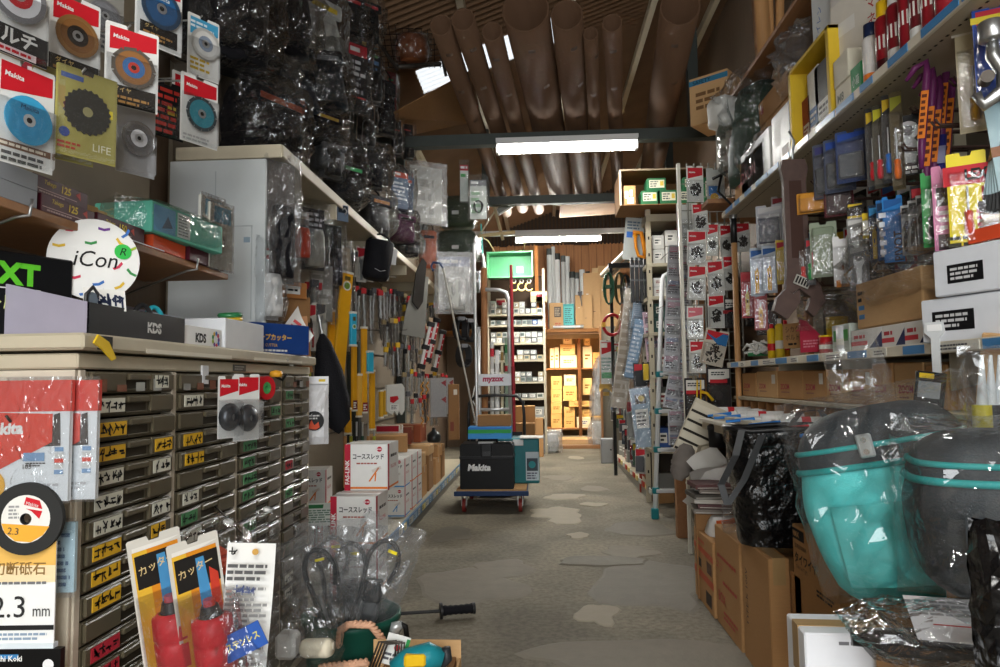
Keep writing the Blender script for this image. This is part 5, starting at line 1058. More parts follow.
b = B(); b.box(-.05, -.012, .36, .05, 0, .42, 'C8C8C4/.3', .004); obj('latch', b, parent=t)
def pb_(b): b.flat(0, .05, .4, .085, 0, '2E9A4A'); b.add([(0, 0, 0), (.4, 0, 0), (.4, 0, .045), (.25, 0, .055), (.2, 0, .035), (0, 0, .05)], [(0, 1, 2, 3, 4, 5)], '3A8FD0'); b.add([(0, -.0003, .085), (.4, -.0003, .085), (.4, -.0003, .095), (0, -.0003, .1)], [(0, 1, 2, 3)], '2F6FC0')
carton('goods_box', 'flat blue and green box lying on the black case', 'box', -.47, TY+.05, .676, .40, .2, .11, 0, '2E7FC4/.4', (pb_,), top=False)
carton('carton', 'small kraft carton on top of the blue and green box', 'box', -.43, TY+.08, .787, .31, .16, .105, 0, 'kraft_dark')
sheet('paper_bundle', 'thin white paper bundle lying over the black case edge', [(-.2, TY+.25, .66), (.02, TY+.3, .655), (.02, TY+.5, .66), (-.2, TY+.5, .665)], .008, 'C9C6BC/.6', 'paper')
# silver hand truck with a sign plate
HY = 7.55
t = thing('hand_truck', 'silver tube hand truck with a white Myzox plate behind the trolley', 'hand truck', (0, HY, 0))
xl, xr = at(479, 380, Y=HY).x, at(510, 380, Y=HY).x; zt = at(500, 290, Y=HY).z
b = B(); b.tube([(xl+.0, 0, .05), (xl+.0, 0, zt-.4)], .022, 'alu', 8); obj('upright', b, parent=t)
b = B(); b.tube([(xr, 0, .05), (xr, 0, zt-.12), (xr-.03, 0, zt-.03), (xr-.1, 0, zt), (xl+.08, 0, zt+.01)], .022, 'alu', 8); obj('upright', b, parent=t)
z0 = at(493, 386, Y=HY).z; z1 = at(493, 374, Y=HY).z
b = B(); b.box(xl-.03, -.035, z0, xr+.03, -.024, z1, 'C9CCD0/.35', .003); b.text('myzox', (z1-z0)*.5, xl+.04, z0+(z1-z0)*.22, -.0362, 'A02A4A', wmax=(xr-xl)*.75, slant=.1, bold=2); obj('sign_plate', b, parent=t)
b = B(); b.tube([(xl, 0, .5), (xr, 0, .5)], .018, 'alu', 8); b.tube([(xl, 0, .9), (xr, 0, .9)], .018, 'alu', 8); b.box(xl, -.2, .02, xr, .02, .035, 'steel'); obj('toe_plate', b, parent=t, kind='stuff')
for x in (xl-.05, xr+.05): b = B(); b.cyl((x-.02, .06, .1), (x+.02, .06, .1), .1, 'black', 16); b.cyl((x-.022, .06, .1), (x+.022, .06, .1), .05, 'steel', 10); obj('wheel', b, parent=t)
def pole(name, lab, cat, a, b_, r, mt, n=8, parts=(), group=None):
    p = B(); d = b_-a; p.cyl((0, 0, 0), d, r, mt, n); return tree(name, lab, cat, [('shaft', p)]+list(parts), a, 0, group)
def tip(d, k, L, r, mt): q = B(); v = V(d).normalized(); q.cyl(V(d)*k, V(d)*k+v*L, r, mt, 8); return q
a, z = at(484, 372, Y=7.66), at(484, 268, Y=7.66); a.z = .02
q = B(); q.cyl(z-a+V((0, 0, 0)), z-a+V((-.01, 0, .16)), .02, 'alu', 8, .008); pole('cardboard_tube', 'tall brown cardboard tube standing upright at the silver hand truck', 'tube', a, z, .036, '8A5E3C/.7', 14, [('silver_tip', q)])
a, z = at(477, 380, Y=7.25), at(474, 244, Y=7.25); a.z = .02; pole('alu_pole', 'tall bare aluminium pole left of the upright cardboard tube', 'pole', a, z, .016, 'alu')
a, z = at(514, 390, Y=7.35), at(511, 265, Y=7.35); a.z = .02; d = z-a; q = tip(d, .86, d.length*.14, .014, INK); k = tip(d, .45, .25, .021, '7A1A24/.4'); pole('red_pole', 'tall red pole with a black tip beside the silver hand truck', 'pole', a, z, .0165, 'A02A34/.4', 8, [('black_tip', q), ('grip', k)])
a, z = at(476, 425, Y=7.0), at(443, 268, Y=7.0); d = z-a; q = B(); q.tube([d, d+V((-.03, 0, .05)), d+V((-.1, 0, .06)), d+V((-.12, 0, .02)), d+V((-.1, 0, -.03))], .012, '3A4A6A/.4', 6); pole('hook_pole', 'thin grey pole with a hooked end leaning towards the left wall', 'pole', a, z, .011, '9A968C/.4', 6, [('hook', q)])
for i, (x, y0, c, r, lab) in enumerate(((492, 342, 'B9B9B4/.4', .022, 'grey and red marked staff inside the hand truck, first from the tube'), (497, 350, 'D8D8D4/.4', .024, 'plain white staff inside the hand truck, in the middle'), (502, 346, 'C9BFA0/.5', .016, 'pale wooden staff inside the hand truck'), (507, 338, '9AB09A/.4', .026, 'green and white marked staff inside the hand truck'))):
    a, z = at(x-1, 380, Y=7.64), at(x, y0, Y=7.64); a.z = .02; d = z-a; q = tip(d, .9, .09, r*1.06, ('B02A34/.4', 'E8E8E4/.4', '8A6A3A/.5', '3A7A4A/.4')[i]); k = tip(d, .78, .06, r*1.06, ('D8D8D4/.4', '8A8A88/.4', 'C9BFA0/.4', 'B02A34/.4')[i]); pole('marking_staff', lab, 'staff', a, z, r, c, 8, [('end_band', q), ('label_band', k)], 'staffs in the hand truck')
b = B(); b.tube([at(475, 386, Y=7.4)+V((0, 0, 0)), at(472, 400, Y=7.4), at(478, 410, Y=7.4), at(474, 422, Y=7.4), at(482, 430, Y=7.4)], .008, 'D8D8D4/.4', 6); obj('cord_loop', b, label='loose white cord hanging at the hand truck beside the trolley', cat='cord')
# black pouches and packs seen through the trolley handle
for i, (x, lab, c) in enumerate(((488, 'black narrow box hanging behind the trolley handle, nearest the left wall', 'black'), (497, 'black glossy wrapped tool behind the middle of the trolley handle', 'black'), (507, 'dark wrapped tool with a yellow edge behind the trolley handle', '2A2A1E/.4'))):
    filmcard(lab, x, 391, at(x, 391, Y=7.9).x, 0, .16, .34, '1E1E20/.4', '8A8A8C', [('77777A', .3, .6, 2)], 'film', c, seed=i+60)
# hanging green crate, hooks and sticks below the second beam
t = thing('green_crate', 'open green plastic crate hung tilted above the back shelf', 'crate', at(510, 277, Y=10.8), 0, rx=0)
w, h = .69, .39
b = B()
for x0, y0, z0, x1, y1, z1 in ((-w/2, 0, 0, w/2, .25, .012), (-w/2, .238, 0, w/2, .25, h), (-w/2, 0, 0, -w/2+.012, .25, h), (w/2-.012, 0, 0, w/2, .25, h), (-w/2, 0, h-.012, w/2, .25, h)): b.box(x0, y0, z0, x1, y1, z1, '4A8A60/.5')
obj('crate_shell', b, parent=t); b = B(); 
for x0, z0, x1, z1 in ((-w/2-.015, -.01, w/2+.015, .012), (-w/2-.015, h-.012, w/2+.015, h+.012), (-w/2-.015, 0, -w/2+.008, h), (w/2-.008, 0, w/2+.015, h)): b.box(x0, -.018, z0, x1, .004, z1, '62A076/.5')
obj('crate_rim', b, parent=t); b = B(); b.box(.1, .232, .1, .2, .2375, .2, 'C9D8C4/.4'); b.disc(.02, .2315, 'C97A7A', 8, loc=(.15, .15)); obj('sticker', b, parent=t)
for x, dx in ((-.22, -.05), (.2, .03)): b = B(); b.tube([(x, .12, h), (x+dx*2, -.2, h+.15), (x+dx*4, -.66, 3.345-t.location.z)], .008, 'C9B98A/.7', 5); obj('rope', b, parent=t)
for i, (x0, y0, x1, y1, c, r, lab) in enumerate(((478, 236, 515, 232, 'C9B48A/.6', .022, 'pale wooden stick lying level above the green crate'), (493, 202, 503, 240, 'A89A78/.6', .02, 'pale wooden stick hanging slanted above the green crate'), (484, 277, 481, 224, '4AB5AC/.4', .010, 'thin turquoise pole standing left of the green crate'), (470, 250, 500, 203, 'B8AE94/.6', .012, 'long thin pale stick leaning over the green crate'))):
    pole('thin_stick', lab, 'stick', at(x0, y0, Y=8.44), at(x1, y1, Y=8.44), r, c, 6)
t = thing('frame_hanger', 'small white rimmed frame hanging askew at the second beam', 'frame', at(504, 206, Y=8.5), 0, ry=-30)
b = B(); b.box(-.1, 0, -.05, .1, .01, .05, '8A8A84/.5'); obj('panel', b, parent=t); b = B(); b.box(-.12, -.01, -.07, .12, .012, -.05, 'D8D8D0/.4'); b.box(-.12, -.01, .05, .12, .012, .07, 'D8D8D0/.4'); b.box(-.12, -.01, -.07, -.1, .012, .07, 'D8D8D0/.4'); b.box(.1, -.01, -.07, .12, .012, .07, 'D8D8D0/.4'); obj('rim', b, parent=t)
for i in range(3):
    t = thing('lifting_hook', 'brass coloured lifting hook, %s of three under the green crate' % ORD[i], 'hook', at(514+i*7.5, 281, Y=10.86), 0, 'lifting hooks under the green crate')
    b = B(); b.tube([(.06*cos(a), 0, -.09+.06*sin(a)) for a in [k*.42+1.2 for k in range(12)]], [.014]*9+[.012, .01, .006], 'D2B46A/.35/.5', 6); obj('hook_bend', b, parent=t); b = B(); b.tube([(.03*cos(k*pi/4), 0, .0+.03*sin(k*pi/4)) for k in range(8)], .01, 'steel', 5, True); obj('eye', b, parent=t)
# ================================================================== BACK SHELF with parts boxes
BY = 11.6
xs0, xs1 = at(487, 360, Y=BY).x, at(546, 360, Y=BY).x
bs = thing('back_shelf', 'grey steel shelf full of small parts boxes at the back of the shop', 'shelf', (0, BY, 0))
zs = [at(515, y, Y=BY).z for y in (314, 325, 343, 360, 382, 398.5, 417.5)]
for z in zs: b = B(); b.box(xs0, 0, z-.03, xs1, .45, z, 'beige_metal', .003); obj('shelf_board', b, parent=bs)
for x in (xs0, xs1-.04):
    for y in (0, .41): b = B(); b.box(x, y-.002, 0, x+.04, y+.042, zs[0]+.75, 'beige_metal'); obj('post', b, parent=bs)
b = B(); b.box(xs0, .45, .05, xs1, .46, zs[0]+.7, '4A3A2C/.7'); obj('back_sheet', b, parent=bs)
rb = random.Random(9)
ROWW = ('top', 'second', 'third', 'fourth', 'fifth', 'sixth', 'lowest')
spec = [(9, 2, .105), (10, 1, .09), (9, 2, .095), (8, 2, .085), (9, 2, .085), (7, 1, .085), (5, 1, .17)]
cols = ['9A9C98/.6', 'B4B6B2/.6', '8A8C8A/.6', 'C2C0B8/.6', '6F7270/.6', 'AFA285/.6']
for s_, (n, m, h) in enumerate(spec):
    w = (xs1-xs0-.1)/n
    for r in range(m):
        for i in range(n):
            if r == m-1 and rb.random() < .2 and m > 1: continue
            c = rb.choice(cols); kk = rb.randint(0, 2)
            def pl(b, w=w, h=h, kk=kk): b.flat(w*.15, h*.25, w*.75, h*.75, 0, ('EDEDE8', 'DAD6C8', '5A6A66')[kk]); b.lines(w*.2, h*.3, w*.7, h*.7, -.0004, '555555', 2)
            lab = 'small grey parts box %s from the left post, %s layer on the %s back shelf' % (ORD[i], ('bottom', 'upper')[r], ROWW[s_])
            if s_ == 1 and i == 8: c = '2F4F8A/.4'; lab = 'blue box at the right end of the second back shelf'
            b = B(); b.box(-w*.46, 0, 0, w*.46, .28, h-.004, c, .004); pl2 = B(); pl2.M = Matrix.Translation((-w/2, -.001, 0)); pl(pl2)
            tree('parts_box', lab, 'box', [('box_body', b), ('paper_label', pl2)] if s_ < 4 or True else [], (xs0+.06+w*(i+.5), BY+.03+rb.uniform(0, .04), zs[s_]+r*h+.001), rb.uniform(-4, 4), 'parts boxes on the back shelf')
for i, (x, w, h, c, lab) in enumerate(((537, .2, .55, 'kraft', 'tall kraft carton on the floor under the back shelf'), (523, .34, .5, 'kraft_dark', 'kraft carton with a red flower print on the floor before the back shelf'))):
    yy = (11.2, 9.6)[i]; p = at(x, 440, Y=yy); carton('carton', lab, 'box', p.x, yy, 0, w*(1, .95)[i], .3, h*(1.1, 1.25)[i], 0, c, (lambda b: (b.disc(.05, 0, 'B0403A', 9, loc=(.2, .2)),),) if i else ())
p = at(529, 440, Y=9.75); carton('carton', 'open topped kraft carton between the trolley and the shelf', 'box', p.x-.06, 9.95, 0, .3, .3, .85, 0, 'kraft')
q = soft(.36, .3, .3, 'C9C9C6/.5', .1, 5); k = B(); k.at((0, 0, -.0)); k.pillow(.46, .4, .38, 'milky', 4, .4); m = B(); m.disc(.04, -.16, 'D8D8D4', 10, loc=(.02, .14)); tree('wrapped_coil', 'white film wrapped coil on the floor before the doorstep', 'coil', [('coil', q), ('label_dot', m), ('film_wrap', k)], at(549, 452, Z=.0)+V((0, 0, .0)))
# upper frame over the back shelf: wooden post, cups, boxes
for i, (x, y, w, h, c, lab) in enumerate(((501, 302, .16, .28, 'C9B8A0/.5', 'red and white box standing on top of the back shelf'), (539, 297, .28, .18, 'D2B48A/.6', 'tan carton on top of the back shelf near the orange post'), (541, 308, .16, .14, 'B9A24A/.5', 'yellow box at the right end above the top back shelf'), (494, 311, .2, .24, 'C9C9C4/.5', 'white box standing left on the top back shelf'))):
    z = zs[0]+.25; p = at(x, y+6, Y=BY+.2); carton('carton', lab, 'box', p.x, BY+.15, zs[0]+(.0 if i in (0, 3) else .215), w, .2, h, 0, c, (lambda b, w=w, h=h: (b.flat(.01, h*.6, w-.01, h*.9, 0, 'B8303A' if w < .17 else 'E2DCD0'),),), top=False)
b = B(); b.box(-.03, 0, 0, .03, .06, 1.2, 'B8763A/.6'); obj('wood_post', b, (at(537, 300, Y=11.75).x, 11.9, zs[0]+.0), label='orange wooden post behind the top of the back shelf', cat='post')
# ================================================================== on the ledge: pipes, packs, cardboard
LZ = 2.162
for i, (x, y, r, c, d) in enumerate(((549, 249, .05, 'E4E6E4/.4', 0), (553, 247, .035, 'D8DAD8/.4', 0), (557, 253, .06, 'E8E8E6/.4', .1), (563, 256, .045, 'C6C8C6/.4', 0), (567, 256, .055, 'D8DAD8/.4', .1), (572, 272, .05, 'B8BAB8/.4', 0), (577, 272, .045, 'C9CBC9/.4', .1), (582, 270, .05, 'E0E2E0/.4', 0), (588, 271, .04, 'C8CAC8/.4', .1))):
    z = at(x, y, Y=13.5).z; L = z-LZ; t = thing('white_pipe', '%s pipe from the left standing on the wooden ledge at the back' % ORD[i], 'pipe', (at(x, y, Y=13.5).x, 13.5+d, LZ), 0, 'pipes on the wooden ledge')
    b = B(); b.cyl((0, 0, 0), (0, 0, L), r, c, 12); obj('pipe_wall', b, parent=t); b = B(); b.cyl((0, 0, L-.12), (0, 0, L+.004), r*1.08, ('5A5E5C/.5', 'D8DAD8/.4', '3A3E3C/.5')[i % 3], 12); obj('end_sleeve', b, parent=t)
def ledge(name, lab, cat, x0, x1, y0, Y, c, d=.1, prt=()):
    a, e = at(x0, y0, Y=Y), at(x1, y0, Y=Y); w, h = e.x-a.x, a.z-LZ-.002; return carton(name, lab, cat, (a.x+e.x)/2, Y, LZ+.002, w, d, h, 0, c, tuple(f(w, h) for f in prt), top=False)
ledge('carton', 'kraft carton with a dark square label on the wooden ledge', 'box', 549, 563, 303, 13.05, 'kraft_pale', .2, (lambda w, h: lambda b: (b.flat(w*.35, h*.45, w*.85, h*.85, 0, '4A4038'), b.lines(w*.4, h*.5, w*.8, h*.8, -.0005, 'B8A890', 5), b.lines(w*.4, h*.1, w*.9, h*.25, 0, 'B8523A', 2)),))
ledge('tool_pack', 'turquoise bagged pack on the wooden ledge', 'pack', 563, 574, 304, 13.03, '2F9A98/.4', .12, (lambda w, h: lambda b: (b.flat(w*.1, h*.15, w*.9, h*.9, 0, '5FC0BC'), b.lines(w*.15, h*.2, w*.85, h*.85, -.0005, '2A6A6A', 8)),))
for i, (x0, x1, y, Y, c) in enumerate(((575, 592, 295, 13.1, 'kraft_pale'), (583, 600, 273, 13.25, 'C9A273/.7'), (592, 612, 268, 13.35, 'D8B888/.7'), (598, 620, 266, 13.3, 'kraft_pale'))):
    ledge('cardboard_sheet', 'tan cardboard sheet on the wooden ledge, %s from the turquoise pack' % ORD[i], 'cardboard', x0, x1, y, Y, c, .03, (lambda w, h: lambda b: (b.lines(w*.15, h*.6, w*.3, h*.64, 0, 'E8E0D0', 1), b.lines(w*.55, h*.3, w*.7, h*.32, 0, '5A4632', 1)),))
b = B(); b.cyl((0, 0, 0), (.55, 0, 0), .025, 'E4E4E0/.4', 10); q = B(); q.cyl((.5, 0, 0), (.56, 0, 0), .03, 'A8A8A4/.4', 10); tree('white_bar', 'white bar lying along the front of the wooden ledge', 'bar', [('bar', b), ('cap', q)], at(553, 327, Y=12.9)+V((0, 0, .0)))
t = thing('hand_saw', 'small dark handled saw stuck among the pipes on the ledge', 'saw', at(580, 293, Y=13.0)); b = B(); b.prism([(-.04, .02), (.04, .03), (.03, -.06), (-.03, -.05)], -.02, 0, '3A3A3C/.5'); obj('handle', b, parent=t); b = B(); b.prism([(-.01, -.05), (.02, -.05), (.035, -.24), (.02, -.25)], -.012, -.008, 'iron'); obj('blade', b, parent=t)
# ================================================================== STORE ROOM beyond
SY = 15.4
b = B(); sh = thing('store_shelf', 'brown wooden shelf in the lit store room', 'shelf', (0, SY, 0)); xa, xb = at(535, 400, Y=SY).x, at(612, 400, Y=SY).x
for y in (368, 428, 345): z = at(570, y, Y=SY).z; b = B(); b.box(xa, 0, z-.03, xb, .6, z, 'wood'); obj('shelf_board', b, parent=sh) if y != 345 else None
xp = at(580, 400, Y=SY).x
for x in (xp, xb-.05, xa): b = B(); b.box(x-.035, -.03, 0, x+.035, .03, 2.3, '6A4528/.6'); obj('post', b, parent=sh)
z1, z2 = at(570, 368, Y=SY).z, at(570, 428, Y=SY).z
def sb(lab, x0, x1, y0, y1, c='D9B374/.7', Y=SY+.1, p=0, d=.3):
    a, e = at(x0, y1, Y=Y), at(x1, y0, Y=Y); w, h = e.x-a.x, e.z-a.z
    fn = (lambda b: (b.lines(w*.2, h*.35, w*.8, h*.65, 0, '8A6A3A', 2),), lambda b: (b.flat(w*.2, h*.3, w*.8, h*.7, 0, 'E8E4D8'), b.lines(w*.25, h*.35, w*.75, h*.65, -.0006, ('3A4A8A' if 'blue' in lab else 'A05A3A'), 2)))[p]
    carton('carton', lab, 'box', (a.x+e.x)/2, Y, a.z+.002, w-.01, d, h-.006, 0, c, (fn,), top=True)
W_ = 'E8DCC0/.7'
for r in (('white roll box, left one on the upper store shelf', 550, 554, 348, 368, W_), ('white roll box, right one on the upper store shelf', 554.5, 559, 347, 368, W_), ('wide carton at the bottom of the upper store shelf pile', 560, 577, 355, 368, W_), ('carton on the wide one on the upper store shelf', 560, 575, 344, 355, 'E4C890/.7'), ('small carton topping the upper store shelf pile', 563, 572, 336, 344, W_), ('tall carton right of the brown post on the upper store shelf', 583, 592, 346, 368, W_), ('carton over the tall one right of the brown post', 584, 590, 338, 346, 'E4C890/.7'), ('carton at the right end of the upper store shelf', 593, 601, 352, 368, 'D9B374/.7'),
    ('lowest carton of the left pile in the store room', 551, 562, 414, 428), ('second lowest carton of the left pile in the store room', 551, 562, 402, 414), ('third carton up of the left pile in the store room', 551, 562, 390, 402), ('topmost carton of the left pile in the store room', 551, 562, 376, 390),
    ('lowest carton of the middle pile in the store room', 564, 575, 417, 428), ('carton with a red mark in the middle pile of the store room', 564, 575, 407, 417), ('open carton at the top of the middle pile in the store room', 563, 577, 386, 401), ('rounded bag like carton above the middle pile', 564, 576, 374, 386, W_), ('long flat carton across the middle of the store room', 569, 592, 401, 407, 'D9B374/.7', SY+.06), ('carton under the long flat one beside the post', 582, 592, 409, 417), ('pale carton right of the brown post in the store room', 583, 592, 378, 395, 'E4C890/.7'), ('carton at the far right of the lower store shelf', 594, 603, 382, 400), ('lower carton at the far right of the store room', 594, 603, 404, 420)):
    sb(*r)
sb('white carton with a blue label at the floor of the store room', 577, 591, 417, 428, W_, SY+.0, 1)
p = at(598, 425, Y=14.0); 
for i, (x, y, h, lab) in enumerate(((598, 444, .5, 'lower milky bag of parts at the right of the store room opening'), (600, 415, .7, 'upper milky bag hanging at the right of the store room opening'), (603, 385, .55, 'grey white bag hanging highest at the right of the opening'))):
    q = soft(.22, .2, h*.8, ('C9C4B8/.6', 'B8B2A6/.6', 'C9C9C9/.6')[i], .2, i+8); k = B(); k.at((0, 0, -.02)); k.pillow(.36, .3, h, 'milky', i+70, .4, neck=.6, base=1); tree('hanging_bag', lab, 'bag', [('contents', q), ('film_bag', k)], at(x, y, Y=12.75))
# ================================================================== RIGHT SIDE, FAR HALF
def fpack(lab, x0, x1, y0, y1, Y, rz=0, name='hang_pack', cat='pack', **k):
    """hang pack that fills the pixel box x0..x1, y0..y1 at depth Y"""
    p = at((x0+x1)/2, y0, Y=Y); q = at((x0+x1)/2, y1, Y=Y); s = (at(x1, y0, Y=Y)-at(x0, y0, Y=Y)).x
    return hang_pack(name, lab, cat, p, rz, s/max(.5, cos(R(rz))), p.z-q.z, **k)
far = thing('far_shelf_unit', 'long beige shelf unit along the right wall deep in the shop', 'shelf', (1.06, 10.2, 0), -90)
FL = 3.0
b = B(); b.box(0, 0, 0, FL, .02, .1, 'grey_metal'); obj('kick_plate', b, parent=far)
b = B(); b.box(0, -.01, .12, FL, .6, .14, 'beige_metal', .003); obj('deck', b, parent=far)
b = B(); b.box(0, .6, 0, FL, .62, 2.6, '7E7363/.6'); obj('back_panel', b, parent=far)
b = B(); b.box(0, .1, .56, FL, .6, .58, 'beige_metal', .003); obj('shelf_board', b, parent=far)
for x in (0, 1.7, FL-.03): b = B(); b.box(x, .57, 0, x+.03, .6, 2.6, 'beige_metal'); obj('upright', b, parent=far)
for i in range(14):
    q = B(); q.box(.1+i*.24, -.022, .1, .24+i*.24, -.01, .15, ['D8C47A/.5', 'C9C8BE/.5', 'B8402E/.5'][i % 3]); obj('price_label', q, parent=far)
# tall slim rack by the ladder, facing the camera
RY = 6.62; X0, X1 = at(648, 300, Y=RY).x, at(700, 300, Y=RY).x; ZT_ = at(660, 209, Y=RY).z
rk = thing('angle_rack', 'beige slotted angle rack behind the step ladder', 'rack', (0, RY, 0))
for x in (X0, X1-.04):
    for y in (0, .42):
        b = B(); b.box(x, y, 0, x+.045, y+.045, ZT_, 'beige_metal')
        for k in range(16): b.flat(x+.015, .12+k*.16, x+.03, .15+k*.16, y-.0008, '2E2A22')
        obj('upright', b, parent=rk)
rz_ = [at(660, y, Y=RY).z for y in (214, 263, 296, 332, 375, 412, 450)]
for i, z in enumerate(rz_): b = B(); b.box(X0, -.004, z-.035*(2 if i == 0 else 1), X1, .46, z, 'beige_metal', .003); obj('shelf_board', b, parent=rk)
b = B(); b.box(X0, .46, .0, X1, .47, ZT_, '3A332A/.6'); obj('back_sheet', b, parent=rk)
rb = random.Random(21)
for s_ in range(1, 7):
    h = (rz_[s_-1]-rz_[s_])-.05; n = 3
    for i in range(n):
        w = (X1-X0-.11)/n; c = [['C9C8C2/.5', 'D8D6D0/.5', 'B4303A/.5'], ['E2E2DE/.5', '6F9A8A/.5', 'C9C9C4/.5'], ['3A5A54/.5', 'B8C4BE/.5', '2A4A44/.5'], ['A8A8A4/.5', '8A3038/.5', 'C9C9C4/.5'], ['6A6A66/.5', '44484A/.5', '8A8A86/.5'], ['3A5A9A/.5', '5A5A58/.5', '77706A/.5']][s_-1][i]
        hh = h*rb.uniform(.6, .95)/ (2 if s_ < 4 else 1)
        for r in range(2 if s_ < 4 else 1):
            carton('parts_box', 'parts box %s from the left, %s level of the angle rack, %s layer' % (ORD[i], ORD[s_-1], ('bottom', 'upper')[r]), 'box', X0+.055+w*(i+.5), RY+.03, rz_[s_]+r*hh+.001, w-.008, .3, hh-.004, 0, c, (lambda b, w=w, hh=hh: (b.flat(w*.15, hh*.3, w*.7, hh*.75, 0, 'E4E2DA'), b.lines(w*.2, hh*.35, w*.65, hh*.7, -.0004, '8A3A3A' if rb.random() < .5 else '444444', 2)),), group='parts boxes in the angle rack', top=False)
# open carton with green boxes on top
a, e = at(621, 210, Y=6.45), at(722, 167, Y=6.45); zb = ZT_+.002; w, h = e.x-a.x, e.z-zb
t = thing('open_carton', 'open brown carton lying on its side on the angle rack, full of green boxes', 'box', ((a.x+e.x)/2, 6.45, zb))
b = B()
for q in ((-w/2, 0, 0, w/2, .5, .006), (-w/2, 0, h-.006, w/2, .5, h), (-w/2, 0, 0, -w/2+.006, .5, h), (w/2-.006, 0, 0, w/2, .5, h), (-w/2, .494, 0, w/2, .5, h)): b.box(*q, 'kraft_dark')
obj('box_walls', b, parent=t); b = B(); b.box(-w/2-.01, -.004, -.0, -w/2+.008, .004, h, 'C9BEAA/.7'); b.box(-w/2, -.004, h-.01, w/2, .004, h+.004, '9A8A72/.7'); obj('cut_edge', b, parent=t)
gy = 6.47
for i, (x0, x1, y0, y1, lab) in enumerate(((641, 658, 187, 203, 'green parts box, left one of the bottom row in the open carton'), (660, 677, 187, 203, 'green parts box, second of the bottom row in the open carton'), (679, 696, 187, 203, 'green parts box behind the chain packs in the open carton'), (647, 666, 172, 187, 'green parts box lying on the bottom row in the open carton'), (683, 700, 172, 187, 'upper green parts box behind the chain packs in the open carton'), (704, 720, 174, 203, 'green parts box at the right end of the open carton'))):
    p0, p1 = at(x0, y1, Y=gy), at(x1, y0, Y=gy); ww, hh = p1.x-p0.x, (p1.z-p0.z)*.9
    carton('parts_box', lab, 'box', (p0.x+p1.x)/2, gy, zb+.007+(hh+.002 if y1 < 190 else 0), ww-.006, .2, hh, 0, '2E6A44/.5', (lambda b, ww=ww, hh=hh: (b.flat(ww*.1, hh*.25, ww*.88, hh*.85, 0, 'E0DCC4'), b.lines(ww*.15, hh*.3, ww*.6, hh*.8, -.0005, '555555', 3), b.flat(ww*.66, hh*.4, ww*.84, hh*.75, -.0005, 'D8B84A')),), group='green boxes in the open carton', top=False)
p0 = at(624, 205, Y=6.42); carton('parts_box', 'small kraft box with white paper labels at the left of the open carton', 'box', at(630, 200, Y=6.46).x, 6.46, zb+.007, .11, .2, .18, 0, 'kraft', (lambda b: (b.flat(.01, .06, .04, .13, 0, 'E4E4E0'), b.flat(.055, .08, .08, .14, 0, 'E4E4E0'), b.flat(.03, .01, .09, .07, 0, 'C9D4D8')),), top=False)
# step ladder
LYD = 6.2
t = thing('step_ladder', 'white step ladder with teal joints and foot standing against the angle rack', 'ladder', (0, LYD, 0))
f0, top = at(655, 516, Y=LYD), at(668, 275, Y=LYD); f0.z = .03; tz = V((top.x, LYD+.3, top.z))
L2 = lambda p: p-V((0, LYD, 0))
for k, dx in enumerate((0, .40)):
    b = B(); d = V((dx, 0, 0)); a0, a1 = L2(f0)+d, L2(tz)+d*(.8)
    b.tube([a0, a1, a1+V((.02, .02, .04)), a1+V((.06, .04, .06))], .021, 'E2E4E4/.35', 8); obj('rail', b, parent=t)
    b = B(); b.box(a0.x-.03, a0.y-.03, 0, a0.x+.03, a0.y+.03, .09, '1F7A80/.4', .006); obj('foot', b, parent=t)
for y in (374, 411, 449, 489):
    u = (at(655, y, Y=LYD+.1).z-f0.z)/(tz.z-f0.z); p = L2(f0).lerp(L2(tz), u); b = B(); b.box(p.x, p.y-.035, p.z-.02, p.x+.39, p.y+.045, p.z+.012, 'alu', .004); o = obj('tread', b, parent=t)
    for dx in (0, .39): q = B(); q.box(p.x+dx-.03, p.y-.03, p.z-.028, p.x+dx+.03, p.y+.03, p.z+.024, '1F7A80/.4', .005); obj('joint', q, parent=o)
# ---- end panel with saw chain packs (faces the shop entrance)
EY = 4.98
ep = thing('end_grid', 'grey wire end grid full of saw chain packs at the end of the near shelving', 'rack', (0, EY, 0))
gx0, gx1, gz1 = at(684, 300, Y=EY).x, at(742, 300, Y=EY).x, at(700, 163, Y=EY).z
b = B()
for k in range(9): x = gx0+(gx1-gx0)*k/8; b.box(x-.004, 0, (0 if k in (0, 8) else .75), x+.004, .008, gz1, '77756C/.5')
obj('upright_wires', b, parent=ep, kind='stuff'); b = B()
for k in range(20): z = .75+k*(gz1-.75)/20.5; b.box(gx0, .008, z-.003, gx1, .014, z+.003, '77756C/.5')
obj('cross_wires', b, parent=ep, kind='stuff')
b = B(); b.box(gx0-.02, -.01, 0, gx0+.0, .03, gz1, 'D6D2C4/.4'); obj('edge_post', b, parent=ep)
CH = [('topmost saw chain pack on the end grid', 686, 703, 166, 202), ('second saw chain pack from the top of the end grid', 691, 707, 203, 232), ('third saw chain pack down the left of the end grid', 687, 706, 230, 265), ('saw chain pack right of the third one on the end grid', 707, 718, 223, 256), ('saw chain pack just left of the wooden pole, upper row', 719, 731, 224, 257), ('saw chain pack just right of the wooden pole, upper row', 735, 749, 222, 252), ('fourth saw chain pack down the left of the end grid', 688, 706, 265, 300),
      ('saw chain pack beside the fourth one with a red header', 706, 722, 260, 296), ('fifth saw chain pack down the left of the end grid, pale red header', 687, 703, 306, 339), ('saw chain pack in the middle column above the tilted one', 707, 724, 294, 328), ('lowest white saw chain pack at the left of the end grid', 689, 705, 340, 373), ('saw chain pack behind the wooden pole in the middle row', 722, 735, 255, 290)]
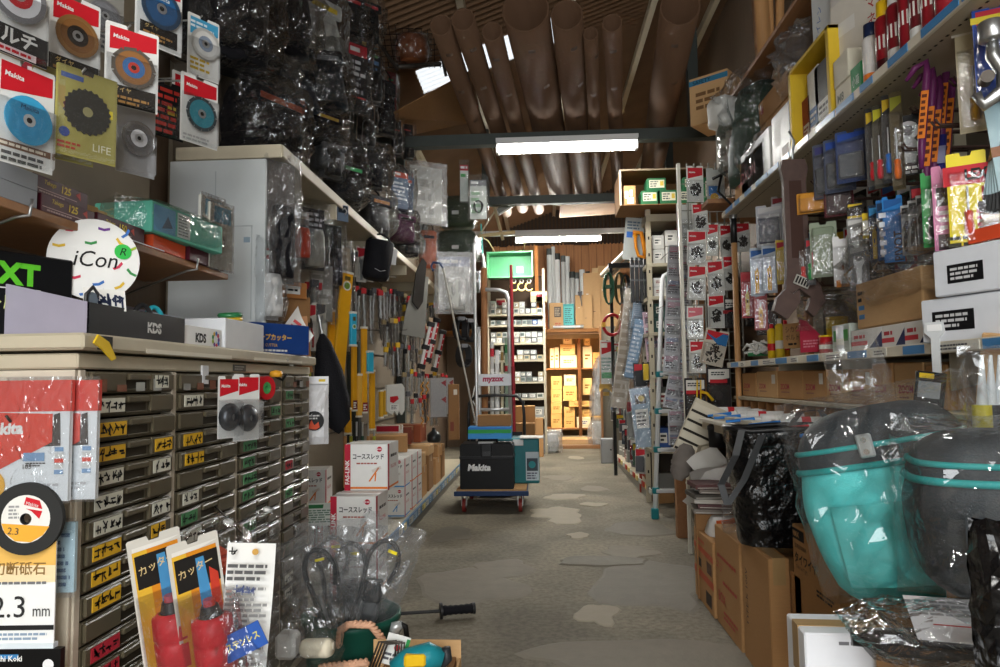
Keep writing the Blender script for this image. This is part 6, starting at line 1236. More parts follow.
for i, (lab, x0, x1, y0, y1) in enumerate(CH):
    q = (lambda b, y: b.flat(-.02, -.135, .03, -.10, y, 'E8E6DE')) if i in (0, 2) else None
    fpack(lab, x0, x1, y0, y1, EY-.05-.012*(i % 3), rz=rb.uniform(-8, 8), name='saw_chain_pack', card='DDDCD4/.4', fill=lambda w, h: t_chain(w, h), group='saw chain packs on the end grid', depth=.025, hz=.3, ry=rb.uniform(-3, 3), header='C2252F' if i != 8 else 'D8707A', prints=q)
fpack('tilted beige saw chain pack with red and blue header', 706, 730, 330, 366, EY-.09, 4, 'saw_chain_pack', card='D2C8B4/.4', header='C2252F', brand=None, fill=lambda w, h: t_chain(w*1.2, h), ry=14, depth=.03, prints=lambda b, y: (b.poly([(-.08, -.03), (.02, -.10), (.08, -.10), (.08, -.02), (.04, -.02), (.0, -.06)], y, '2F6FA8'),))
for i, (lab, x0, x1, y0, y1) in enumerate((('red banded black pack right of the tilted chain pack', 724, 738, 298, 328), ('white headed black pack just right of the wooden pole', 744, 758, 296, 326), ('large looped black chain pack with white header low on the end grid', 706, 730, 367, 410), ('white headed round black wire pack low at the left of the end grid', 684, 705, 378, 420))):
    fpack(lab, x0, x1, y0, y1, EY-.06, 3, 'wire_pack', card='2A2628/.4', header='D8D6CE', brand=None, fill=t_coil(INK, .36, .006), depth=.03, hz=.3, prints=lambda b, y: (b.flat(-.06, -.11, .06, -.085, y, 'B8242C'), b.lines(-.05, -.06, .05, -.03, y-.0005, '333333', 2)))
t = thing('yellow_strap', 'narrow yellow strap loop hanging over the black wire packs', 'strap', at(699, 380, Y=EY-.14)); b = B(); b.tube([(-.012, 0, 0), (-.02, 0, -.2), (-.04, 0, -.38)], .005, 'E3B81F/.4', 5); b.tube([(.012, 0, 0), (.005, 0, -.2), (-.02, 0, -.38)], .005, 'E3B81F/.4', 5); obj('strap_cord', b, parent=t); b = B(); b.tube([(.01, 0, -.08), (.05, 0, -.09), (.09, 0, -.14)], .01, 'E3B81F/.4', 6); obj('hook', b, parent=t)
fpack('clear bag with a blue and yellow label beside the topmost chain pack', 706, 724, 168, 212, EY-.02, 0, 'parts_bag', card='B8BAB4/.4', header=None, prints=lambda b, y: (b.flat(-.05, -.2, .03, -.13, y, '3A78B8'), b.disc(.03, y-.0005, 'D8A83A', 10, loc=(-.01, -.21)), b.flat(-.05, -.29, .03, -.27, y, 'E3D23A')), blister='film')
fpack('crumpled clear bag hanging left of the second chain pack', 676, 692, 203, 245, EY+.05, 0, 'parts_bag', card='BDBDB8/.4', header=None, blister='sheetfilm', fill=t_coil('9A9A94/.4', .3))
# ---- strips of small packs hanging at the ladder
def strip(lab, x0, y0, x1, y1, Y, wpx, n, col='C9CBD0/.35', ac='B85A7A', rz=0):
    a, e = at(x0, y0, Y=Y), at(x1, y1, Y=Y); d = e-a; L = d.length; w = wpx*Y/700; ang = math.degrees(atan2(d.x, -d.z))
    t = thing('pack_strip', lab, 'pack', a, rz, ry=-ang)
    b = B(); b.box(-w*.5, 0, -L, w*.5, .003, 0, col); obj('backing', b, parent=t); q = B(); q.tube([(0, .004, -.004), (0, max(.02, 6.66-Y), .01)], .003, 'iron', 4); obj('wire_hook', q, parent=t)
    for k in range(n):
        z = -L*(k+.92)/n; h = L/n*.84; q = B(); q.box(-w*.44, -.018, z, w*.44, 0, z+h, 'blister'); q.flat(-w*.4, z+h*.7, w*.4, z+h*.95, -.0012, ('C9A8B8', 'D6D6DA', '9AA6C0')[k % 3]); q.lines(-w*.38, z+h*.1, w*.38, z+h*.6, -.0012, '77777E', 3, seed=k); q.flat(-w*.4, z+h*.6, w*.1, z+h*.66, -.0014, ac); o = obj('small_pack', q, parent=t)
    return t
strip('grey and pink strip of small packs hanging highest behind the ladder rail', 676, 245, 672, 330, 5.9, 15, 5)
strip('second grey strip of small packs beside the highest one', 686, 240, 684, 340, 5.95, 11, 6)
strip('grey pink strip of small packs at the middle of the ladder', 674, 300, 671, 372, 5.7, 15, 4)
strip('narrow grey strip of small packs right of the middle one', 685, 330, 684, 372, 5.7, 10, 3)
strip('strip of small packs hanging between the second and third ladder treads', 676, 375, 670, 408, 5.7, 14, 3)
strip('narrow strip of small packs beside the lower ladder treads', 685, 376, 682, 410, 5.75, 8, 3)
strip('pink grey strip of small packs hanging lowest at the ladder', 675, 410, 676, 445, 5.7, 14, 3)
strip('second lowest strip of small packs beside the end grid', 686, 412, 685, 444, 5.75, 9, 3)
strip('pink strip of small packs left of the ladder rail', 649, 312, 657, 395, 6.9, 13, 6, 'D8B8C4/.35', 'A83A6A')
strip('upper pink card strip behind the black bar set', 648, 292, 650, 330, 7.1, 12, 2, 'D2A8B8/.35', 'A83A6A')
# ---- goods left of the rack
t = thing('saw_pack', 'orange handled pruning saw in a grey printed pack, high beside the open carton', 'saw', at(636, 218, Y=6.9), 0, ry=6)
b = B(); b.box(-.1, 0, -.42, .09, .004, .0, 'A8ACA8/.4'); b.lines(-.08, -.12, .07, -.03, -.001, '5A6A7A', 3); b.flat(-.08, -.2, -.02, -.14, -.001, '3A6AB8'); b.flat(-.02, -.19, .03, -.15, -.0012, 'D8B82E'); obj('card', b, parent=t); b = B(); b.tube([(-.02, -.02, -.15), (.06, -.02, -.15), (.09, -.02, -.25), (.12, -.02, -.38)], .022, 'E08A1E/.4', 8); b.tube([(0.0, -.02, -.16), (.02, -.02, -.3), (.05, -.02, -.38), (.12, -.02, -.39)], .015, 'E08A1E/.4', 6); obj('handle', b, parent=t)
for i in range(4):
    p = at(632+i*4.5, 257, Y=6.9); b = B(); b.box(-.018, 0, -.45, .018, .05, 0, 'black', .005); q = B(); q.box(-.018, -.004, -.24, .018, 0, -.22, '4A4A4C/.4'); q.box(-.015, -.003, -.1, .015, 0, -.08, '77777A/.4'); tree('black_case', 'black narrow plastic case, %s from the left below the orange saw' % ORD[i], 'case', [('case_body', b), ('latch', q)], p, 0, 'black cases below the orange saw')
def longbag(lab, pts, Y, wpx, mt, film_, fillc, name='long_bag'):
    a, e = at(*pts[0], Y=Y), at(*pts[1], Y=Y); d = e-a; L = d.length; w = wpx*Y/700; ang = math.degrees(atan2(d.x, -d.z)); t = thing(name, lab, 'bag', a, 0, ry=-ang)
    b = B(); b.box(-w*.35, -.01, -L*.97, w*.35, .03, -L*.03, mt, .01); b.lines(-w*.3, -L*.9, w*.3, -L*.1, -.011, fillc, 12); obj('contents', b, parent=t); b = B(); b.at((0, 0, -L-.01)); b.pillow(w, .09, L+.02, film_, int(L*50), .25); obj('film_bag', b, parent=t)
longbag('long pale clear bag leaning low beside the ladder', ((634, 285), (618, 412)), 7.2, 22, 'C4B8A8/.5', 'film', 'A89A88')
longbag('long light blue carded bag beside the pale clear one', ((641, 318), (629, 380)), 7.0, 16, '8AA8C4/.4', 'film', 'D0DCE8')
longbag('short light blue bag above the long light blue one', ((640, 300), (637, 330)), 7.05, 18, '9AB4CC/.4', 'film', 'D8E0EA')
longbag('silver tube bag hanging above the light blue bags', ((634, 308), (632, 345)), 7.1, 12, 'A8AAA8/.4', 'film', 'D8D8D8')
fpack('dark pack with a yellow and red card low beside the ladder', 633, 647, 363, 388, 6.9, 0, 'tool_pack', card='3A3A3E/.4', header='B8303A', brand=None, fill=t_block('2A2A2C/.4'), prints=lambda b, y: b.flat(-.03, -.2, .03, -.1, y, 'D8B83A'))
fpack('red and yellow pencil shaped pack by the ladder', 642, 649, 362, 382, 6.7, 0, 'tool_pack', card='2E2E2A/.4', header=None, fill=t_block('C9A82E/.4', .9))
t = thing('blue_panel_pack', 'light blue pack with a white label low beside the ladder', 'pack', at(640, 388, Y=6.75), 0, ry=-5)
b = B(); b.box(-.10, 0, -.56, .08, .01, 0, '7F9DB2/.4'); b.flat(-.07, -.38, .05, -.2, -.001, 'D8D4C8'); b.lines(-.06, -.36, .04, -.22, -.0014, '555555', 4); b.flat(-.06, -.15, .04, -.06, -.001, '4A4038'); b.disc(.03, -.0014, 'C9A82E', 8, loc=(0, -.1)); obj('card', b, parent=t); b = B(); b.box(-.11, -.012, -.57, .09, -.011, .01, 'blister'); obj('clear_sleeve', b, parent=t)
for i, (x0, x1, y0, y1, c) in enumerate(((648, 653, 400, 440, '3A3A3C'), (646, 650, 388, 430, 'A8A8A4'), (651, 656, 372, 400, 'B8303A'), (626, 633, 400, 440, 'A8A49A'), (622, 630, 342, 368, 'B8B4A8'))):
    fpack('%s narrow pack from the ladder hanging low in the far right goods' % ORD[i], x0, x1, y0, y1, 6.95+.1*i, 0, 'narrow_pack', card=c+'/.4', header=('C9C9C4', 'B8303A')[i % 2], brand=None, fill=t_block(('55565A/.4', '8A8A86/.4')[i % 2]), group='narrow packs by the ladder')
# black post rack with red hose, wooden stick, coils
t = thing('black_post', 'slim black steel post standing before the far shelf', 'post', (at(614, 400, Y=9.0).x, 9.0, 0)); zp = at(614, 268, Y=9.0).z; b = B(); b.box(-.02, -.02, 0, .02, .02, zp, INK+'/.5'); obj('post', b, parent=t); b = B(); b.box(-.03, -.03, zp, .42, .03, zp+.06, INK+'/.5'); obj('arm', b, parent=t)
t = thing('hose_coil', 'red hose coil hanging on the slim black post', 'hose', at(612, 325, Y=8.9)); b = B()
for k in range(4): b.tube([(.11*cos(2*pi*j/18), -.02*k, .13*sin(2*pi*j/18)) for j in range(18)], .018, 'A81F2A/.4', 6, True)
obj('coil', b, parent=t); b = B(); b.box(-.13, -.09, -.03, -.09, .02, .03, 'D8A83A/.4'); obj('tie', b, parent=t)
pole('thin_stick', 'wooden tool handle leaning across the red hose coil', 'stick', at(615, 332, Y=8.7), at(629, 293, Y=8.7), .018, 'wood_pole', 7)
pole('thin_stick', 'silver rail leaning up to the right above the ledge cardboard', 'stick', at(603, 275, Y=9.6), at(627, 252, Y=9.0), .05, 'C4BCA8/.5', 6); pole('thin_stick', 'second silver rail leaning above the cardboard', 'stick', at(606, 279, Y=9.6), at(630, 258, Y=9.0), .03, '8A8478/.5', 6)
for i, (x, y, c, lab) in enumerate(((608, 283, '2F5A44/.4', 'green hank of cord on the arm of the black post'), (619, 283, '4A4A30/.5', 'olive hank of cord on the arm of the black post'), (625, 285, '2A2A2C/.5', 'black hank of cord on the arm of the black post'))):
    t = thing('cord_hank', lab, 'cord', at(x, y-10, Y=8.85)); b = B()
    for k in range(5): b.tube([(.04*sin(a)*(1+.15*k), -.012*k, -.2+.2*cos(a)) for a in [j*pi/6 for j in range(12)]], .012, c, 5, True)
    obj('cord', b, parent=t); b = B(); b.box(-.04, -.07, -.2, .04, .02, -.16, c); obj('wrap', b, parent=t)
for i, (x0, x1, y0, y1, lab) in enumerate(((600, 614, 340, 384, 'white and green pack with a red and white header at the pillar'), (613, 621, 342, 372, 'red and white checked pack beside the green and white pack'))):
    fpack(lab, x0, x1, y0, y1, 9.2, 0, 'sign_pack', card='D8DCD8/.4', header='B8242C', brand=None, blister='blister', prints=lambda b, y: (b.flat(-.08, -.5, .08, -.42, y, '3A9A5A'), b.lines(-.08, -.4, .08, -.22, y, '8AA89A', 4), b.flat(-.08, -.1, .0, -.04, y-.0006, WHITE)))
b = B(); b.grid(lambda u, v: ((u-.5)*.2, .06*sin(3*v), .05*sin(4*u)+v*.1), 6, 3, 'C9A860/.6'); q = B(); q.box(-.05, -.01, -.05, .03, .02, .0, 'A88A4A/.6'); tree('paper_bundle', 'crumpled yellow brown paper bundle at the pillar edge', 'paper', [('paper', b), ('core', q)], at(607, 392, Y=9.6))
fc2 = [('2A2A2C', 'A82A32'), ('C9C9C4', '3A5A8A'), ('8A3038', 'D8D8D4'), ('4A6A5A', 'C9A82E'), ('B8B8B2', 'B8303A'), ('3A4A5A', 'C9C9C4')]
k = 0
for r, (xa, ya, xb, yb, Ya, Yb, n) in enumerate(((618, 390, 634, 415, 9.6, 7.3, 8), (614, 405, 640, 448, 9.8, 7.0, 10), (617, 345, 628, 350, 9.3, 8.0, 5))):
    for i in range(n):
        u = i/(n-1); Y = Ya+(Yb-Ya)*u; x = xa+(xb-xa)*u; y = ya+(yb-ya)*u; p = at(x, y, Y=Y); c, hd = fc2[(i+r) % 6]
        hang_pack('hang_pack', '%s pack counted from the pillar in the %s row of the far right shelf' % (ORD[i], ('upper', 'lower', 'topmost')[r]), 'pack', p, -35, .11, rb.uniform(.16, .26), card=c+'/.4', header=hd, brand=None, fill=(t_block('55565A/.4'), t_coil('8A8A8C/.4'), t_wrench())[i % 3], group='packs on the far right shelf')
for i in range(12):
    Y = 10.0-i*.27; w = rb.uniform(.12, .2); h = rb.uniform(.12, .28); c = rb.choice(['B8302A/.5', 'C9C9C4/.5', 'kraft', '8A8A86/.5', 'C05A30/.5', '6A6A70/.5'])
    carton('small_box', 'small box on the far right floor deck, %s from the pillar' % ORD[i], 'box', 1.09+rb.uniform(0, .05), Y, .142, w, .2, h, -80+rb.uniform(-10, 10), c, (lambda b, w=w, h=h: b.lines(w*.2, h*.3, w*.8, h*.7, 0, WHITE, 2),), group='small boxes on the far right deck', top=False)
for i in range(6):
    Y = 9.6-i*.5; q = soft(.16, .14, .18, ('B8B8B4/.5', '8A8A88/.5', 'C4B4A4/.5')[i % 3], .2, i); m = B(); m.at((0, 0, 0)); m.pillow(.2, .18, .24, 'film', i+90, .4, neck=.5, base=1); tree('parts_bag', 'clear bag of fittings on the middle far right board, %s from the pillar' % ORD[i], 'bag', [('fittings', q), ('film_bag', m)], (1.3, Y, .582), rb.uniform(-30, 30), 'bags of fittings on the far right board')
b = B(); b.box(-.012, -.02, 0, .012, .02, .75, 'A8402E/.5'); q = B(); q.box(-.014, -.022, .3, .014, -.02, .42, 'D8C43A/.5'); tree('measure_post', 'slim red slat with a yellow band standing at the deck edge', 'slat', [('slat', b), ('band', q)], at(641, 492, Z=.0)+V((0, 0, .0)))
carton('carton', 'open kraft carton on the floor under the far right deck end', 'box', at(644, 490, Z=0).x-.0, 7.0, 0, .14, .16, .1, -70, 'kraft', top=False)
# ================================================================== RIGHT SIDE, NEAR SHELVING
NX, NY0, NY1 = 1.25, .9, 4.7
near = thing('near_shelf_unit', 'long steel shelf unit along the right wall near the entrance', 'shelf', (NX, NY1, 0), -90)
NL = NY1-NY0    # local x runs towards the entrance, y to the wall
b = B(); b.box(0, .6, 0, NL, .62, 3.0, '6F675A/.6'); obj('back_panel', b, parent=near)
ZA, ZB, ZU = 1.30, 1.085, 2.30
b = B(); b.box(0, 0, ZA-.03, NL, .6, ZA, 'beige_metal', .002); obj('shelf_board', b, parent=near)
b = B(); b.box(0, .02, ZB-.02, NL, .6, ZB, 'beige_metal', .002); obj('shelf_board', b, parent=near)
b = B(); b.box(0, 0, ZU-.03, NL, .6, ZU, 'beige_metal', .002)
for k in range(90): b.flat(0, 0, 0, 0, 0, INK) if False else None
obj('shelf_board', b, parent=near)
q = B()
for k in range(110): q.box(.1+k*.033, .05, ZU-.0312, .112+k*.033, .057, ZU-.03, '2A2620')
obj('perforations', q, parent=near, kind='stuff')
for z, col in ((ZA, '3F84BC/.3'), (ZU, '3F84BC/.3')):
    b = B(); b.box(0, -.016, z-.032, NL, 0, z+.004, 'D8D0BC/.4', .002); o = obj('price_rail', b, parent=near)
    for i in range(17):
        w = [.16, .1, .13, .2][i % 4]; x = .1+i*.215; q = B(); q.box(x, -.0185, z-.028, x+w, -.0162, z, [col, 'DAD8CC/.4', col, 'C9D84A/.4' if i == 10 else 'DAD8CC/.4'][i % 4] if z == ZA else col)
        if i % 4 in (1, 3) and z == ZA: q.lines(x+.01, z-.025, x+w-.01, z-.005, -.019, '55555A', 2, seed=i)
        obj('price_label', q, parent=o)
for x in (0, 1.6, 3.2): b = B(); b.box(x, .55, 0, x+.04, .6, 3.0, 'beige_metal'); obj('upright', b, parent=near)
for x in (.8, 1.6, 2.4, 3.2):
    for z in (ZA-.03,): b = B(); b.prism([(0, z), (.5, z), (.5, z-.12)], x-.004, x+.004, 'beige_metal'); b.v = [(v[1], .55-v[0], v[2]) for v in b.v]; obj('shelf_bracket', b, parent=near)
rb = random.Random(33)
for r, z in enumerate((2.16, 2.02, 1.86, 1.68)):
    for i in range(15):
        x = .25+i*.235; L = rb.uniform(.33, .54); q = B(); q.tube([(x-.012, .6, z), (x-.012, .6-L, z), (x-.012, .585-L, z+.02)], .0045, 'rust', 5); q.tube([(x+.012, .6, z), (x+.012, .6-L, z), (x+.012, .585-L, z+.02)], .0045, 'rust', 5); q.tube([(x-.012, .6-L*.6, z), (x+.012, .6-L*.6, z)], .004, 'rust', 5); obj('double_hook', q, parent=near)
# ---- goods on the high shelf (z ZU)
def high(lab, x0, x1, ytop, X=NX+.03, mt='kraft', d=.3, prt=(), z=ZU+.002, rz=-90, name='carton', h=None):
    a, e = at(x0, 200, X=X), at(x1, 200, X=X); w = abs(a.y-e.y); hh = h or at((x0+x1)/2, ytop, X=X).z-z
    return carton(name, lab, 'box', X, (a.y+e.y)/2, z, w-.006, d, hh, rz, mt, tuple(f(w, hh) for f in prt), top=hh > .06)
def redtext(s, c='A8303A'): return lambda w, h: lambda b: b.text(s, h*.3, w*.15, h*.4, 0, c, wmax=w*.6, bold=1)
carton('carton', 'kraft carton with blue band and black lettering at the far end of the high shelf', 'box', at(706, 120, Y=5.2).x, 5.1, at(700, 122, Y=5.1).z, .30, .3, .36, -38, 'kraft_pale', (lambda b: (b.flat(0, .30, .3, .34, 0, '3A7A9A'), b.text('SAFETY', .03, .03, .305, -.0006, INK, wmax=.2), b.lines(.05, .1, .25, .25, 0, '7A5A3A', 3)),))
carton('carton', 'white carton with square hand holes below the blue banded one', 'box', at(722, 165, Y=5.0).x+.02, 4.95, at(722, 166, Y=4.95).z, .2, .24, .34, -60, 'C9C4B8/.6', (lambda b: (b.flat(.05, .08, .1, .14, 0, '3A332A'), b.flat(.05, .2, .1, .26, 0, '3A332A')),))
b = B(); b.box(1.15, 4.72, 2.38, 1.85, 5.4, 2.41, 'wood'); b.box(1.2, 5.34, 0, 1.25, 5.39, 2.38, 'wood'); b.box(1.78, 4.75, 0, 1.83, 4.8, 2.38, 'wood'); b.box(1.78, 5.34, 0, 1.83, 5.39, 2.38, 'wood'); obj('wood_stand', b, label='wooden stand with a plank top beyond the near shelving carrying cartons', cat='stand', kind=None)
high('kraft carton with red lettering low on the far high shelf', 735, 765, 95, mt='kraft', prt=(redtext('BOXON'),), h=.24)
high('flat kraft carton with dark bands, lower of two on the far high shelf', 758, 792, 70, X=NX+.12, h=.17, z=ZU+.25, prt=(redtext('BOLT', '4A3A2A'),))
high('flat kraft carton with red print, upper of two on the far high shelf', 757, 795, 48, X=NX+.12, h=.15, z=ZU+.425, prt=(redtext('小箱'),))
carton('carton', 'wide kraft carton that carries the two flat ones on the high shelf', 'box', NX+.12, (at(758, 200, X=NX+.12).y+at(792, 200, X=NX+.12).y)/2, ZU+.002, .5, .28, .245, -90, 'kraft_dark')
q = soft(.42, .3, .62, '3A4C40/.5', .3, 5); k = B(); k.at((0, 0, -.01)); k.pillow(.5, .4, .78, 'film', 88, .4); m = soft(.2, .2, .18, 'D0CFC8/.5', .1, 2, 6, 12); m.v = [(x-.2, y-.1, z+.42) for x, y, z in m.v]
tree('wrapped_tarp', 'dark green tarpaulins wrapped in film among the cartons on the far high shelf', 'tarpaulin', [('tarp_roll', q), ('white_knot', m), ('film_wrap', k)], (1.42, 4.42, ZU+.12), -60, rx=0)
o = high('white box in clear film, nearer the tan cartons on the high shelf', 742, 772, 122, mt='D6D6D2/.4', h=.28); q = B(); q.at((0, .14, -.002)); q.pillow(.5, .34, .34, 'film', 61, .2); obj('film_wrap', q, parent=o)
high('tall white box with a brown mark beside the yellow crate', 774, 793, 107, mt='DDDDD9/.4', prt=(lambda w, h: lambda b: (b.flat(w*.55, h*.1, w*.9, h*.3, 0, '5A4030'), b.flat(w*.2, h*.4, w*.5, h*.8, 0, 'EDEDE8')),), h=.3)
# yellow open crate
a, e = at(795, 200, X=NX+.03), at(838, 200, X=NX+.03); w = a.y-e.y; t = thing('yellow_crate', 'yellow open fronted wooden crate on the high shelf', 'crate', (NX+.02, (a.y+e.y)/2, ZU+.004), -90)
hh = .42
for n_, q in (('board', (-w/2, 0, 0, w/2, .34, .018)), ('board', (-w/2, 0, hh-.018, w/2, .34, hh)), ('board', (-w/2, 0, 0, -w/2+.03, .34, hh)), ('board', (w/2-.03, 0, 0, w/2, .34, hh)), ('back_board', (-w/2, .33, 0, w/2, .34, hh))): b = B(); b.box(*q, 'D2B02E/.5', .002); obj(n_, b, parent=t)
yc = (a.y+e.y)/2
for i, (dx, ww, h2, c, lab) in enumerate(((-.24, .1, .24, '8A1F2A/.4', 'dark red can box in the yellow crate'), (-.1, .13, .34, 'DADAD6/.4', 'white and blue box standing in the yellow crate'), (.08, .2, .33, '151517/.4', 'black box with a white label in the yellow crate'))):
    carton('goods_box', lab, 'box', NX+.07, yc-dx*w/.72, ZU+.0235, ww, .2, h2, -90, c, (lambda b, ww=ww, h2=h2, i=i: (b.flat(ww*.15, h2*.2, ww*.85, h2*.45, 0, ('D8D0D0', '3A6AA8', 'E4E4E0')[i]), b.lines(ww*.2, h2*.25, ww*.8, h2*.4, -.0005, ('8A1F2A', 'E4E4E0', INK)[i], 2)),), top=False)
high('small cream box standing beside the yellow crate, lower', 840, 856, 95, mt='D2CBB4/.5', h=.12, prt=(redtext('M8', '6A6A5A'),))
high('small cream box standing beside the yellow crate, upper', 839, 855, 62, mt='D8D2BE/.5', h=.12, z=ZU+.125)
high('pale green box beside the spray cans', 856, 868, 66, mt='3E9A62/.5', h=.14, prt=(redtext('小箱', 'C9E0D0'),))
carton('carton', 'white carton with red print leaning over the small boxes on the high shelf', 'box', NX+.10, at(862, 60, X=NX+.10).y, ZU+.26, .36, .26, .26, -75, 'DCD6CA/.5', (lambda b: (b.text('NITTO', .03, .2, .2, 0, '5A6A8A', wmax=.14), b.text('マス', .05, .22, .13, 0, 'B03A3A', wmax=.12), b.text('ネジ', .05, .22, .06, 0, 'B03A3A', wmax=.12), b.flat(.03, .1, .15, .16, 0, 'E8E6E0')),))
carton('carton', 'white carton with blue kana lettering high on the shelf pile', 'box', NX+.1, at(826, 20, X=NX+.1).y, ZU+.424, .24, .26, .30, -82, 'D6DADA/.5', (lambda b: (b.text('サイレン', .035, .06, .05, 0, '2F6FB8', wmax=.2, ang=80),),))
carton('carton', 'white carton with dark red lettering beside the blue lettered one', 'box', NX+.1, at(845, 10, X=NX+.1).y, ZU+.53, .22, .26, .26, -82, 'D9D5CE/.5', (lambda b: (b.text('ノズル', .04, .05, .04, 0, 'A8303A', wmax=.16, ang=80),),))
b = B(); b.pillow(.36, .24, .34, 'sheetfilm', 41, .5); obj('clear_bag', b, (NX+.18, at(805, 60, X=NX+.18).y, ZU+.425), -70, label='crumpled clear bag lying on the yellow crate', cat='bag')
sheet('plank', 'brown board leaning along the top of the cartons under the roof', [(1.28, 4.6, 3.05), (1.6, 4.7, 3.1), (1.62, 2.9, 3.12), (1.3, 2.9, 3.08)], .02, 'wood', 'board')
for i, (x0, y0, x1, y1, w) in enumerate(((757, -20, 764, 28, .09), (780, -20, 779, 22, .05), (769, -20, 772, 25, .03))): pole('timber', '%s upright timber behind the cartons under the roof' % ORD[i], 'timber', at(x1, y1+30, Y=4.9), at(x0, y0-20, Y=4.9), w*.7, 'wood_pole', 4)
# spray cans
def can(lab, x, yb, X, body, cap, r, h, band=None, group='spray cans on the high shelf', txt=None):
    p = at(x, yb, X=X); p.z = ZU+.004; t = thing('spray_can', lab, 'can', p, -50, group)
    b = B(); b.lathe([(0, 0), (r, .0), (r, h*.74), (r*.75, h*.8), (0, h*.8)], body, 18); 
    if band: b.lathe([(r*1.01, h*.06), (r*1.01, h*.2)], band, 18)
    for k in range(7):
        aa = -pi/2+(k-3)*.22; b.add([(r*1.012*cos(aa+d*.1), r*1.012*sin(aa+d*.1), h*z_) for z_ in (.34, .52+.04*(k % 2)) for d in (-1, 1)], [(0, 1, 3, 2)], 'E4E0D8' if k % 2 == 0 else body)
    obj('can_body', b, parent=t); b = B(); b.lathe([(r*.78, h*.79), (r*.82, h*.8), (r*.78, h), (0, h*1.01)], cap, 16); obj('cap', b, parent=t)
can('white spray can with navy cap and orange foot on the high shelf', 873, 66, NX+.05, 'DCDAD6/.3', '1E2A4A/.35', .035, .25, 'E07A2A/.3')
can('dark red spray can with a yellow cap', 887, 60, NX+.05, '8A1722/.3', 'E3B81F/.35', .036, .28, '3A0A10/.3')
can('dark red spray can with a white body band, third from the yellow crate side', 899, 48, NX+.05, '7A1520/.3', 'D8D8D4/.35', .036, .28, 'C9C5C0/.3')
can('dark red spray can leaning nearest the shelf rail', 911, 40, NX+.045, '8A1722/.3', '2A2A2C/.35', .036, .28)
can('grey red spray can further along the high shelf', 922, 30, NX+.05, '6A1A22/.3', 'C9C9C9/.35', .036, .28, 'D8D8D4/.3'); can('dark red spray can beside the grey red one', 934, 20, NX+.05, '8A1722/.3', 'E07A2A/.35', .036, .26); can('red and white spray can at the top edge of the high shelf', 948, 8, NX+.05, '9A1F2A/.3', 'D8D8D4/.35', .036, .26)
# ---- rake, wrench and other single tools
t = thing('rake', 'long wooden handled rake standing head up at the end of the near shelving', 'rake', at(741, 470, Y=4.62)+V((0, 0, -.65)), 0)
z0 = at(736, 240, Y=4.62).z; zb = t.location.z; dx = at(734, 240, Y=4.62).x-t.location.x
b = B(); b.tube([(0, 0, -zb+.01), (dx, 0, z0-zb)], .019, 'wood_pole', 10); obj('handle', b, parent=t)
b = B(); b.tube([(dx, 0, z0-zb-.02), (dx, -.0, z0-zb+.18)], .022, 'black', 8); b.lathe([(.026, 0), (.028, .04), (.022, .05)], 'steel', 10, loc=(dx, 0, z0-zb+.14)); obj('ferrule', b, parent=t)
zr = z0-zb+.18; b = B(); b.tube([(dx, 0, zr), (dx-.0, .02, zr+.06), (dx-.08, .05, zr+.16), (dx-.04, .1, zr+.28)], .009, INK, 6); b.tube([(dx, 0, zr), (dx+.02, .02, zr+.08), (dx+.1, .06, zr+.22), (dx+.14, .1, zr+.34)], .009, INK, 6); b.tube([(dx-.1, .1, zr+.26), (dx+.24, .1, zr+.42)], .01, INK, 6); obj('rake_head', b, parent=t)
for k in range(13): u = k/12; x, z = dx-.1+.34*u, zr+.26+.16*u; q = B(); q.tube([(x, .1, z), (x+.04, .0, z+.01), (x+.05, -.06, z-.03)], .005, INK, 5); obj('tine', q, parent=t)
t = thing('giant_wrench', 'huge rust brown adjustable wrench hanging jaw down from the shelf edge', 'wrench', at(793, 160, Y=3.25), 0)
sc = 3.25/700; b = B()
b.prism([(-.05, 0), (.05, 0), (.062, -.04), (.05, -.1), (.052, -.50), (.09, -.58), (.115, -.66), (.06, -.73), (.03, -.7), (.05, -.64), (.0, -.60), (-.03, -.62), (-.06, -.60), (-.052, -.50), (-.05, -.1), (-.062, -.04)], -.012, .022, 'rust'); b.flat(-.028, -.46, .028, -.1, -.0126, '3E2820/.7'); obj('wrench_body', b, parent=t)
b = B(); b.prism([(-.06, -.6), (-.03, -.625), (.0, -.605), (.0, -.66), (-.02, -.69), (-.06, -.74), (-.12, -.7), (-.1, -.64)], -.016, .026, 'rust'); obj('moving_jaw', b, parent=t); b = B(); b.at((.01, -.018, -.57), ry=25); b.box(-.035, -.006, -.022, .035, .0, .022, 'A8A49A/.5'); 
for k in range(5): b.box(-.03+k*.013, -.008, -.016, -.022+k*.013, -.006, .016, INK)
obj('knurl', b, parent=t); b = B(); b.tube([(0, .005, -.03), (0, .005, .03), (.01, .005, .09), (-.01, .01, .14)], .006, 'steel', 6); obj('hook', b, parent=t)
for i in range(5):
    p = at(926+i*6.5, 62+(i % 3)*10-i*2, Y=2.35+.05*i); L = .36+.05*((i*2) % 3); t = thing('pry_bar', 'purple pry bar with an orange label, %s from the pliers side' % ORD[i], 'pry bar', p, -40, 'purple pry bars', ry=7)
    b = B(); b.tube([(-.05, -.02, -.06), (-.03, -.01, -.02), (-.0, 0, 0), (.006, 0, -.04), (.008, 0, -L*.8), (.015, -.01, -L)], [.006, .011, .013, .013, .013, .007], '5E2350/.35', 8); obj('bar', b, parent=t); b = B(); b.box(-.003, -.0155, -L*.72, .019, -.0125, -L*.28, 'D87A2A/.4'); b.lines(.0, -L*.7, .016, -L*.3, -.016, '5A2A1A', 7); obj('label', b, parent=t)
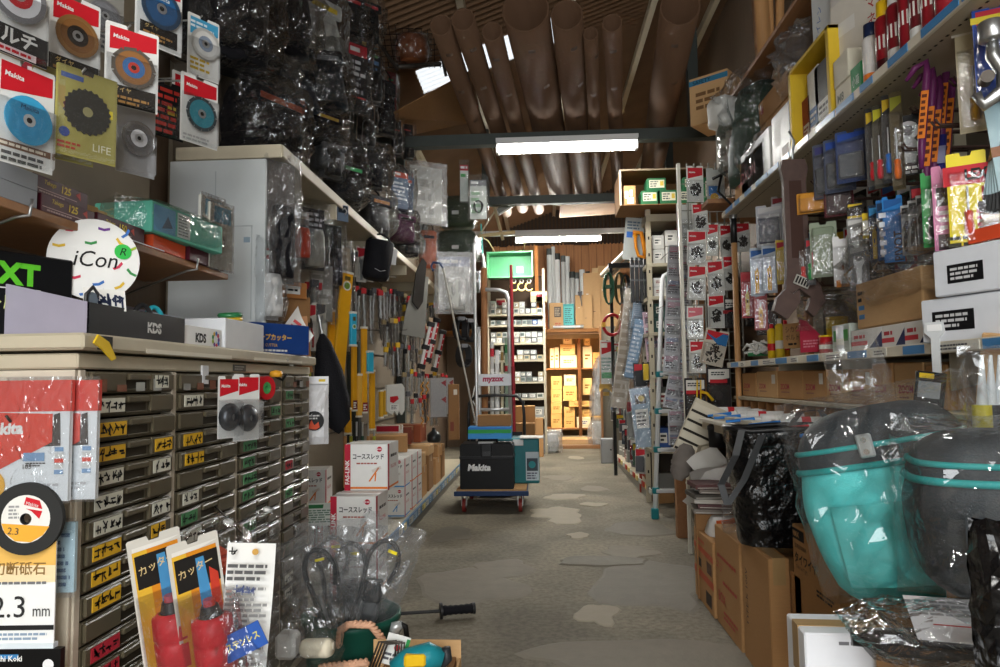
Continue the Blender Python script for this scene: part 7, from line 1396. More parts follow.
t = thing('pry_bar', 'short dark blue pry bar below the purple ones', 'pry bar', at(943, 135, Y=2.45), -40, ry=5); b = B(); b.tube([(0, 0, 0), (.0, 0, -.16), (.02, -.01, -.24)], [.012, .012, .006], '2A2A6A/.35', 8); obj('bar', b, parent=t); b = B(); b.box(-.012, -.014, -.1, .012, -.011, -.04, '8A8AA8/.4'); obj('label', b, parent=t)
# ---- hang packs on the near right wall: label, x0,x1,y0,y1,Y,rz, card, header, brand, product, prints
def bar(*r): return lambda b, y: [b.flat(x0, z0, x1, z1, y-.0003*i, c) for i, (x0, z0, x1, z1, c) in enumerate(r)]
RP = [
 ('yellow punch pack with red handle and white lettering, nearest the white boxes', 950, 980, 152, 245, 2.15, -30, 'E0CC22/.35', None, None, t_driver('C0442E/.35'), lambda b, y: (b.flat(-.06, -.1, .06, -.04, y, 'B8202A') or b.flat(-.01, -.095, .06, -.045, y-.0004, 'E8E4DC'), b.text('LEX', .035, -.005, -.088, y-.0008, INK, wmax=.06, bold=2), b.lines(-.055, -.29, .055, -.25, y, '3A3A2A', 2), b.flat(.035, -.24, .055, -.11, y-.0003, 'B8202A'))),
 ('pink pack with white lettering left of the yellow punch pack', 934, 957, 165, 250, 2.25, -30, 'E08CB4/.35', None, None, None, lambda b, y: (b.flat(-.03, -.13, .03, -.07, y, '4A4448'), b.flat(-.03, -.27, .03, -.22, y, '5A4A50'), b.lines(-.025, -.21, .03, -.14, y, 'F0E0E8', 3))),
 ('green cased pack left of the pink one', 922, 937, 172, 247, 2.32, -30, '2F9A4A/.35', None, None, t_driver('2A2A2C/.4'), None),
 ('red and black pack left of the green cased one', 912, 924, 185, 252, 2.5, -35, '2A2A2E/.35', 'B8303A', None, t_driver('2F6FB8/.4'), None),
 ('black card with a white pliers picture in the middle of the near wall', 893, 921, 112, 175, 2.6, -25, '121214/.35', None, None, None, lambda b, y: (b.disc(.035, y, 'D0D0D0', 16, ri=.02, loc=(0, -.07)), b.prism([(-.02, -.19), (.02, -.19), (.03, -.12), (.01, -.09), (-.01, -.09), (-.03, -.12)], y-.0004, y, '9A9A9C'), b.lines(-.05, -.235, .05, -.2, y, 'D8D8D8', 2))),
 ('red handled screwdriver pack, first of the bright handles on the near wall', 866, 876, 108, 190, 2.75, -40, '3A3A3A/.4', 'C9A82E', None, t_driver('C8242E/.35'), None),
 ('second red handled pack beside the first bright handle', 873, 883, 105, 188, 2.7, -40, '4A463A/.4', 'B8B02E', None, t_driver('C8303A/.35'), None),
 ('blue handled screwdriver pack between the red and the orange handles', 882, 891, 95, 183, 2.65, -40, '3A3A3A/.4', 'C9A82E', None, t_driver('2F6FC0/.35'), None),
 ('orange handled screwdriver pack, last of the bright handles', 890, 899, 92, 190, 2.6, -40, '5A5038/.4', '8A8A2E', None, t_driver('E0702A/.35'), None),
 ('navy clamshell cutter pack, front one above the red packs', 838, 862, 130, 182, 2.95, -35, '3A4A72/.35', '2A4A9A', None, t_block('5A6066/.3', .55), None),
 ('navy clamshell cutter pack, middle one above the red packs', 826, 850, 138, 192, 3.05, -35, '4A5266/.35', '2A4A9A', None, t_block('4A5056/.3', .55), None),
 ('navy clamshell cutter pack, rear one nearest the giant wrench', 815, 838, 143, 198, 3.12, -35, '4A4E5A/.35', '3A3A6A', None, t_block('3A4046/.3', .55), None),
 ('blue card pack with black lettering, front one below the black pliers card', 884, 899, 196, 262, 2.6, -35, '2A7AC0/.35', '1E5A9A', None, None, lambda b, y: (b.text('PIVOT', .03, .03, -.24, y, '101A2A', wmax=.17, ang=90, bold=1), b.lines(-.045, -.22, -.02, -.05, y, 'D8E0E8', 5))),
 ('blue card pack with silver chisel, behind the front blue one', 877, 886, 200, 260, 2.72, -35, '2A6AA8/.35', '1E3A5A', None, t_wrench(), None),
 ('dark blue narrow pack with yellow tip left of the blue cards', 869, 878, 205, 262, 2.8, -35, '22344A/.35', '3A8AC0', None, t_knife('C9A82E/.4'), None),
 ('silver scissors pack right of the blue cards', 902, 912, 205, 255, 2.55, -35, 'B8BAB8/.35', '3A3A3C', None, t_pliers('1A1A1C/.4'), None),
 ('second silver scissors pack right of the blue cards', 909, 919, 200, 255, 2.5, -35, 'A8AAA8/.35', '3A3A3C', None, t_pliers('2A2A2C/.4'), None),
 ('third silver scissors pack before the red and black pack', 917, 926, 195, 250, 2.45, -35, '9A9C9A/.35', '3A3A3C', None, t_pliers('55565A/.4'), None),
 ('orange yellow leather pack right of the giant wrench', 799, 825, 192, 213, 3.2, -30, 'C98A2A/.4', None, None, t_block('C98A2A/.4', .95), None),
 ('dark red pouch right of the orange yellow pack', 826, 850, 186, 216, 3.1, -30, '5A1A22/.4', None, None, t_block('3A2A30/.4', .95), None),
 ('yellow striped black card below the dark red pouch', 848, 861, 203, 222, 3.0, -30, '1A1A1A/.4', 'D8B82E', None, None, bar((-.03, -.07, .03, -.055, 'D8B82E'))),
 ('grey green work glove pack in film right of the giant wrench', 811, 834, 222, 277, 3.15, -25, '8A947E/.5', None, None, t_block('7E8A74/.7', .9), bar((-.05, -.2, -.01, -.13, 'C05A6A'))),
 ('white cutter knife pack with orange figure', 834, 850, 236, 286, 3.05, -30, 'E4E4E2/.35', None, None, t_knife('D8D8D8/.3', 'E0702A'), bar((-.03, -.22, .03, -.19, 'E08A3A'))),
 ('clear pack of silver bits beside the white cutter pack, upper', 848, 862, 218, 255, 2.95, -30, '8A8A86/.35', 'C9C9C4', None, t_wrench(), None),
 ('clear pack of silver bits beside the white cutter pack, lower', 850, 866, 245, 290, 2.9, -30, '77787A/.35', '9A9A98', None, t_wrench('steel'), None),
 ('small bright yellow pack above the blue cards', 863, 872, 213, 238, 2.85, -30, 'E3C41F/.35', None, None, None, bar((-.02, -.09, .02, -.03, 'E8E4D0'))),
 ('small red and green pen pack right of the giant wrench, nearer', 806, 813, 238, 285, 3.2, -30, '4A4A4C/.35', 'B8303A', None, t_driver('2F8A4A/.4'), None),
 ('small white and red pen pack right of the giant wrench, farther', 799, 806, 240, 288, 3.25, -30, '8A8A8C/.35', 'C9C9C4', None, t_driver('C83A3A/.4'), None),
 ('navy blue bottle pack left of the giant wrench', 757, 780, 205, 247, 3.9, -25, 'B8BAC0/.35', 'C9C9C9', None, t_block('22304A/.35', .7), None),
 ('blue card with two yellow knives, left one beside the wooden pole', 750, 762, 248, 296, 4.0, -20, 'B4C0CC/.35', '2A5A9A', None, t_knife('D8A01F/.4'), None),
 ('blue card with two yellow knives, right one near the giant wrench', 762, 775, 246, 293, 3.9, -20, 'B4C0CC/.35', '2A5A9A', None, t_knife('D8A01F/.4'), None),
 ('yellow and red pack just left of the giant wrench', 776, 788, 240, 284, 3.8, -20, 'D8B82A/.35', 'B8303A', None, t_block('C8A82A/.4', .5), None),
 ('red and yellow stick pack low beside the wooden pole', 741, 752, 272, 318, 4.3, -20, 'B83A40/.35', 'B8303A', None, t_knife('D8B04A/.4'), None),
 ('pink red stick pack below the blue knife cards', 754, 766, 290, 330, 4.0, -20, 'A8484A/.35', '8A8A8C', None, t_knife('D8903A/.4'), None),
 ('clear pack with black grip at the shelf underside left of the wrench', 772, 788, 196, 236, 4.0, -25, '9A9A98/.35', '8A2A32', None, t_coil('77787A/.4'), None),
 ('black round pack below the navy bottle pack', 757, 776, 302, 335, 4.1, -25, '2E2E30/.35', None, None, t_block('1E1E20/.4', .9), None),
 ('clear sleeve with yellow handled scraper beside the pry bars', 958, 982, 28, 132, 2.2, -30, 'C4B896/.35', None, None, t_driver('D8A83A/.4'), bar((-.05, -.02, .05, .0, 'D0C8B8'), (.03, -.3, .05, -.05, 'B8303A'))),
 ('blue and red carded pipe cutter pack at the frame edge', 976, 1012, 4, 100, 2.05, -25, '2A4A9A/.35', 'B8303A', None, None, bar((-.06, -.05, .06, -.03, 'D8C43A'))),
 ('brown and white wire brush pack under the pale files', 985, 1006, 212, 252, 2.1, -25, '8A6A4A/.35', 'C9B8A0', None, t_block('3A3A3C/.4', .6), None),
 ('dark dotted pack right of the yellow punch pack', 980, 996, 200, 246, 2.12, -25, '2A2224/.35', None, None, None, lambda b, y: b.lines(-.03, -.12, .03, -.02, y, 'B83A3A', 5)),
]
for r in RP:
    fpack(r[0], r[1], r[2], r[3], r[4], r[5], r[6], 'tool_pack', card=r[7], header=r[8], brand=r[9], fill=r[10], prints=r[11], depth=.022, hz=.14, hole=r[2]-r[1] > 14, bh=.8)
t = thing('pipe_cutter', 'chrome pipe cutter on its blue and red card at the frame edge', 'tool', at(991, 22, Y=1.98), -20)
b = B(); b.lathe([(.03, -.0), (.034, -.005), (.034, -.05), (.03, -.055), (.015, -.06)], 'steel', 14); me = b; obj('knob', me, parent=t); b = B(); b.tube([(0, 0, -.05), (.0, 0, -.1), (.025, 0, -.15), (.02, 0, -.2), (-.03, 0, -.235), (-.045, 0, -.2)], [.014, .02, .022, .022, .018, .014], 'steel', 8); obj('frame', b, parent=t); b = B(); b.cyl((-.02, -.02, -.16), (-.02, .02, -.16), .018, 'iron', 12); obj('wheel', b, parent=t)
for i in range(6):
    t = thing('flat_file', 'pale blue grey file with a brown band, %s of the fan at the frame edge' % ORD[i], 'file', at(984+i*4, 92, Y=2.08), -25, 'fan of pale files', ry=-6+i*3.2)
    b = B(); b.prism([(-.012, -.30), (.012, -.30), (.008, 0), (-.008, 0)], -.004+.004*i, .002+.004*i, '9AB4BA/.35'); obj('blade', b, parent=t); b = B(); b.prism([(-.0125, -.2), (.0125, -.2), (.011, -.17), (-.011, -.17)], -.006+.004*i, .004+.004*i, '8A5A3A/.4'); obj('band', b, parent=t); b = B(); b.prism([(-.016, -.35), (.016, -.35), (.010, -.30), (-.010, -.30)], -.006+.004*i, .004+.004*i, INK); obj('tip', b, parent=t)
for i in range(9):
    x = 800+i*13; p = at(x, 226+4*(i % 2), X=NX+.42); hang_pack('tool_pack', '%s dull carded tool from the giant wrench at the back of the near right wall' % ORD[i], 'pack', p, -55, .1, .24, card=fc2[i % 6][0]+'/.4', header=fc2[i % 6][1], brand=None, fill=(t_wrench(), t_block('3A3A3C/.4'), t_coil('8A8A8C/.4'))[i % 3], group='dull packs at the back of the near wall')
    p = at(800+i*15, 182, X=NX+.4); hang_pack('tool_pack', '%s small carded tool from the wooden pole right under the high shelf' % ORD[i], 'pack', p, -55, .09, .16, card=fc2[(i+2) % 6][0]+'/.4', header=fc2[(i+1) % 6][1], brand=None, fill=(t_coil('9A9A9C/.4'), t_wrench('iron'))[i % 2], group='small packs under the high shelf')
# ---- goods on the price railed shelf (z ZA)
def onA(lab, x0, x1, ytop, X=NX+.03, mt='kraft', d=.2, prt=(), z=ZA+.002, h=None, name='carton', rz=-90, top=False):
    a, e = at(x0, 340, X=X), at(x1, 340, X=X); w = abs(a.y-e.y); hh = h or at((x0+x1)/2, ytop, X=X).z-z
    return carton(name, lab, 'box', X, (a.y+e.y)/2, z, w-.004, d, hh, rz, mt, tuple(f(w, hh) for f in prt), top=top)
def redwhite(w, h): return lambda b: (b.flat(0, h*.25, w*.55, h*.45, 0, 'C8303A'), b.add([(w*.6, 0, h*.1), (w, 0, h*.1), (w, 0, h*.8)], [(0, 1, 2)], '1E2A5A'), b.lines(w*.1, h*.5, w*.5, h*.8, 0, 'B8303A', 1))
onA('white and red filter box below the kraft box, nearer the yellow can', 851, 882, 325, mt='E2E0DC/.4', h=.085, prt=(redwhite,))
onA('white and red filter box below the kraft box, middle', 882, 905, 325, mt='E2E0DC/.4', h=.085, prt=(redwhite,))
onA('white and red filter box below the kraft box, nearer the white cartons', 905, 930, 325, mt='E2E0DC/.4', h=.085, prt=(redwhite,))
o = onA('open kraft box in crumpled clear film on the filter boxes', 858, 925, 292, mt='kraft_pale', h=.18, z=ZA+.09, d=.26, prt=(lambda w, h: lambda b: (b.flat(w*.04, h*.4, w*.14, h*.5, 0, '3A7AB0'), b.flat(w*.04, h*.2, w*.14, h*.3, 0, '3A7AB0'), b.lines(w*.03, h*.55, w*.15, h*.85, 0, INK, 2)),))
q = B(); q.at((0, .16, .05)); q.pillow(.85, .42, .36, 'film', 17, .3); obj('film_wrap', q, parent=o)
o = onA('white carton with a black label, lower of the pair at the frame edge', 942, 1030, 300, mt='DADDE2/.4', h=.135, d=.3, rz=-70, prt=(lambda w, h: lambda b: (b.flat(w*.1, h*.25, w*.45, h*.7, 0, '121214'), b.lines(w*.13, h*.3, w*.42, h*.65, -.0005, 'C9C9C9', 3)),))
o = onA('white carton with a black label, upper of the pair at the frame edge', 955, 1030, 260, mt='DADDE2/.4', h=.14, d=.28, z=ZA+.14, rz=-68, prt=(lambda w, h: lambda b: (b.flat(w*.14, h*.25, w*.48, h*.65, 0, '121214'), b.lines(w*.17, h*.3, w*.45, h*.6, -.0005, 'C9C9C9', 3)),))
b = B(); b.grid(lambda u, v: ((u-.5)*.62, v*.4, .05*sin(u*7)*v+.07*mnoise.noise(V((u*5, v*5, 2)))+.03), 9, 7, 'film', False); q = B(); q.box(-.05, .0, -.01, .12, .1, .03, 'D8502E/.4'); tree('film_sheet', 'loose clear film sheet with an orange sticker lying over the white cartons', 'film', [('film_sheet', b), ('orange_sticker', q)], (1.30, 2.1, ZA+.30), -75)
for i, (x, c, cap, r, h, lab) in enumerate(((772, 'E3BE22/.35', 'C8242E/.4', .024, .2, 'yellow glue tube with red cap, left one by the cardboard sign'), (780, 'E3C43A/.35', 'D8D8D4/.4', .024, .22, 'yellow glue tube with white cap, right one by the cardboard sign'), (786, 'D8902A/.35', 'C8242E/.4', .022, .24, 'orange yellow glue tube behind the cardboard sign'), (826, 'B8262E/.35', 'E3BE22/.4', .03, .1, 'small red and yellow can by the red card'), (838, 'E3BE22/.35', 'C9A21F/.4', .05, .22, 'large yellow can standing behind the red card'), (848, 'D8DADC/.35', 'D8D8D8/.4', .045, .13, 'white plastic tub beside the large yellow can'))):
    p = at(x, 345, X=NX+.06+(.16 if i in (2, 4) else 0)); p.z = ZA+.002; t = thing('glue_tube' if i < 3 else 'paint_can', lab, 'tube' if i < 3 else 'can', p, -60); b = B(); b.lathe([(0, 0), (r, 0), (r, h*.82), (r*.5, h*.88), (0, h*.88)], c, 14); b.lathe([(r*1.015, h*.25), (r*1.015, h*.45)], ('C8242E/.4', 'E8E4D8/.4')[i % 2], 14); obj('body', b, parent=t); b = B(); b.lathe([(r*.5, h*.85), (r*.5, h), (0, h)] if i < 3 else [(r*1.03, h*.8), (r*1.03, h*.88), (0, h*.885)], cap, 12); obj('cap', b, parent=t)
b = B(); b.box(-.065, 0, 0, .065, .006, .125, 'kraft'); b.text('シカク', .03, -.045, .08, -.001, INK, wmax=.09); b.text('ボルト', .03, -.045, .04, -.001, INK, wmax=.09); b.lines(-.03, .01, .03, .03, -.001, INK, 1); q = B(); q.box(-.06, .006, 0, .06, .05, .004, 'kraft_dark'); tree('cardboard_sign', 'hand lettered cardboard sign standing on the price railed shelf', 'sign', [('sign_board', b), ('foot', q)], at(793, 348, X=NX+.03), -65)
b = B(); b.prism([(-.07, 0), (.07, 0), (.07, .06), (-.03, .15), (-.07, .16)], 0, .004, 'B8324A/.5'); b.lines(-.05, .02, .05, .06, -.001, 'D88A98', 3); q = B(); q.box(-.06, .004, 0, .06, .05, .003, '8A2438/.5'); tree('red_card', 'slant cut red card standing beside the cardboard sign', 'card', [('card', b), ('foot', q)], at(812, 352, X=NX+.03), -65)
q = B()
for k in range(26): a0 = rb.uniform(-.14, .1); q.tube([(a0, rb.uniform(-.03, .06), rb.uniform(.01, .08)), (a0+.05, rb.uniform(-.03, .06), rb.uniform(.01, .09)), (a0+.1, rb.uniform(-.03, .06), rb.uniform(.005, .06))], .008, 'DADAD6/.4', 5)
m = B(); m.box(-.05, -.02, 0, .05, .06, .02, '3A8A5A/.5'); tree('cable_tie_heap', 'heap of white plastic fittings with a green tray at the shelf end', 'fittings', [('fittings', q), ('tray', m)], at(755, 356, X=NX+.05), -80)
onA('green and white box of fittings under film beside the large yellow can', 832, 850, 322, mt='BFC9BF/.4', h=.12, prt=(lambda w, h: lambda b: b.flat(w*.1, h*.4, w*.9, h*.8, 0, '4A9A4A'),))
b = B(); b.pillow(.26, .2, .2, 'film', 51, .4, base=1); obj('clear_bag', b, at(828, 330, X=NX+.1), -60, label='crumpled clear bag between the red card and the kraft box', cat='bag')
# ---- second shelf: row of kraft boxes
xs = [742, 756, 778, 802, 826, 848, 872, 893, 925, 948]
for i in range(len(xs)-1):
    X = NX+.05; a, e = at(xs[i], 380, X=X), at(xs[i+1], 380, X=X); w = a.y-e.y
    carton('carton', '%s kraft box with red lettering from the wooden pole on the lower shelf' % ORD[i], 'box', X, (a.y+e.y)/2, ZB+.002, w-.012, .3, rb.uniform(.135, .165), -90+rb.uniform(-2, 2), ('kraft', 'kraft_pale', 'kraft')[i % 3], (lambda b, w=w: (b.text('ZOOM', .03, w*.12, .05, 0, 'A8303A', wmax=w*.5, bold=1), b.lines(w*.15, .03, w*.5, .042, 0, '8A5A4A', 1)),), group='kraft boxes on the lower shelf', lab=(lambda q, w=w: q.box(w*.25, -.002, .08, w*.4, -.0008, .13, 'E0DCD0')) if i % 2 else None)
carton('carton', 'large kraft carton with red lettering tilted at the shelf end', 'box', 1.32, 1.93, ZB+.01, .36, .24, .20, -64, 'kraft_pale', (lambda b: (b.text('ZOOM', .04, .05, .1, 0, 'A8303A', wmax=.14, bold=1), b.lines(.2, .04, .32, .15, 0, 'B8483A', 4)),), ry=9)
# ---- pigeonhole rack with caulking tubes below
pg_ = thing('pigeonhole_rack', 'wooden pigeonhole rack under the lower shelf holding white tubes', 'rack', (NX, 4.66, 0), -90)
b = B(); b.box(0, .04, .66, 3.5, .5, .68, 'wood'); obj('bottom_board', b, parent=pg_)
for i in range(24): b = B(); x = i*.145; b.box(x, .03, .68, x+.014, .5, ZB-.025, '8A6038/.6'); obj('divider', b, parent=pg_)
b = B(); b.box(0, .48, .68, 3.5, .5, ZB-.03, '4A3828/.7'); obj('back_board', b, parent=pg_)
b = B(); b.box(0, .02, .955, 3.5, .4, .965, '8A6038/.6'); o = obj('tube_ledge', b, parent=pg_)
for i in range(9):
    Y = 4.5-i*.3; X = NX-.13+rb.uniform(-.02, .03); z = .995
    t = thing('sealant_tube', 'white sealant tube with a %s nozzle, %s from the wooden pole' % (('blue', 'red tipped')[i % 7 == 5], ORD[i]), 'tube', (X, Y, z), -90+rb.uniform(-10, 10), 'sealant tubes in the pigeonholes')
    b = B(); b.cyl((0, .0, 0), (0, .22, 0), .026, 'E0E0DE/.35', 12); b.cyl((0, .06, 0), (0, .1, 0), .0265, ('C8303A/.4', 'D8D8D4/.4')[i % 2], 12); obj('tube_body', b, parent=t); b = B(); b.cyl((0, -.03, 0), (0, .0, 0), .012, 'E0E0DE/.35', 8); b.cyl((0, -.17, -.012), (0, -.03, 0), .007, '2F7FD0/.35' if i % 7 != 5 else 'C8303A/.35', 7, .010); obj('nozzle', b, parent=t)
# tag strip, scanner like device, nozzles at the frame edge
t = thing('tag_strip', 'clear hanging strip with a white handle at the price rail', 'strip', at(934, 322, X=NX-.03), -50); b = B(); b.prism([(-.025, 0), (.025, 0), (.03, -.03), (.012, -.05), (.012, -.16), (-.012, -.16), (-.012, -.05), (-.03, -.03)], 0, .006, 'C9CCCC/.3'); obj('strip', b, parent=t); b = B(); b.box(-.02, -.003, -.028, .02, 0, -.008, 'E6E6E4/.3'); obj('label', b, parent=t)
t = thing('carded_device', 'black and yellow carded device hanging below the clear strip', 'pack', at(931, 372, X=NX-.06), -40, ry=8); b = B(); b.box(-.04, 0, -.2, .04, .02, 0, '26282A/.35', .004); b.flat(-.03, -.02, .01, -.005, -.001, 'D8B82E'); b.flat(-.03, -.08, .03, -.03, -.001, '9AA0A4'); b.lines(-.03, -.13, .03, -.09, -.001, 'C9C9C9', 2); b.flat(-.03, -.19, -.005, -.14, -.001, 'D8B82E'); obj('card', b, parent=t); b = B(); b.box(-.03, -.03, -.19, .035, 0, -.1, '3A3C3E/.3', .008); obj('device', b, parent=t)
for i in range(3):
    p = at(984+i*9, 432, Y=1.9); t = thing('nozzle_tube', 'cartridge with a long white nozzle standing at the frame edge, %s from the shelf' % ORD[i], 'tube', p+V((0, 0, -.06)), -20, 'cartridges with white nozzles'); b = B(); b.cyl((0, 0, 0), (0, 0, .13), .024, ('D8C81F/.35', '1E1E20/.35', 'C8303A/.35')[i], 12); b.cyl((0, 0, .03), (0, 0, .06), .0245, 'D8D8D4/.35', 12); obj('tube_body', b, parent=t); b = B(); b.cyl((0, 0, .13), (.005, 0, .26), .014, 'DCE2E6/.3', 10, .004); obj('nozzle', b, parent=t)
carton('carton', 'open kraft carton at the frame edge under the tilted carton', 'box', 1.36, 2.15, .78, .3, .25, .17, -70, 'kraft', top=False)
# ================================================================== LOWER RIGHT: cartons, bags, bench
def floorbox(lab, x, y0, y1, X1, h, mt='kraft', prt=(), front=(), z=0.0, top=True, open_=False, name='carton'):
    """carton whose aisle face lies at x from y0 (near) to y1 (far), reaching to X1; prt prints on the aisle face"""
    L = y1-y0
    return carton(name, lab, 'box', x, (y0+y1)/2, z, L-.006, X1-x, h, -90, mt, tuple(f(L, h) for f in prt), tuple(f(X1-x, h) for f in front), top=top and not open_)
h1 = at(705, 532, Y=3.9).z
floorbox('kraft carton with orange bands, farthest of the row along the aisle', .85, 3.64, 4.07, 1.2, h1, 'kraft', (lambda L, h: lambda b: (b.flat(0, h*.72, L, h*.8, 0, 'C0552E'), b.flat(0, h*.36, L, h*.46, 0, 'C0552E'), b.flat(L*.08, h*.5, L*.4, h*.62, 0, '3A2A1E'), b.flat(L*.68, h*.52, L*.92, h*.68, 0, '5A3A28'), b.flat(L*.6, h*.08, L*.88, h*.26, 0, '3A2A20'), b.lines(L*.1, h*.84, L*.6, h*.92, 0, 'C0552E', 1)),), open_=True)
for i, (x, y, c, lab) in enumerate(((.97, 3.85, 'E2E2E0/.4', 'white bag with orange print in the farthest aisle carton, left'), (1.08, 3.72, 'DEDEDC/.4', 'white bag with orange print in the farthest aisle carton, right'))):
    q = soft(.22, .2, .12, c, .3, i, 5, 14); m = B(); m.tube([(-.06, -.07, .1), (0, -.09, .11), (.05, -.06, .12)], .015, 'D8602A/.4', 6); tree('goods_bag', lab, 'bag', [('bag_body', q), ('orange_print', m)], (x, y, h1-.03), 20*i)
floorbox('kraft carton with red lettering, second of the aisle row', .86, 3.19, 3.625, 1.2, at(742, 543, Y=3.2).z, 'kraft', (lambda L, h: lambda b: (b.text('ネジ', .05, L*.05, h*.55, 0, 'B84438', wmax=L*.4), b.lines(L*.1, h*.68, L*.9, h*.74, 0, 'B84438', 1), b.text('BOX', .05, L*.1, h*.25, 0, 'B84438', wmax=L*.3, bold=1), b.lines(L*.3, h*.1, L*.9, h*.2, 0, 'B84438', 2), b.lines(L*.3, h*.44, L*.9, h*.5, 0, 'B84438', 1)),))
b = B(); b.pillow(.3, .24, .14, 'sheetfilm', 71, .5, base=1); obj('clear_bag', b, (1.0, 3.42, at(742, 543, Y=3.2).z+.002), -30, label='crumpled clear bag with red print on the second aisle carton', cat='bag')
h3 = at(752, 541, Y=3.1).z
floorbox('tall plain kraft carton with a black vertical line of print, third of the aisle row', .865, 2.80, 3.17, .945, h3, 'kraft', (lambda L, h: lambda b: (b.text('TYPE-K 100V', .03, L*.2, h*.3, 0, '33281E', wmax=h*.5, ang=90),),), (lambda L, h: lambda b: b.flat(0, 0, L*.04, h, 0, 'A57A4E'),))
def maxface(L, h): return lambda b: (b.flat(L*.0, h*.86, L*.3, h*.97, 0, INK), b.text('MAX', h*.06, L*.03, h*.885, -.0005, 'B58A5C', wmax=L*.22, bold=2), b.text('鉄筋結束機用', .018, L*.06, h*.77, 0, INK, wmax=L*.5), b.text('タイワイヤ', h*.11, L*.05, h*.62, 0, INK, wmax=L*.62, bold=2), b.text('TW1060T(JP)', .018, L*.08, h*.55, 0, INK, wmax=L*.36), b.lines(L*.55, h*.42, L*.95, h*.5, 0, INK, 2), b.flat(L*.45, h*.02, L*.65, h*.25, 0, 'A98050'))
def maxfront(L, h): return lambda b: (b.text('鉄筋結束機用', .026, .03, h*.78, 0, INK, wmax=.22), b.text('タイワイヤ', .055, .03, h*.64, 0, INK, wmax=.3, bold=2), b.text('TW1060T(JP)', .024, .03, h*.55, 0, INK, wmax=.2), b.text('TWINTIER', .03, .05, h*.34, 0, INK, wmax=.2, bold=2), b.text('300', .06, .06, h*.14, 0, INK, wmax=.16, bold=1))
C1 = at(836, 548, X=.95); 
t = thing('carton', 'large kraft tie wire carton with black lettering under the teal bag', 'box', (.95, C1.y, .285), -90)
L, h, D = .40, C1.z-.285, .5
b = B(); b.box(-L, 0, 0, 0, D, h, 'kraft', .003); 
def pr2(b, fn, M): q = B(); q.M = M; fn(q); o = len(b.v); b.v += q.v; [b.mats.append(x) for x in q.mats if x not in b.mats]; b.f += [[i+o for i in f] for f in q.f]; b.m += [b.mats.index(q.mats[k]) for k in q.m]; b.s += q.s
pr2(b, maxface(L, h), Matrix.Translation((-L, -.001, 0))); pr2(b, maxfront(D, h), Matrix.Translation((.001, 0, 0)) @ Matrix.Rotation(pi/2, 4, 'Z')); obj('box_body', b, parent=t)
b = B(); b.box(-L+.004, D*.5-.002, h, -.004, D*.5+.002, h+.001, '4A3A28/.9'); obj('flap_seam', b, parent=t)
t = thing('carton', 'kraft tie wire carton at the floor under the large one', 'box', (.97, C1.y+.01, 0), -90); b = B(); b.box(-L, 0, 0, 0, D, .282, 'kraft', .003); pr2(b, maxface(L, .282), Matrix.Translation((-L, -.001, 0))); pr2(b, maxfront(D, .282), Matrix.Translation((.001, 0, 0)) @ Matrix.Rotation(pi/2, 4, 'Z')); obj('box_body', b, parent=t); b = B(); b.box(-L*.9, D*.4, .282, -.05, D*.4+.05, .284, 'A98A5E/.35'); obj('packing_tape', b, parent=t)
Yl = C1.y+.415; hl = at(786, 553, Y=Yl+.3).z
floorbox('kraft lock carton with a maroon frame behind the large tie wire carton', .95, 2.70, 3.1, 1.20, hl, 'kraft', (), (lambda L, h: lambda b: (b.flat(L*.1, h*.05, L*.9, h*.28, 0, '4A1E26'), b.flat(L*.06, h*.22, L*.1, h*.95, 0, 'B8303A'), b.flat(L*.9, h*.22, L*.94, h*.95, 0, 'B8303A'), b.disc(L*.4, -.0003, 'B58A5C', 20, loc=(L*.5, h*.3)), b.disc(L*.42, -.0002, 'B8303A', 20, ri=L*.38, loc=(L*.5, h*.3)), b.flat(L*.2, h*.8, L*.8, h*.9, -.0004, '4A2A2A'), b.text('ロック', h*.12, L*.22, h*.64, -.0004, '3A1E22', wmax=L*.6, bold=1), b.flat(L*.2, h*.5, L*.8, h*.6, -.0004, '4A2A2A')),))
W1 = at(845, 634, Y=1.80)
carton('carton', 'white carton with arrows at the frame bottom under the film package', 'box', at(845, 640, Y=1.80).x, 1.80, .0, .19, .15, W1.z, -3, 'E4E6EA/.4', (lambda b: (b.flat(.01, .3, .05, .34, 0, INK), b.lines(.08, W1.z-.03, .18, W1.z-.015, 0, '77777A', 1)),))
# film package with a black tool and a white sheet on top of the white carton
t = thing('film_package', 'clear film package with a black tool and a white printed sheet', 'package', at(955, 650, Y=1.60)+V((.02, 0, -.02)), -12, rx=-4)
b = B(); b.tube([(-.22, 0, .03), (.0, .0, .035), (.3, -.02, .03)], [.02, .03, .03], 'black', 8); b.box(-.18, -.03, .0, .35, .1, .03, 'black_cloth', .01); obj('black_tool', b, parent=t)
b = B(); b.at((0, -.02, .07), rx=-66, rz=-4); b.box(-.1, 0, -.05, .2, .001, .1, 'E6E6E8/.4'); b.lines(-.08, .03, .18, .09, -.001, '9A9A9C', 4); b.flat(-.06, .0, .18, .004, -.001, 'C8444A'); obj('white_sheet', b, parent=t)
b = B(); b.at((.05, .14, .05), rx=90); b.pillow(.56, .12, .26, 'film', 23, .3); obj('film_bag', b, parent=t)
b = B(); b.box(-.12, -.02, -.66, .5, .16, -.022, 'kraft'); obj('carton', b, (t.location.x, t.location.y+.0, t.location.z), -3, label='brown carton that carries the clear film package', cat='box')
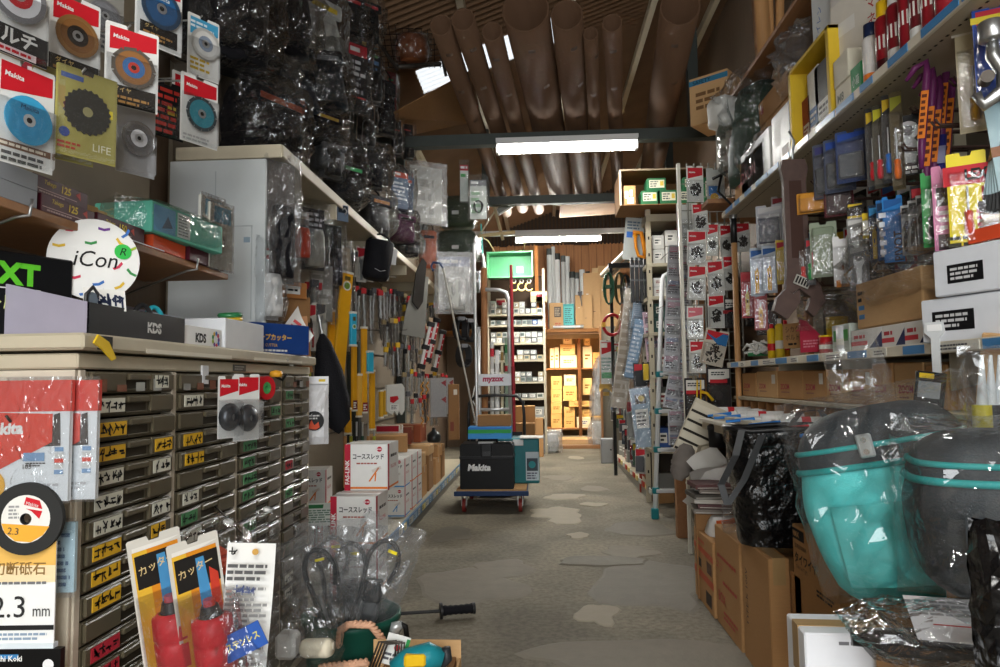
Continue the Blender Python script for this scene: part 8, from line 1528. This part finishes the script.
# black nylon carrier bag
t = thing('carrier_bag', 'wrinkled black nylon carrier bag with straps standing on the aisle cartons', 'bag', (at(775, 555, Y=2.98).x+.09, 2.98+.1, h3+.003), -6)
Hb = at(770, 430, Y=2.98).z-h3; b = B()
def bagfn(u, v):
    a = 2*pi*u; k = .86+.16*v; x = .235*k*(abs(cos(a))**.5)*(1 if cos(a) > 0 else -1); y = .15*k*(abs(sin(a))**.5)*(1 if sin(a) > 0 else -1); n_ = mnoise.noise(V((x*11, y*11+v*3, v*6)))+.6*mnoise.noise(V((x*25, y*22, v*14))); q = 1+.07*n_*min(1, 5*v)
    return (x*q, y*q, Hb*v+.012*n_)
b.grid(bagfn, 44, 24, 'black_bag', True); vs = [bagfn(i/44, 0) for i in range(44)]; b.add(vs, [tuple(range(44))], 'black_bag'); obj('bag_body', b, parent=t)
b = B(); b.tube([bagfn(i/24, 1) for i in range(24)], .012, 'black', 6, True); obj('rim', b, parent=t)
b = B(); b.at((0, 0, Hb-.03)); b.grid(lambda u, v: ((u-.5)*.4, (v-.5)*.24, .01*sin(u*9)), 5, 4, 'black_bag'); obj('inner_cloth', b, parent=t)
for pts, n_ in ((((-.2, -.16, Hb), (-.23, -.18, Hb-.1), (-.29, -.17, Hb-.22), (-.27, -.18, Hb-.3), (-.2, -.17, Hb-.2), (-.12, -.16, Hb-.02)), 'strap'), (((.05, .1, Hb), (.1, .12, Hb+.06), (.18, .12, Hb+.07), (.22, .1, Hb)), 'strap')):
    b = B(); 
    for k in range(len(pts)-1): p, q = V(pts[k]), V(pts[k+1]); b.add([p+V((-.014, 0, 0)), p+V((.014, 0, 0)), q+V((.014, 0, 0)), q+V((-.014, 0, 0)), p+V((-.014, .004, 0)), p+V((.014, .004, 0)), q+V((.014, .004, 0)), q+V((-.014, .004, 0))], [(0, 1, 2, 3), (7, 6, 5, 4), (0, 4, 5, 1), (2, 6, 7, 3), (1, 5, 6, 2), (0, 3, 7, 4)], 'black')
    obj(n_, b, parent=t)
# teal bags in film on the tie wire carton
def round_bag(lab, p, rz, w, d, h, dark, seed, tilt=0, teal_front=True, fw=1.12):
    t = thing('tool_bag', lab, 'tool bag', p, rz, ry=tilt, group=None)
    def body(u, v, s=1.0):
        a = pi*2*u; e = .62; k = (.66+.34*sin(pi*min(1, v*.62+.1)))*min(1, .8+v*2.2); x = .5*w*k*s*(abs(cos(a))**e)*(1 if cos(a) > 0 else -1); y = .5*d*k*s*(abs(sin(a))**e)*(1 if sin(a) > 0 else -1); q = 1+.025*mnoise.noise(V((x*7+seed, y*7, v*4))); return (x*q, y*q, h*v*.74)
    b = B(); b.grid(body, 36, 16, 'teal' if teal_front else dark); vs = [body(i/36, 0) for i in range(36)]; b.add(vs, [tuple(range(36))], 'teal' if teal_front else dark); obj('bag_body', b, parent=t)
    def lid(u, v): x, y, z = body(u, 1.0, 1.03); k = cos(v*pi/2)**.6; return (x*k, y*k, h*.73+.27*h*sin(v*pi/2))
    b = B(); b.grid(lid, 36, 8, dark); b.grid(lambda u, v: (lambda p: (p[0]*1.01, p[1]*1.01, h*(.70+.05*v)))(body(u, 1.0, 1.03)), 36, 1, dark); obj('lid', b, parent=t)
    for z, r_ in ((h*.70, .010), (h*.80, .008)):
        b = B(); b.tube([(lambda q: (q[0]*(1.02 if z < h*.75 else .985), q[1]*(1.02 if z < h*.75 else .985), z))(lid(i/36, 0)) for i in range(36)], r_, '2AA09E/.5', 6, True); obj('piping', b, parent=t)
    b = B(); b.box(-.02, -d*.525, h*.74, .02, -d*.49, h*.86, 'C9CCCC/.3/.4', .006); b.disc(.008, -d*.527, 'F0F0F0/.15/.8', 12, loc=(0, h*.83)); b.disc(.008, -d*.527, 'F0F0F0/.15/.8', 12, loc=(0, h*.77)); obj('buckle', b, parent=t)
    b = B(); b.grid(lambda u, v: ((u-.5)*w*.55, -d*.5-.012-.02*sin(pi*u), h*(.12+.4*v)), 8, 4, '58C4C2/.5' if teal_front else '3A4248/.5'); obj('front_pocket', b, parent=t)
    b = B(); b.at((0, 0, -.015)); b.pillow(w*1.12, d*1.4, h*1.12, 'bagfilm', seed+3, .13, 12, 12); b.off(); b.at((-.0, -.02, h*1.0)); b.pillow(.16, .1, .2, 'bagfilm', seed+9, .4, 8, 8); obj('film_bag', b, parent=t)
paint('bag_slate', '2A3136', .6, var=.15, bump=.3, bscale=220)
B1 = at(872, 560, Y=2.0); B1.z = .60
round_bag('teal tool bag with a dark buckled lid in clear film before the tie wire carton', B1+V((.135, .02, 0)), -36, .46, .30, at(868, 402, Y=2.0).z-B1.z, 'bag_slate', 4, -12)
B2 = at(968, 600, Y=1.78)
round_bag('dark slate tool bag with teal piping in clear film, nearest at the frame edge', B2+V((.085, -.02, .02)), -18, .42, .30, at(968, 428, Y=1.78).z-B2.z-.02, 'bag_slate', 9, 0, False)
b = B(); b.box(.94, 1.81, .0, 1.5, 2.15, .598, 'kraft'); obj('carton', b, label='kraft carton that carries the teal bag, mostly hidden by the film package', cat='box')
b = B(); b.box(.98, 1.57, .0, 1.4, 1.805, B2.z+.018, 'kraft'); obj('carton', b, (0, 0, 0), 0, label='kraft carton at the frame edge that carries the dark slate bag', cat='box')
b = B(); b.pillow(.16, .12, .30, 'black_bag', 12, .2, 14, 14); obj('black_cover', b, at(1030, 680, Y=1.3)+V((.0, 0, -.03)), -20, label='black nylon cover hanging at the bottom frame edge', cat='cover')
# work bench behind the black bag: boards, papers, louvre panel
t = thing('work_bench', 'low wooden bench behind the aisle cartons beside the black carrier bag', 'bench', (0, 0, 0)); zb = at(760, 428, Y=3.6).z
b = B(); b.box(.98, 3.3, zb-.05, 1.24, 4.55, zb, 'C4B9A4/.7'); obj('bench_top', b, parent=t)
for x, y in ((1.0, 4.48), (1.2, 4.48), (1.0, 3.32), (1.2, 3.32)): b = B(); b.box(x-.03, y-.03, 0, x+.03, y+.03, zb-.05, 'wood'); obj('leg', b, parent=t)
for i in range(4): sheet('white_board', '%s pale board from the aisle lying on the low bench' % ORD[i], [(.93+.07*i, 3.4, zb+.004+.022*(i % 2)), (.985+.07*i, 3.4, zb+.004+.022*(i % 2)), (.985+.075*i, 4.2, zb+.004+.022*(i % 2)), (.93+.075*i, 4.2, zb+.004+.022*(i % 2))], .016, ('D8D2C4/.6', 'C9C2B0/.6')[i % 2], 'board')
b = B(); b.box(-.045, -.04, 0, .045, .04, .5, 'wood'); p = at(683, 537, Z=0); 
tree('wood_post', 'short wooden post standing beside the farthest aisle carton', 'post', [('post', b)], (p.x, p.y, 0))
t = thing('louvre_panel', 'tilted beige louvre panel with dark slots on the short wooden post', 'panel', at(703, 431, Y=4.35), 0, ry=26)
b = B(); b.box(-.12, 0, -.17, .12, .015, .17, 'C9C0AA/.45', .003); obj('panel', b, parent=t)
for k in range(5): b = B(); b.box(-.115, -.012, -.15+k*.062, .115, 0, -.105+k*.062, 'D8D0BC/.4', .002); b.flat(-.115, -.166+k*.062, .115, -.151+k*.062, -.0005, '2A241E'); obj('louvre', b, parent=t)
t = thing('dust_mop', 'grey fluffy mop head with a beige holed holder under the louvre panel', 'mop', at(686, 463, Y=4.3), 0, ry=18)
b = B(); 
def fl_(u, v): a = 2*pi*u; n_ = 1+.22*mnoise.noise(V((cos(a)*6, sin(a)*6, v*16)))+.12*mnoise.noise(V((cos(a)*17, sin(a)*17, v*40))); k = sin(pi*min(.97, max(.03, v)))**.35; return (-.02+.065*cos(a)*n_*k, .05*sin(a)*n_*k, -.11+.22*v)
b.grid(fl_, 28, 20, '77706A/.95'); obj('fluffy_pad', b, parent=t); b = B(); b.prism([(.04, -.12), (.1, -.11), (.14, .1), (.12, .16), (.05, .12)], -.05, .05, 'B8AE98/.5'); 
for k in range(5): b.disc(.007, -.051, '3A342C', 8, loc=(.075+.008*k, -.08+.045*k))
obj('holder', b, parent=t)
rp = random.Random(4)
for i in range(5):
    p = at(700+rp.uniform(0, 34), 462+i*10, Y=4.15); b = B(); w_ = rp.uniform(.09, .14); b.grid(lambda u, v: ((u-.5)*w_*2, .02*sin(5*u+i), (v-.5)*.2+.03*sin(4*v+i)), 6, 5, ('DAD8D2/.6', 'C9C6BE/.6', 'E2E0DA/.6')[i % 3]); obj('paper_sheet', b, p, rp.uniform(-40, 10), rx=rp.uniform(20, 60), ry=rp.uniform(-40, 40), label='crumpled white paper, %s from the top of the heap beside the black bag' % ORD[i], cat='paper')
for i in range(6):
    p = at(716, 520-i*4.6, Y=3.95); carton('catalogue', '%s catalogue up in the stack beside the black bag' % ORD[i], 'book', p.x+rp.uniform(-.02, .02), 3.95, .36+.10+i*.027, .2, .2, .024, rp.uniform(-25, 5), ('8A8078/.5', '6A4A4A/.5', 'C9C4BA/.5', '5A5650/.5')[i % 4], (lambda b: b.flat(.01, .004, .19, .008, 0, 'D8D4CA'),), top=False, group='catalogues beside the black bag')
carton('carton', 'low carton under the catalogue stack', 'box', at(716, 520, Y=3.95).x+.02, 3.94, h1+.002 if False else .0, .26, .26, .458, -10, 'kraft_dark')
b = B(); b.lathe([(0, 0), (.05, 0), (.055, .12), (.03, .14), (0, .14)], 'black', 14); tree('black_case', 'round black case on the bench behind the louvre panel', 'case', [('case_body', b), ('lid', (lambda q: (q.lathe([(.057, .1), (.057, .12)], '3A3A3C/.4', 14), q)[1])(B()))], at(718, 447, Y=4.1)+V((0, 0, 0)))
# ================================================================== FOREGROUND LEFT: bucket, bags, box, tools on the floor
BC = at(350, 640, Y=2.3); bx, by = BC.x, 2.32; zr = at(350, 612, Y=2.32).z; rr = .155
t = thing('bucket', 'dark green rubber bucket with peach rope handles full of bagged tools', 'bucket', (bx, by, 0))
b = B(); b.lathe([(0, .01), (rr*.8, .01), (rr*.97, zr-.03), (rr*1.03, zr-.02), (rr*1.04, zr), (rr*.97, zr), (rr*.93, zr-.04), (rr*.78, .03), (0, .03)], '14473A/.45', 32); obj('bucket_shell', b, parent=t)
b = B()
for k in range(2):
    pass
def rope(pts, r=.011):
    b = B(); n = 40; P = []
    for i in range(n+1):
        u = i/n*(len(pts)-1); k = min(int(u), len(pts)-2); f = u-k; a, e = V(pts[k]), V(pts[k+1]); P.append(a.lerp(e, f))
    for ph in (0, 2.09, 4.19): b.tube([p+V((cos(i*.9+ph), sin(i*.9+ph)*.5, sin(i*.9+ph)))*r*.55 for i, p in enumerate(P)], r*.62, 'D9A98A/.8', 5)
    return b
obj('rope_handle', rope([(.0, -rr*.98, zr-.05), (.01, -rr*1.05, zr+.0), (.04, -rr*1.1, zr+.02), (.1, -rr*.95, zr+.01), (.13, -rr*.8, zr-.04)]), parent=t)
obj('rope_handle', rope([(-.05, -rr*1.1, zr-.11), (.02, -rr*1.2, zr-.095), (.09, -rr*1.15, zr-.09), (.1, -rr*1.05, zr-.13), (.095, -rr*1.0, zr-.2)]), parent=t)
def toolbag(lab, x0, y0, x1, y1, Y, w, seed, clamp=True, tagc=True, wrap='sheetfilm'):
    a, e = at(x1, y1, Y=Y), at(x0, y0, Y=Y); d = e-a; Lh = d.length; t = thing('bagged_tool', lab, 'tool', a, 0, ry=math.degrees(atan2(d.x, d.z)), group=None)
    b = B(); b.tube([(-.015, 0, .02), (-.02, 0, Lh*.45)]+[(.02-.052*cos(k*pi/10), 0, Lh*.68+.055*sin(k*pi/10)*1.4) for k in range(11)]+[(.06, 0, Lh*.5)], .009, '2A2D30/.35', 7); obj('cable_loop', b, parent=t)
    b = B(); b.cyl((.01, 0, .0), (.0, 0, Lh*.42), .006, 'steel', 8); b.cyl((.03, 0, .0), (.028, 0, Lh*.4), .006, 'steel', 8); obj('rods', b, parent=t, kind='stuff')
    if clamp: b = B(); b.at((.02, 0, Lh*.42), ry=-15); b.box(-.03, -.02, -.04, .03, .02, .03, '1E2022/.4', .005); b.box(-.024, -.024, -.10, .024, .02, -.04, '55585A/.4', .004); obj('clamp_body', b, parent=t)
    if tagc: b = B(); b.box(.03, -.045, Lh*.84, .06, -.043, Lh*.87, 'E3D21F/.4'); obj('price_tag', b, parent=t)
    b = B(); b.at((.015, 0, -.02)); b.pillow(w, .09, Lh+.06, wrap, seed, .4); obj('film_bag', b, parent=t)
toolbag('tall bagged tool with a cable loop and clamp leaning right in the green bucket', 388, 530, 352, 628, 2.35, .22, 5)
toolbag('bagged tool with a steel ferrule standing at the left of the green bucket', 308, 548, 328, 630, 2.36, .26, 15, False)
toolbag('bagged tool with a yellow price tag behind the other two in the green bucket', 345, 538, 345, 625, 2.44, .27, 25, True)
toolbag('bagged dark cable at the back left of the green bucket', 326, 532, 332, 620, 2.46, .26, 33, False, True)
b = B(); b.pillow(.26, .16, .2, 'film', 91, .4, base=1); q = B(); q.box(-.06, -.03, .03, .0, .03, .1, 'C9C9C4/.4', .01); tree('parts_bag', 'clear bag of pale parts in front of the bagged tools at the drawers', 'bag', [('parts', q), ('film_bag', b)], at(298, 668, Y=2.02), 0)
t = thing('cord_spool', 'cream cord spool lying on the clear bag before the green bucket', 'spool', at(317, 648, Y=1.98), 0, ry=-8)
b = B(); b.M = Matrix.Rotation(pi/2, 4, 'Y') @ Matrix.Rotation(.3, 4, 'X'); b.lathe([(0, -.045), (.022, -.045), (.026, -.035), (.026, .035), (.022, .045), (0, .045)], 'D8CFB8/.8', 16); obj('wound_cord', b, parent=t); b = B(); b.M = Matrix.Rotation(pi/2, 4, 'Y'); b.lathe([(.0, .045), (.012, .046), (.012, .05), (0, .05)], 'A8A090/.6', 12); obj('core', b, parent=t)
K0, K1 = at(374, 639, Y=2.12), at(461, 638, Y=2.12); kw = K1.x-K0.x; kz = K0.z
t = thing('open_carton', 'open kraft carton with tools in it, nearest the camera beside the green bucket', 'box', ((K0.x+K1.x)/2, 1.82, 0), 0)
b = B(); hk = kz
for q in ((-kw/2, 0, 0, kw/2, .006, hk-.05), (-kw/2, .294, 0, kw/2, .30, hk), (-kw/2, 0, 0, -kw/2+.006, .3, hk-.05), (kw/2-.006, 0, 0, kw/2, .3, hk-.05), (-kw/2, 0, 0, kw/2, .3, .006)): b.box(*q, 'kraft_pale')
obj('box_walls', b, parent=t); b = B(); b.prism([(kw/2-.1, hk-.12), (kw/2-.05, hk-.03), (kw/2-.01, hk-.12)], .28, .284, 'kraft_pale'); obj('inner_flap', b, parent=t)
Gz = kz-.07
t = thing('angle_grinder', 'teal and yellow power tool lying in the open kraft carton', 'tool', at(415, 657, Y=1.98)+V((0, 0, -.01)), 10)
b = B(); b.tube([(-.06, 0, -.02), (-.02, 0, .0), (.04, 0, .012), (.075, 0, 0)], [.024, .034, .036, .026], '1F7F8A/.35', 12); obj('motor_body', b, parent=t); b = B(); b.box(-.03, -.04, -.005, .03, .0, .028, 'E3B81F/.35', .006); obj('battery', b, parent=t); b = B(); b.tube([(.07, 0, -.02), (.09, 0, .0), (.085, 0, .03)], .014, '2A2D30/.4', 8); obj('grip', b, parent=t)
b = B(); b.box(-.1, 0, -.3, .1, .2, -.035, 'kraft_dark'); obj('carton', b, (t.location.x, 1.9, t.location.z), 0, label='small carton inside the open carton under the power tool', cat='box')
t = thing('tool_card', 'white tool card with a red dot and green edge standing in the open kraft carton', 'card', at(395, 655, Y=2.0), 10, ry=18); b = B(); b.box(-.035, 0, -.03, .03, .002, .055, 'DADAD4/.4'); b.disc(.009, -.001, 'C8303A', 12, loc=(0, .02)); b.flat(.02, -.02, .03, .05, -.001, '2F8A4A'); b.lines(-.03, -.02, .01, .005, -.001, '55555A', 2); obj('card', b, parent=t); b = B()
for k in range(4): b.tube([(-.06+.008*k, -.02, -.05), (-.055+.008*k, -.02, .03), (-.01+.008*k, -.02, .045), (.0+.008*k, -.02, .0)], .003, 'iron', 5)
obj('wire_clip', b, parent=t, kind='stuff')
b = B(); b.tube([(0, 0, 0), (.01, 0, .03), (.03, 0, .035)], [.016, .02, .012], 'C4C8C8/.25/.5', 10); q = B(); q.tube([(.02, 0, .04), (.04, 0, .03), (.045, 0, -.01)], .009, INK, 6); tree('silver_fitting', 'small silver and black fitting between bucket and open carton', 'fitting', [('fitting', b), ('band', q)], at(393, 636, Y=2.25))
# rod with side handle lying on the floor, spiral bit at the deck
H0, H1 = at(388, 616, Z=.04), at(440, 611, Z=.04); H2 = at(475, 608, Z=.04)
t = thing('side_handle', 'black steel rod with a ribbed side handle lying on the concrete floor', 'handle', (0, 0, 0))
b = B(); b.cyl(H0+V((-.12, .0, 0)), H1, .009, 'black', 8); obj('rod', b, parent=t)
b = B(); d = (H2-H1).normalized(); b.cyl(H1, H1+d*.012, .04, 'black', 18); obj('guard', b, parent=t)
b = B(); n = 12; b.tube([H1+d*(.012+(H2-H1).length*.92*k/n) for k in range(n+1)], [.024+.003*(k % 2)-.003*sin(pi*k/n) for k in range(n)]+[.018], 'black_cloth', 10); b.cyl(H2-d*.012, H2, .028, 'black', 12); obj('grip', b, parent=t)
a, e = at(393, 588, Z=.02), at(407, 564, Z=.03); d = e-a; b = B(); b.tube([a-a+d*(k/24)+V((.012*cos(k*1.4), 0, .012*sin(k*1.4))) for k in range(25)], .011, '8A8A88/.3/.6', 6); q = B(); q.cyl(d, d*1.12, .01, 'steel', 8); tree('auger_bit', 'steel spiral bit lying on the floor beside the screw box stack', 'drill bit', [('spiral', b), ('tip', q)], a)
# wires that carry loosely hung goods
def wire(start, *pts):
    for o in [q for q in COL.objects if q.get('label', '').startswith(start)]:
        M = (Matrix.Translation(o.location) @ o.rotation_euler.to_matrix().to_4x4()).inverted(); b = B(); b.tube([(0, .004, -.004)]+[M @ V(p) for p in pts], .003, 'iron', 4); obj('wire_hook', b, parent=o)
wire('grey and white carded pack with dark cable', (-.57, 8.31, 3.36)); wire('thin turquoise pole', (-.62, 8.42, 3.34)); wire('dark wrapped tool with a yellow', (-.34, 7.57, 1.1)); wire('red topped narrow pack', (-.84, 8.34, 3.42)); wire('empty looking knotted', (-1.04, 2.2, .82))
wire('fifth narrow pack', (1.15, 7.4, 1.6)); wire('small dark handled saw', (.77, 13.46, 2.8)); wire('ninth pack counted', (1.1, 7.35, .57)); wire('eighth pack counted', (1.1, 7.35, .86))
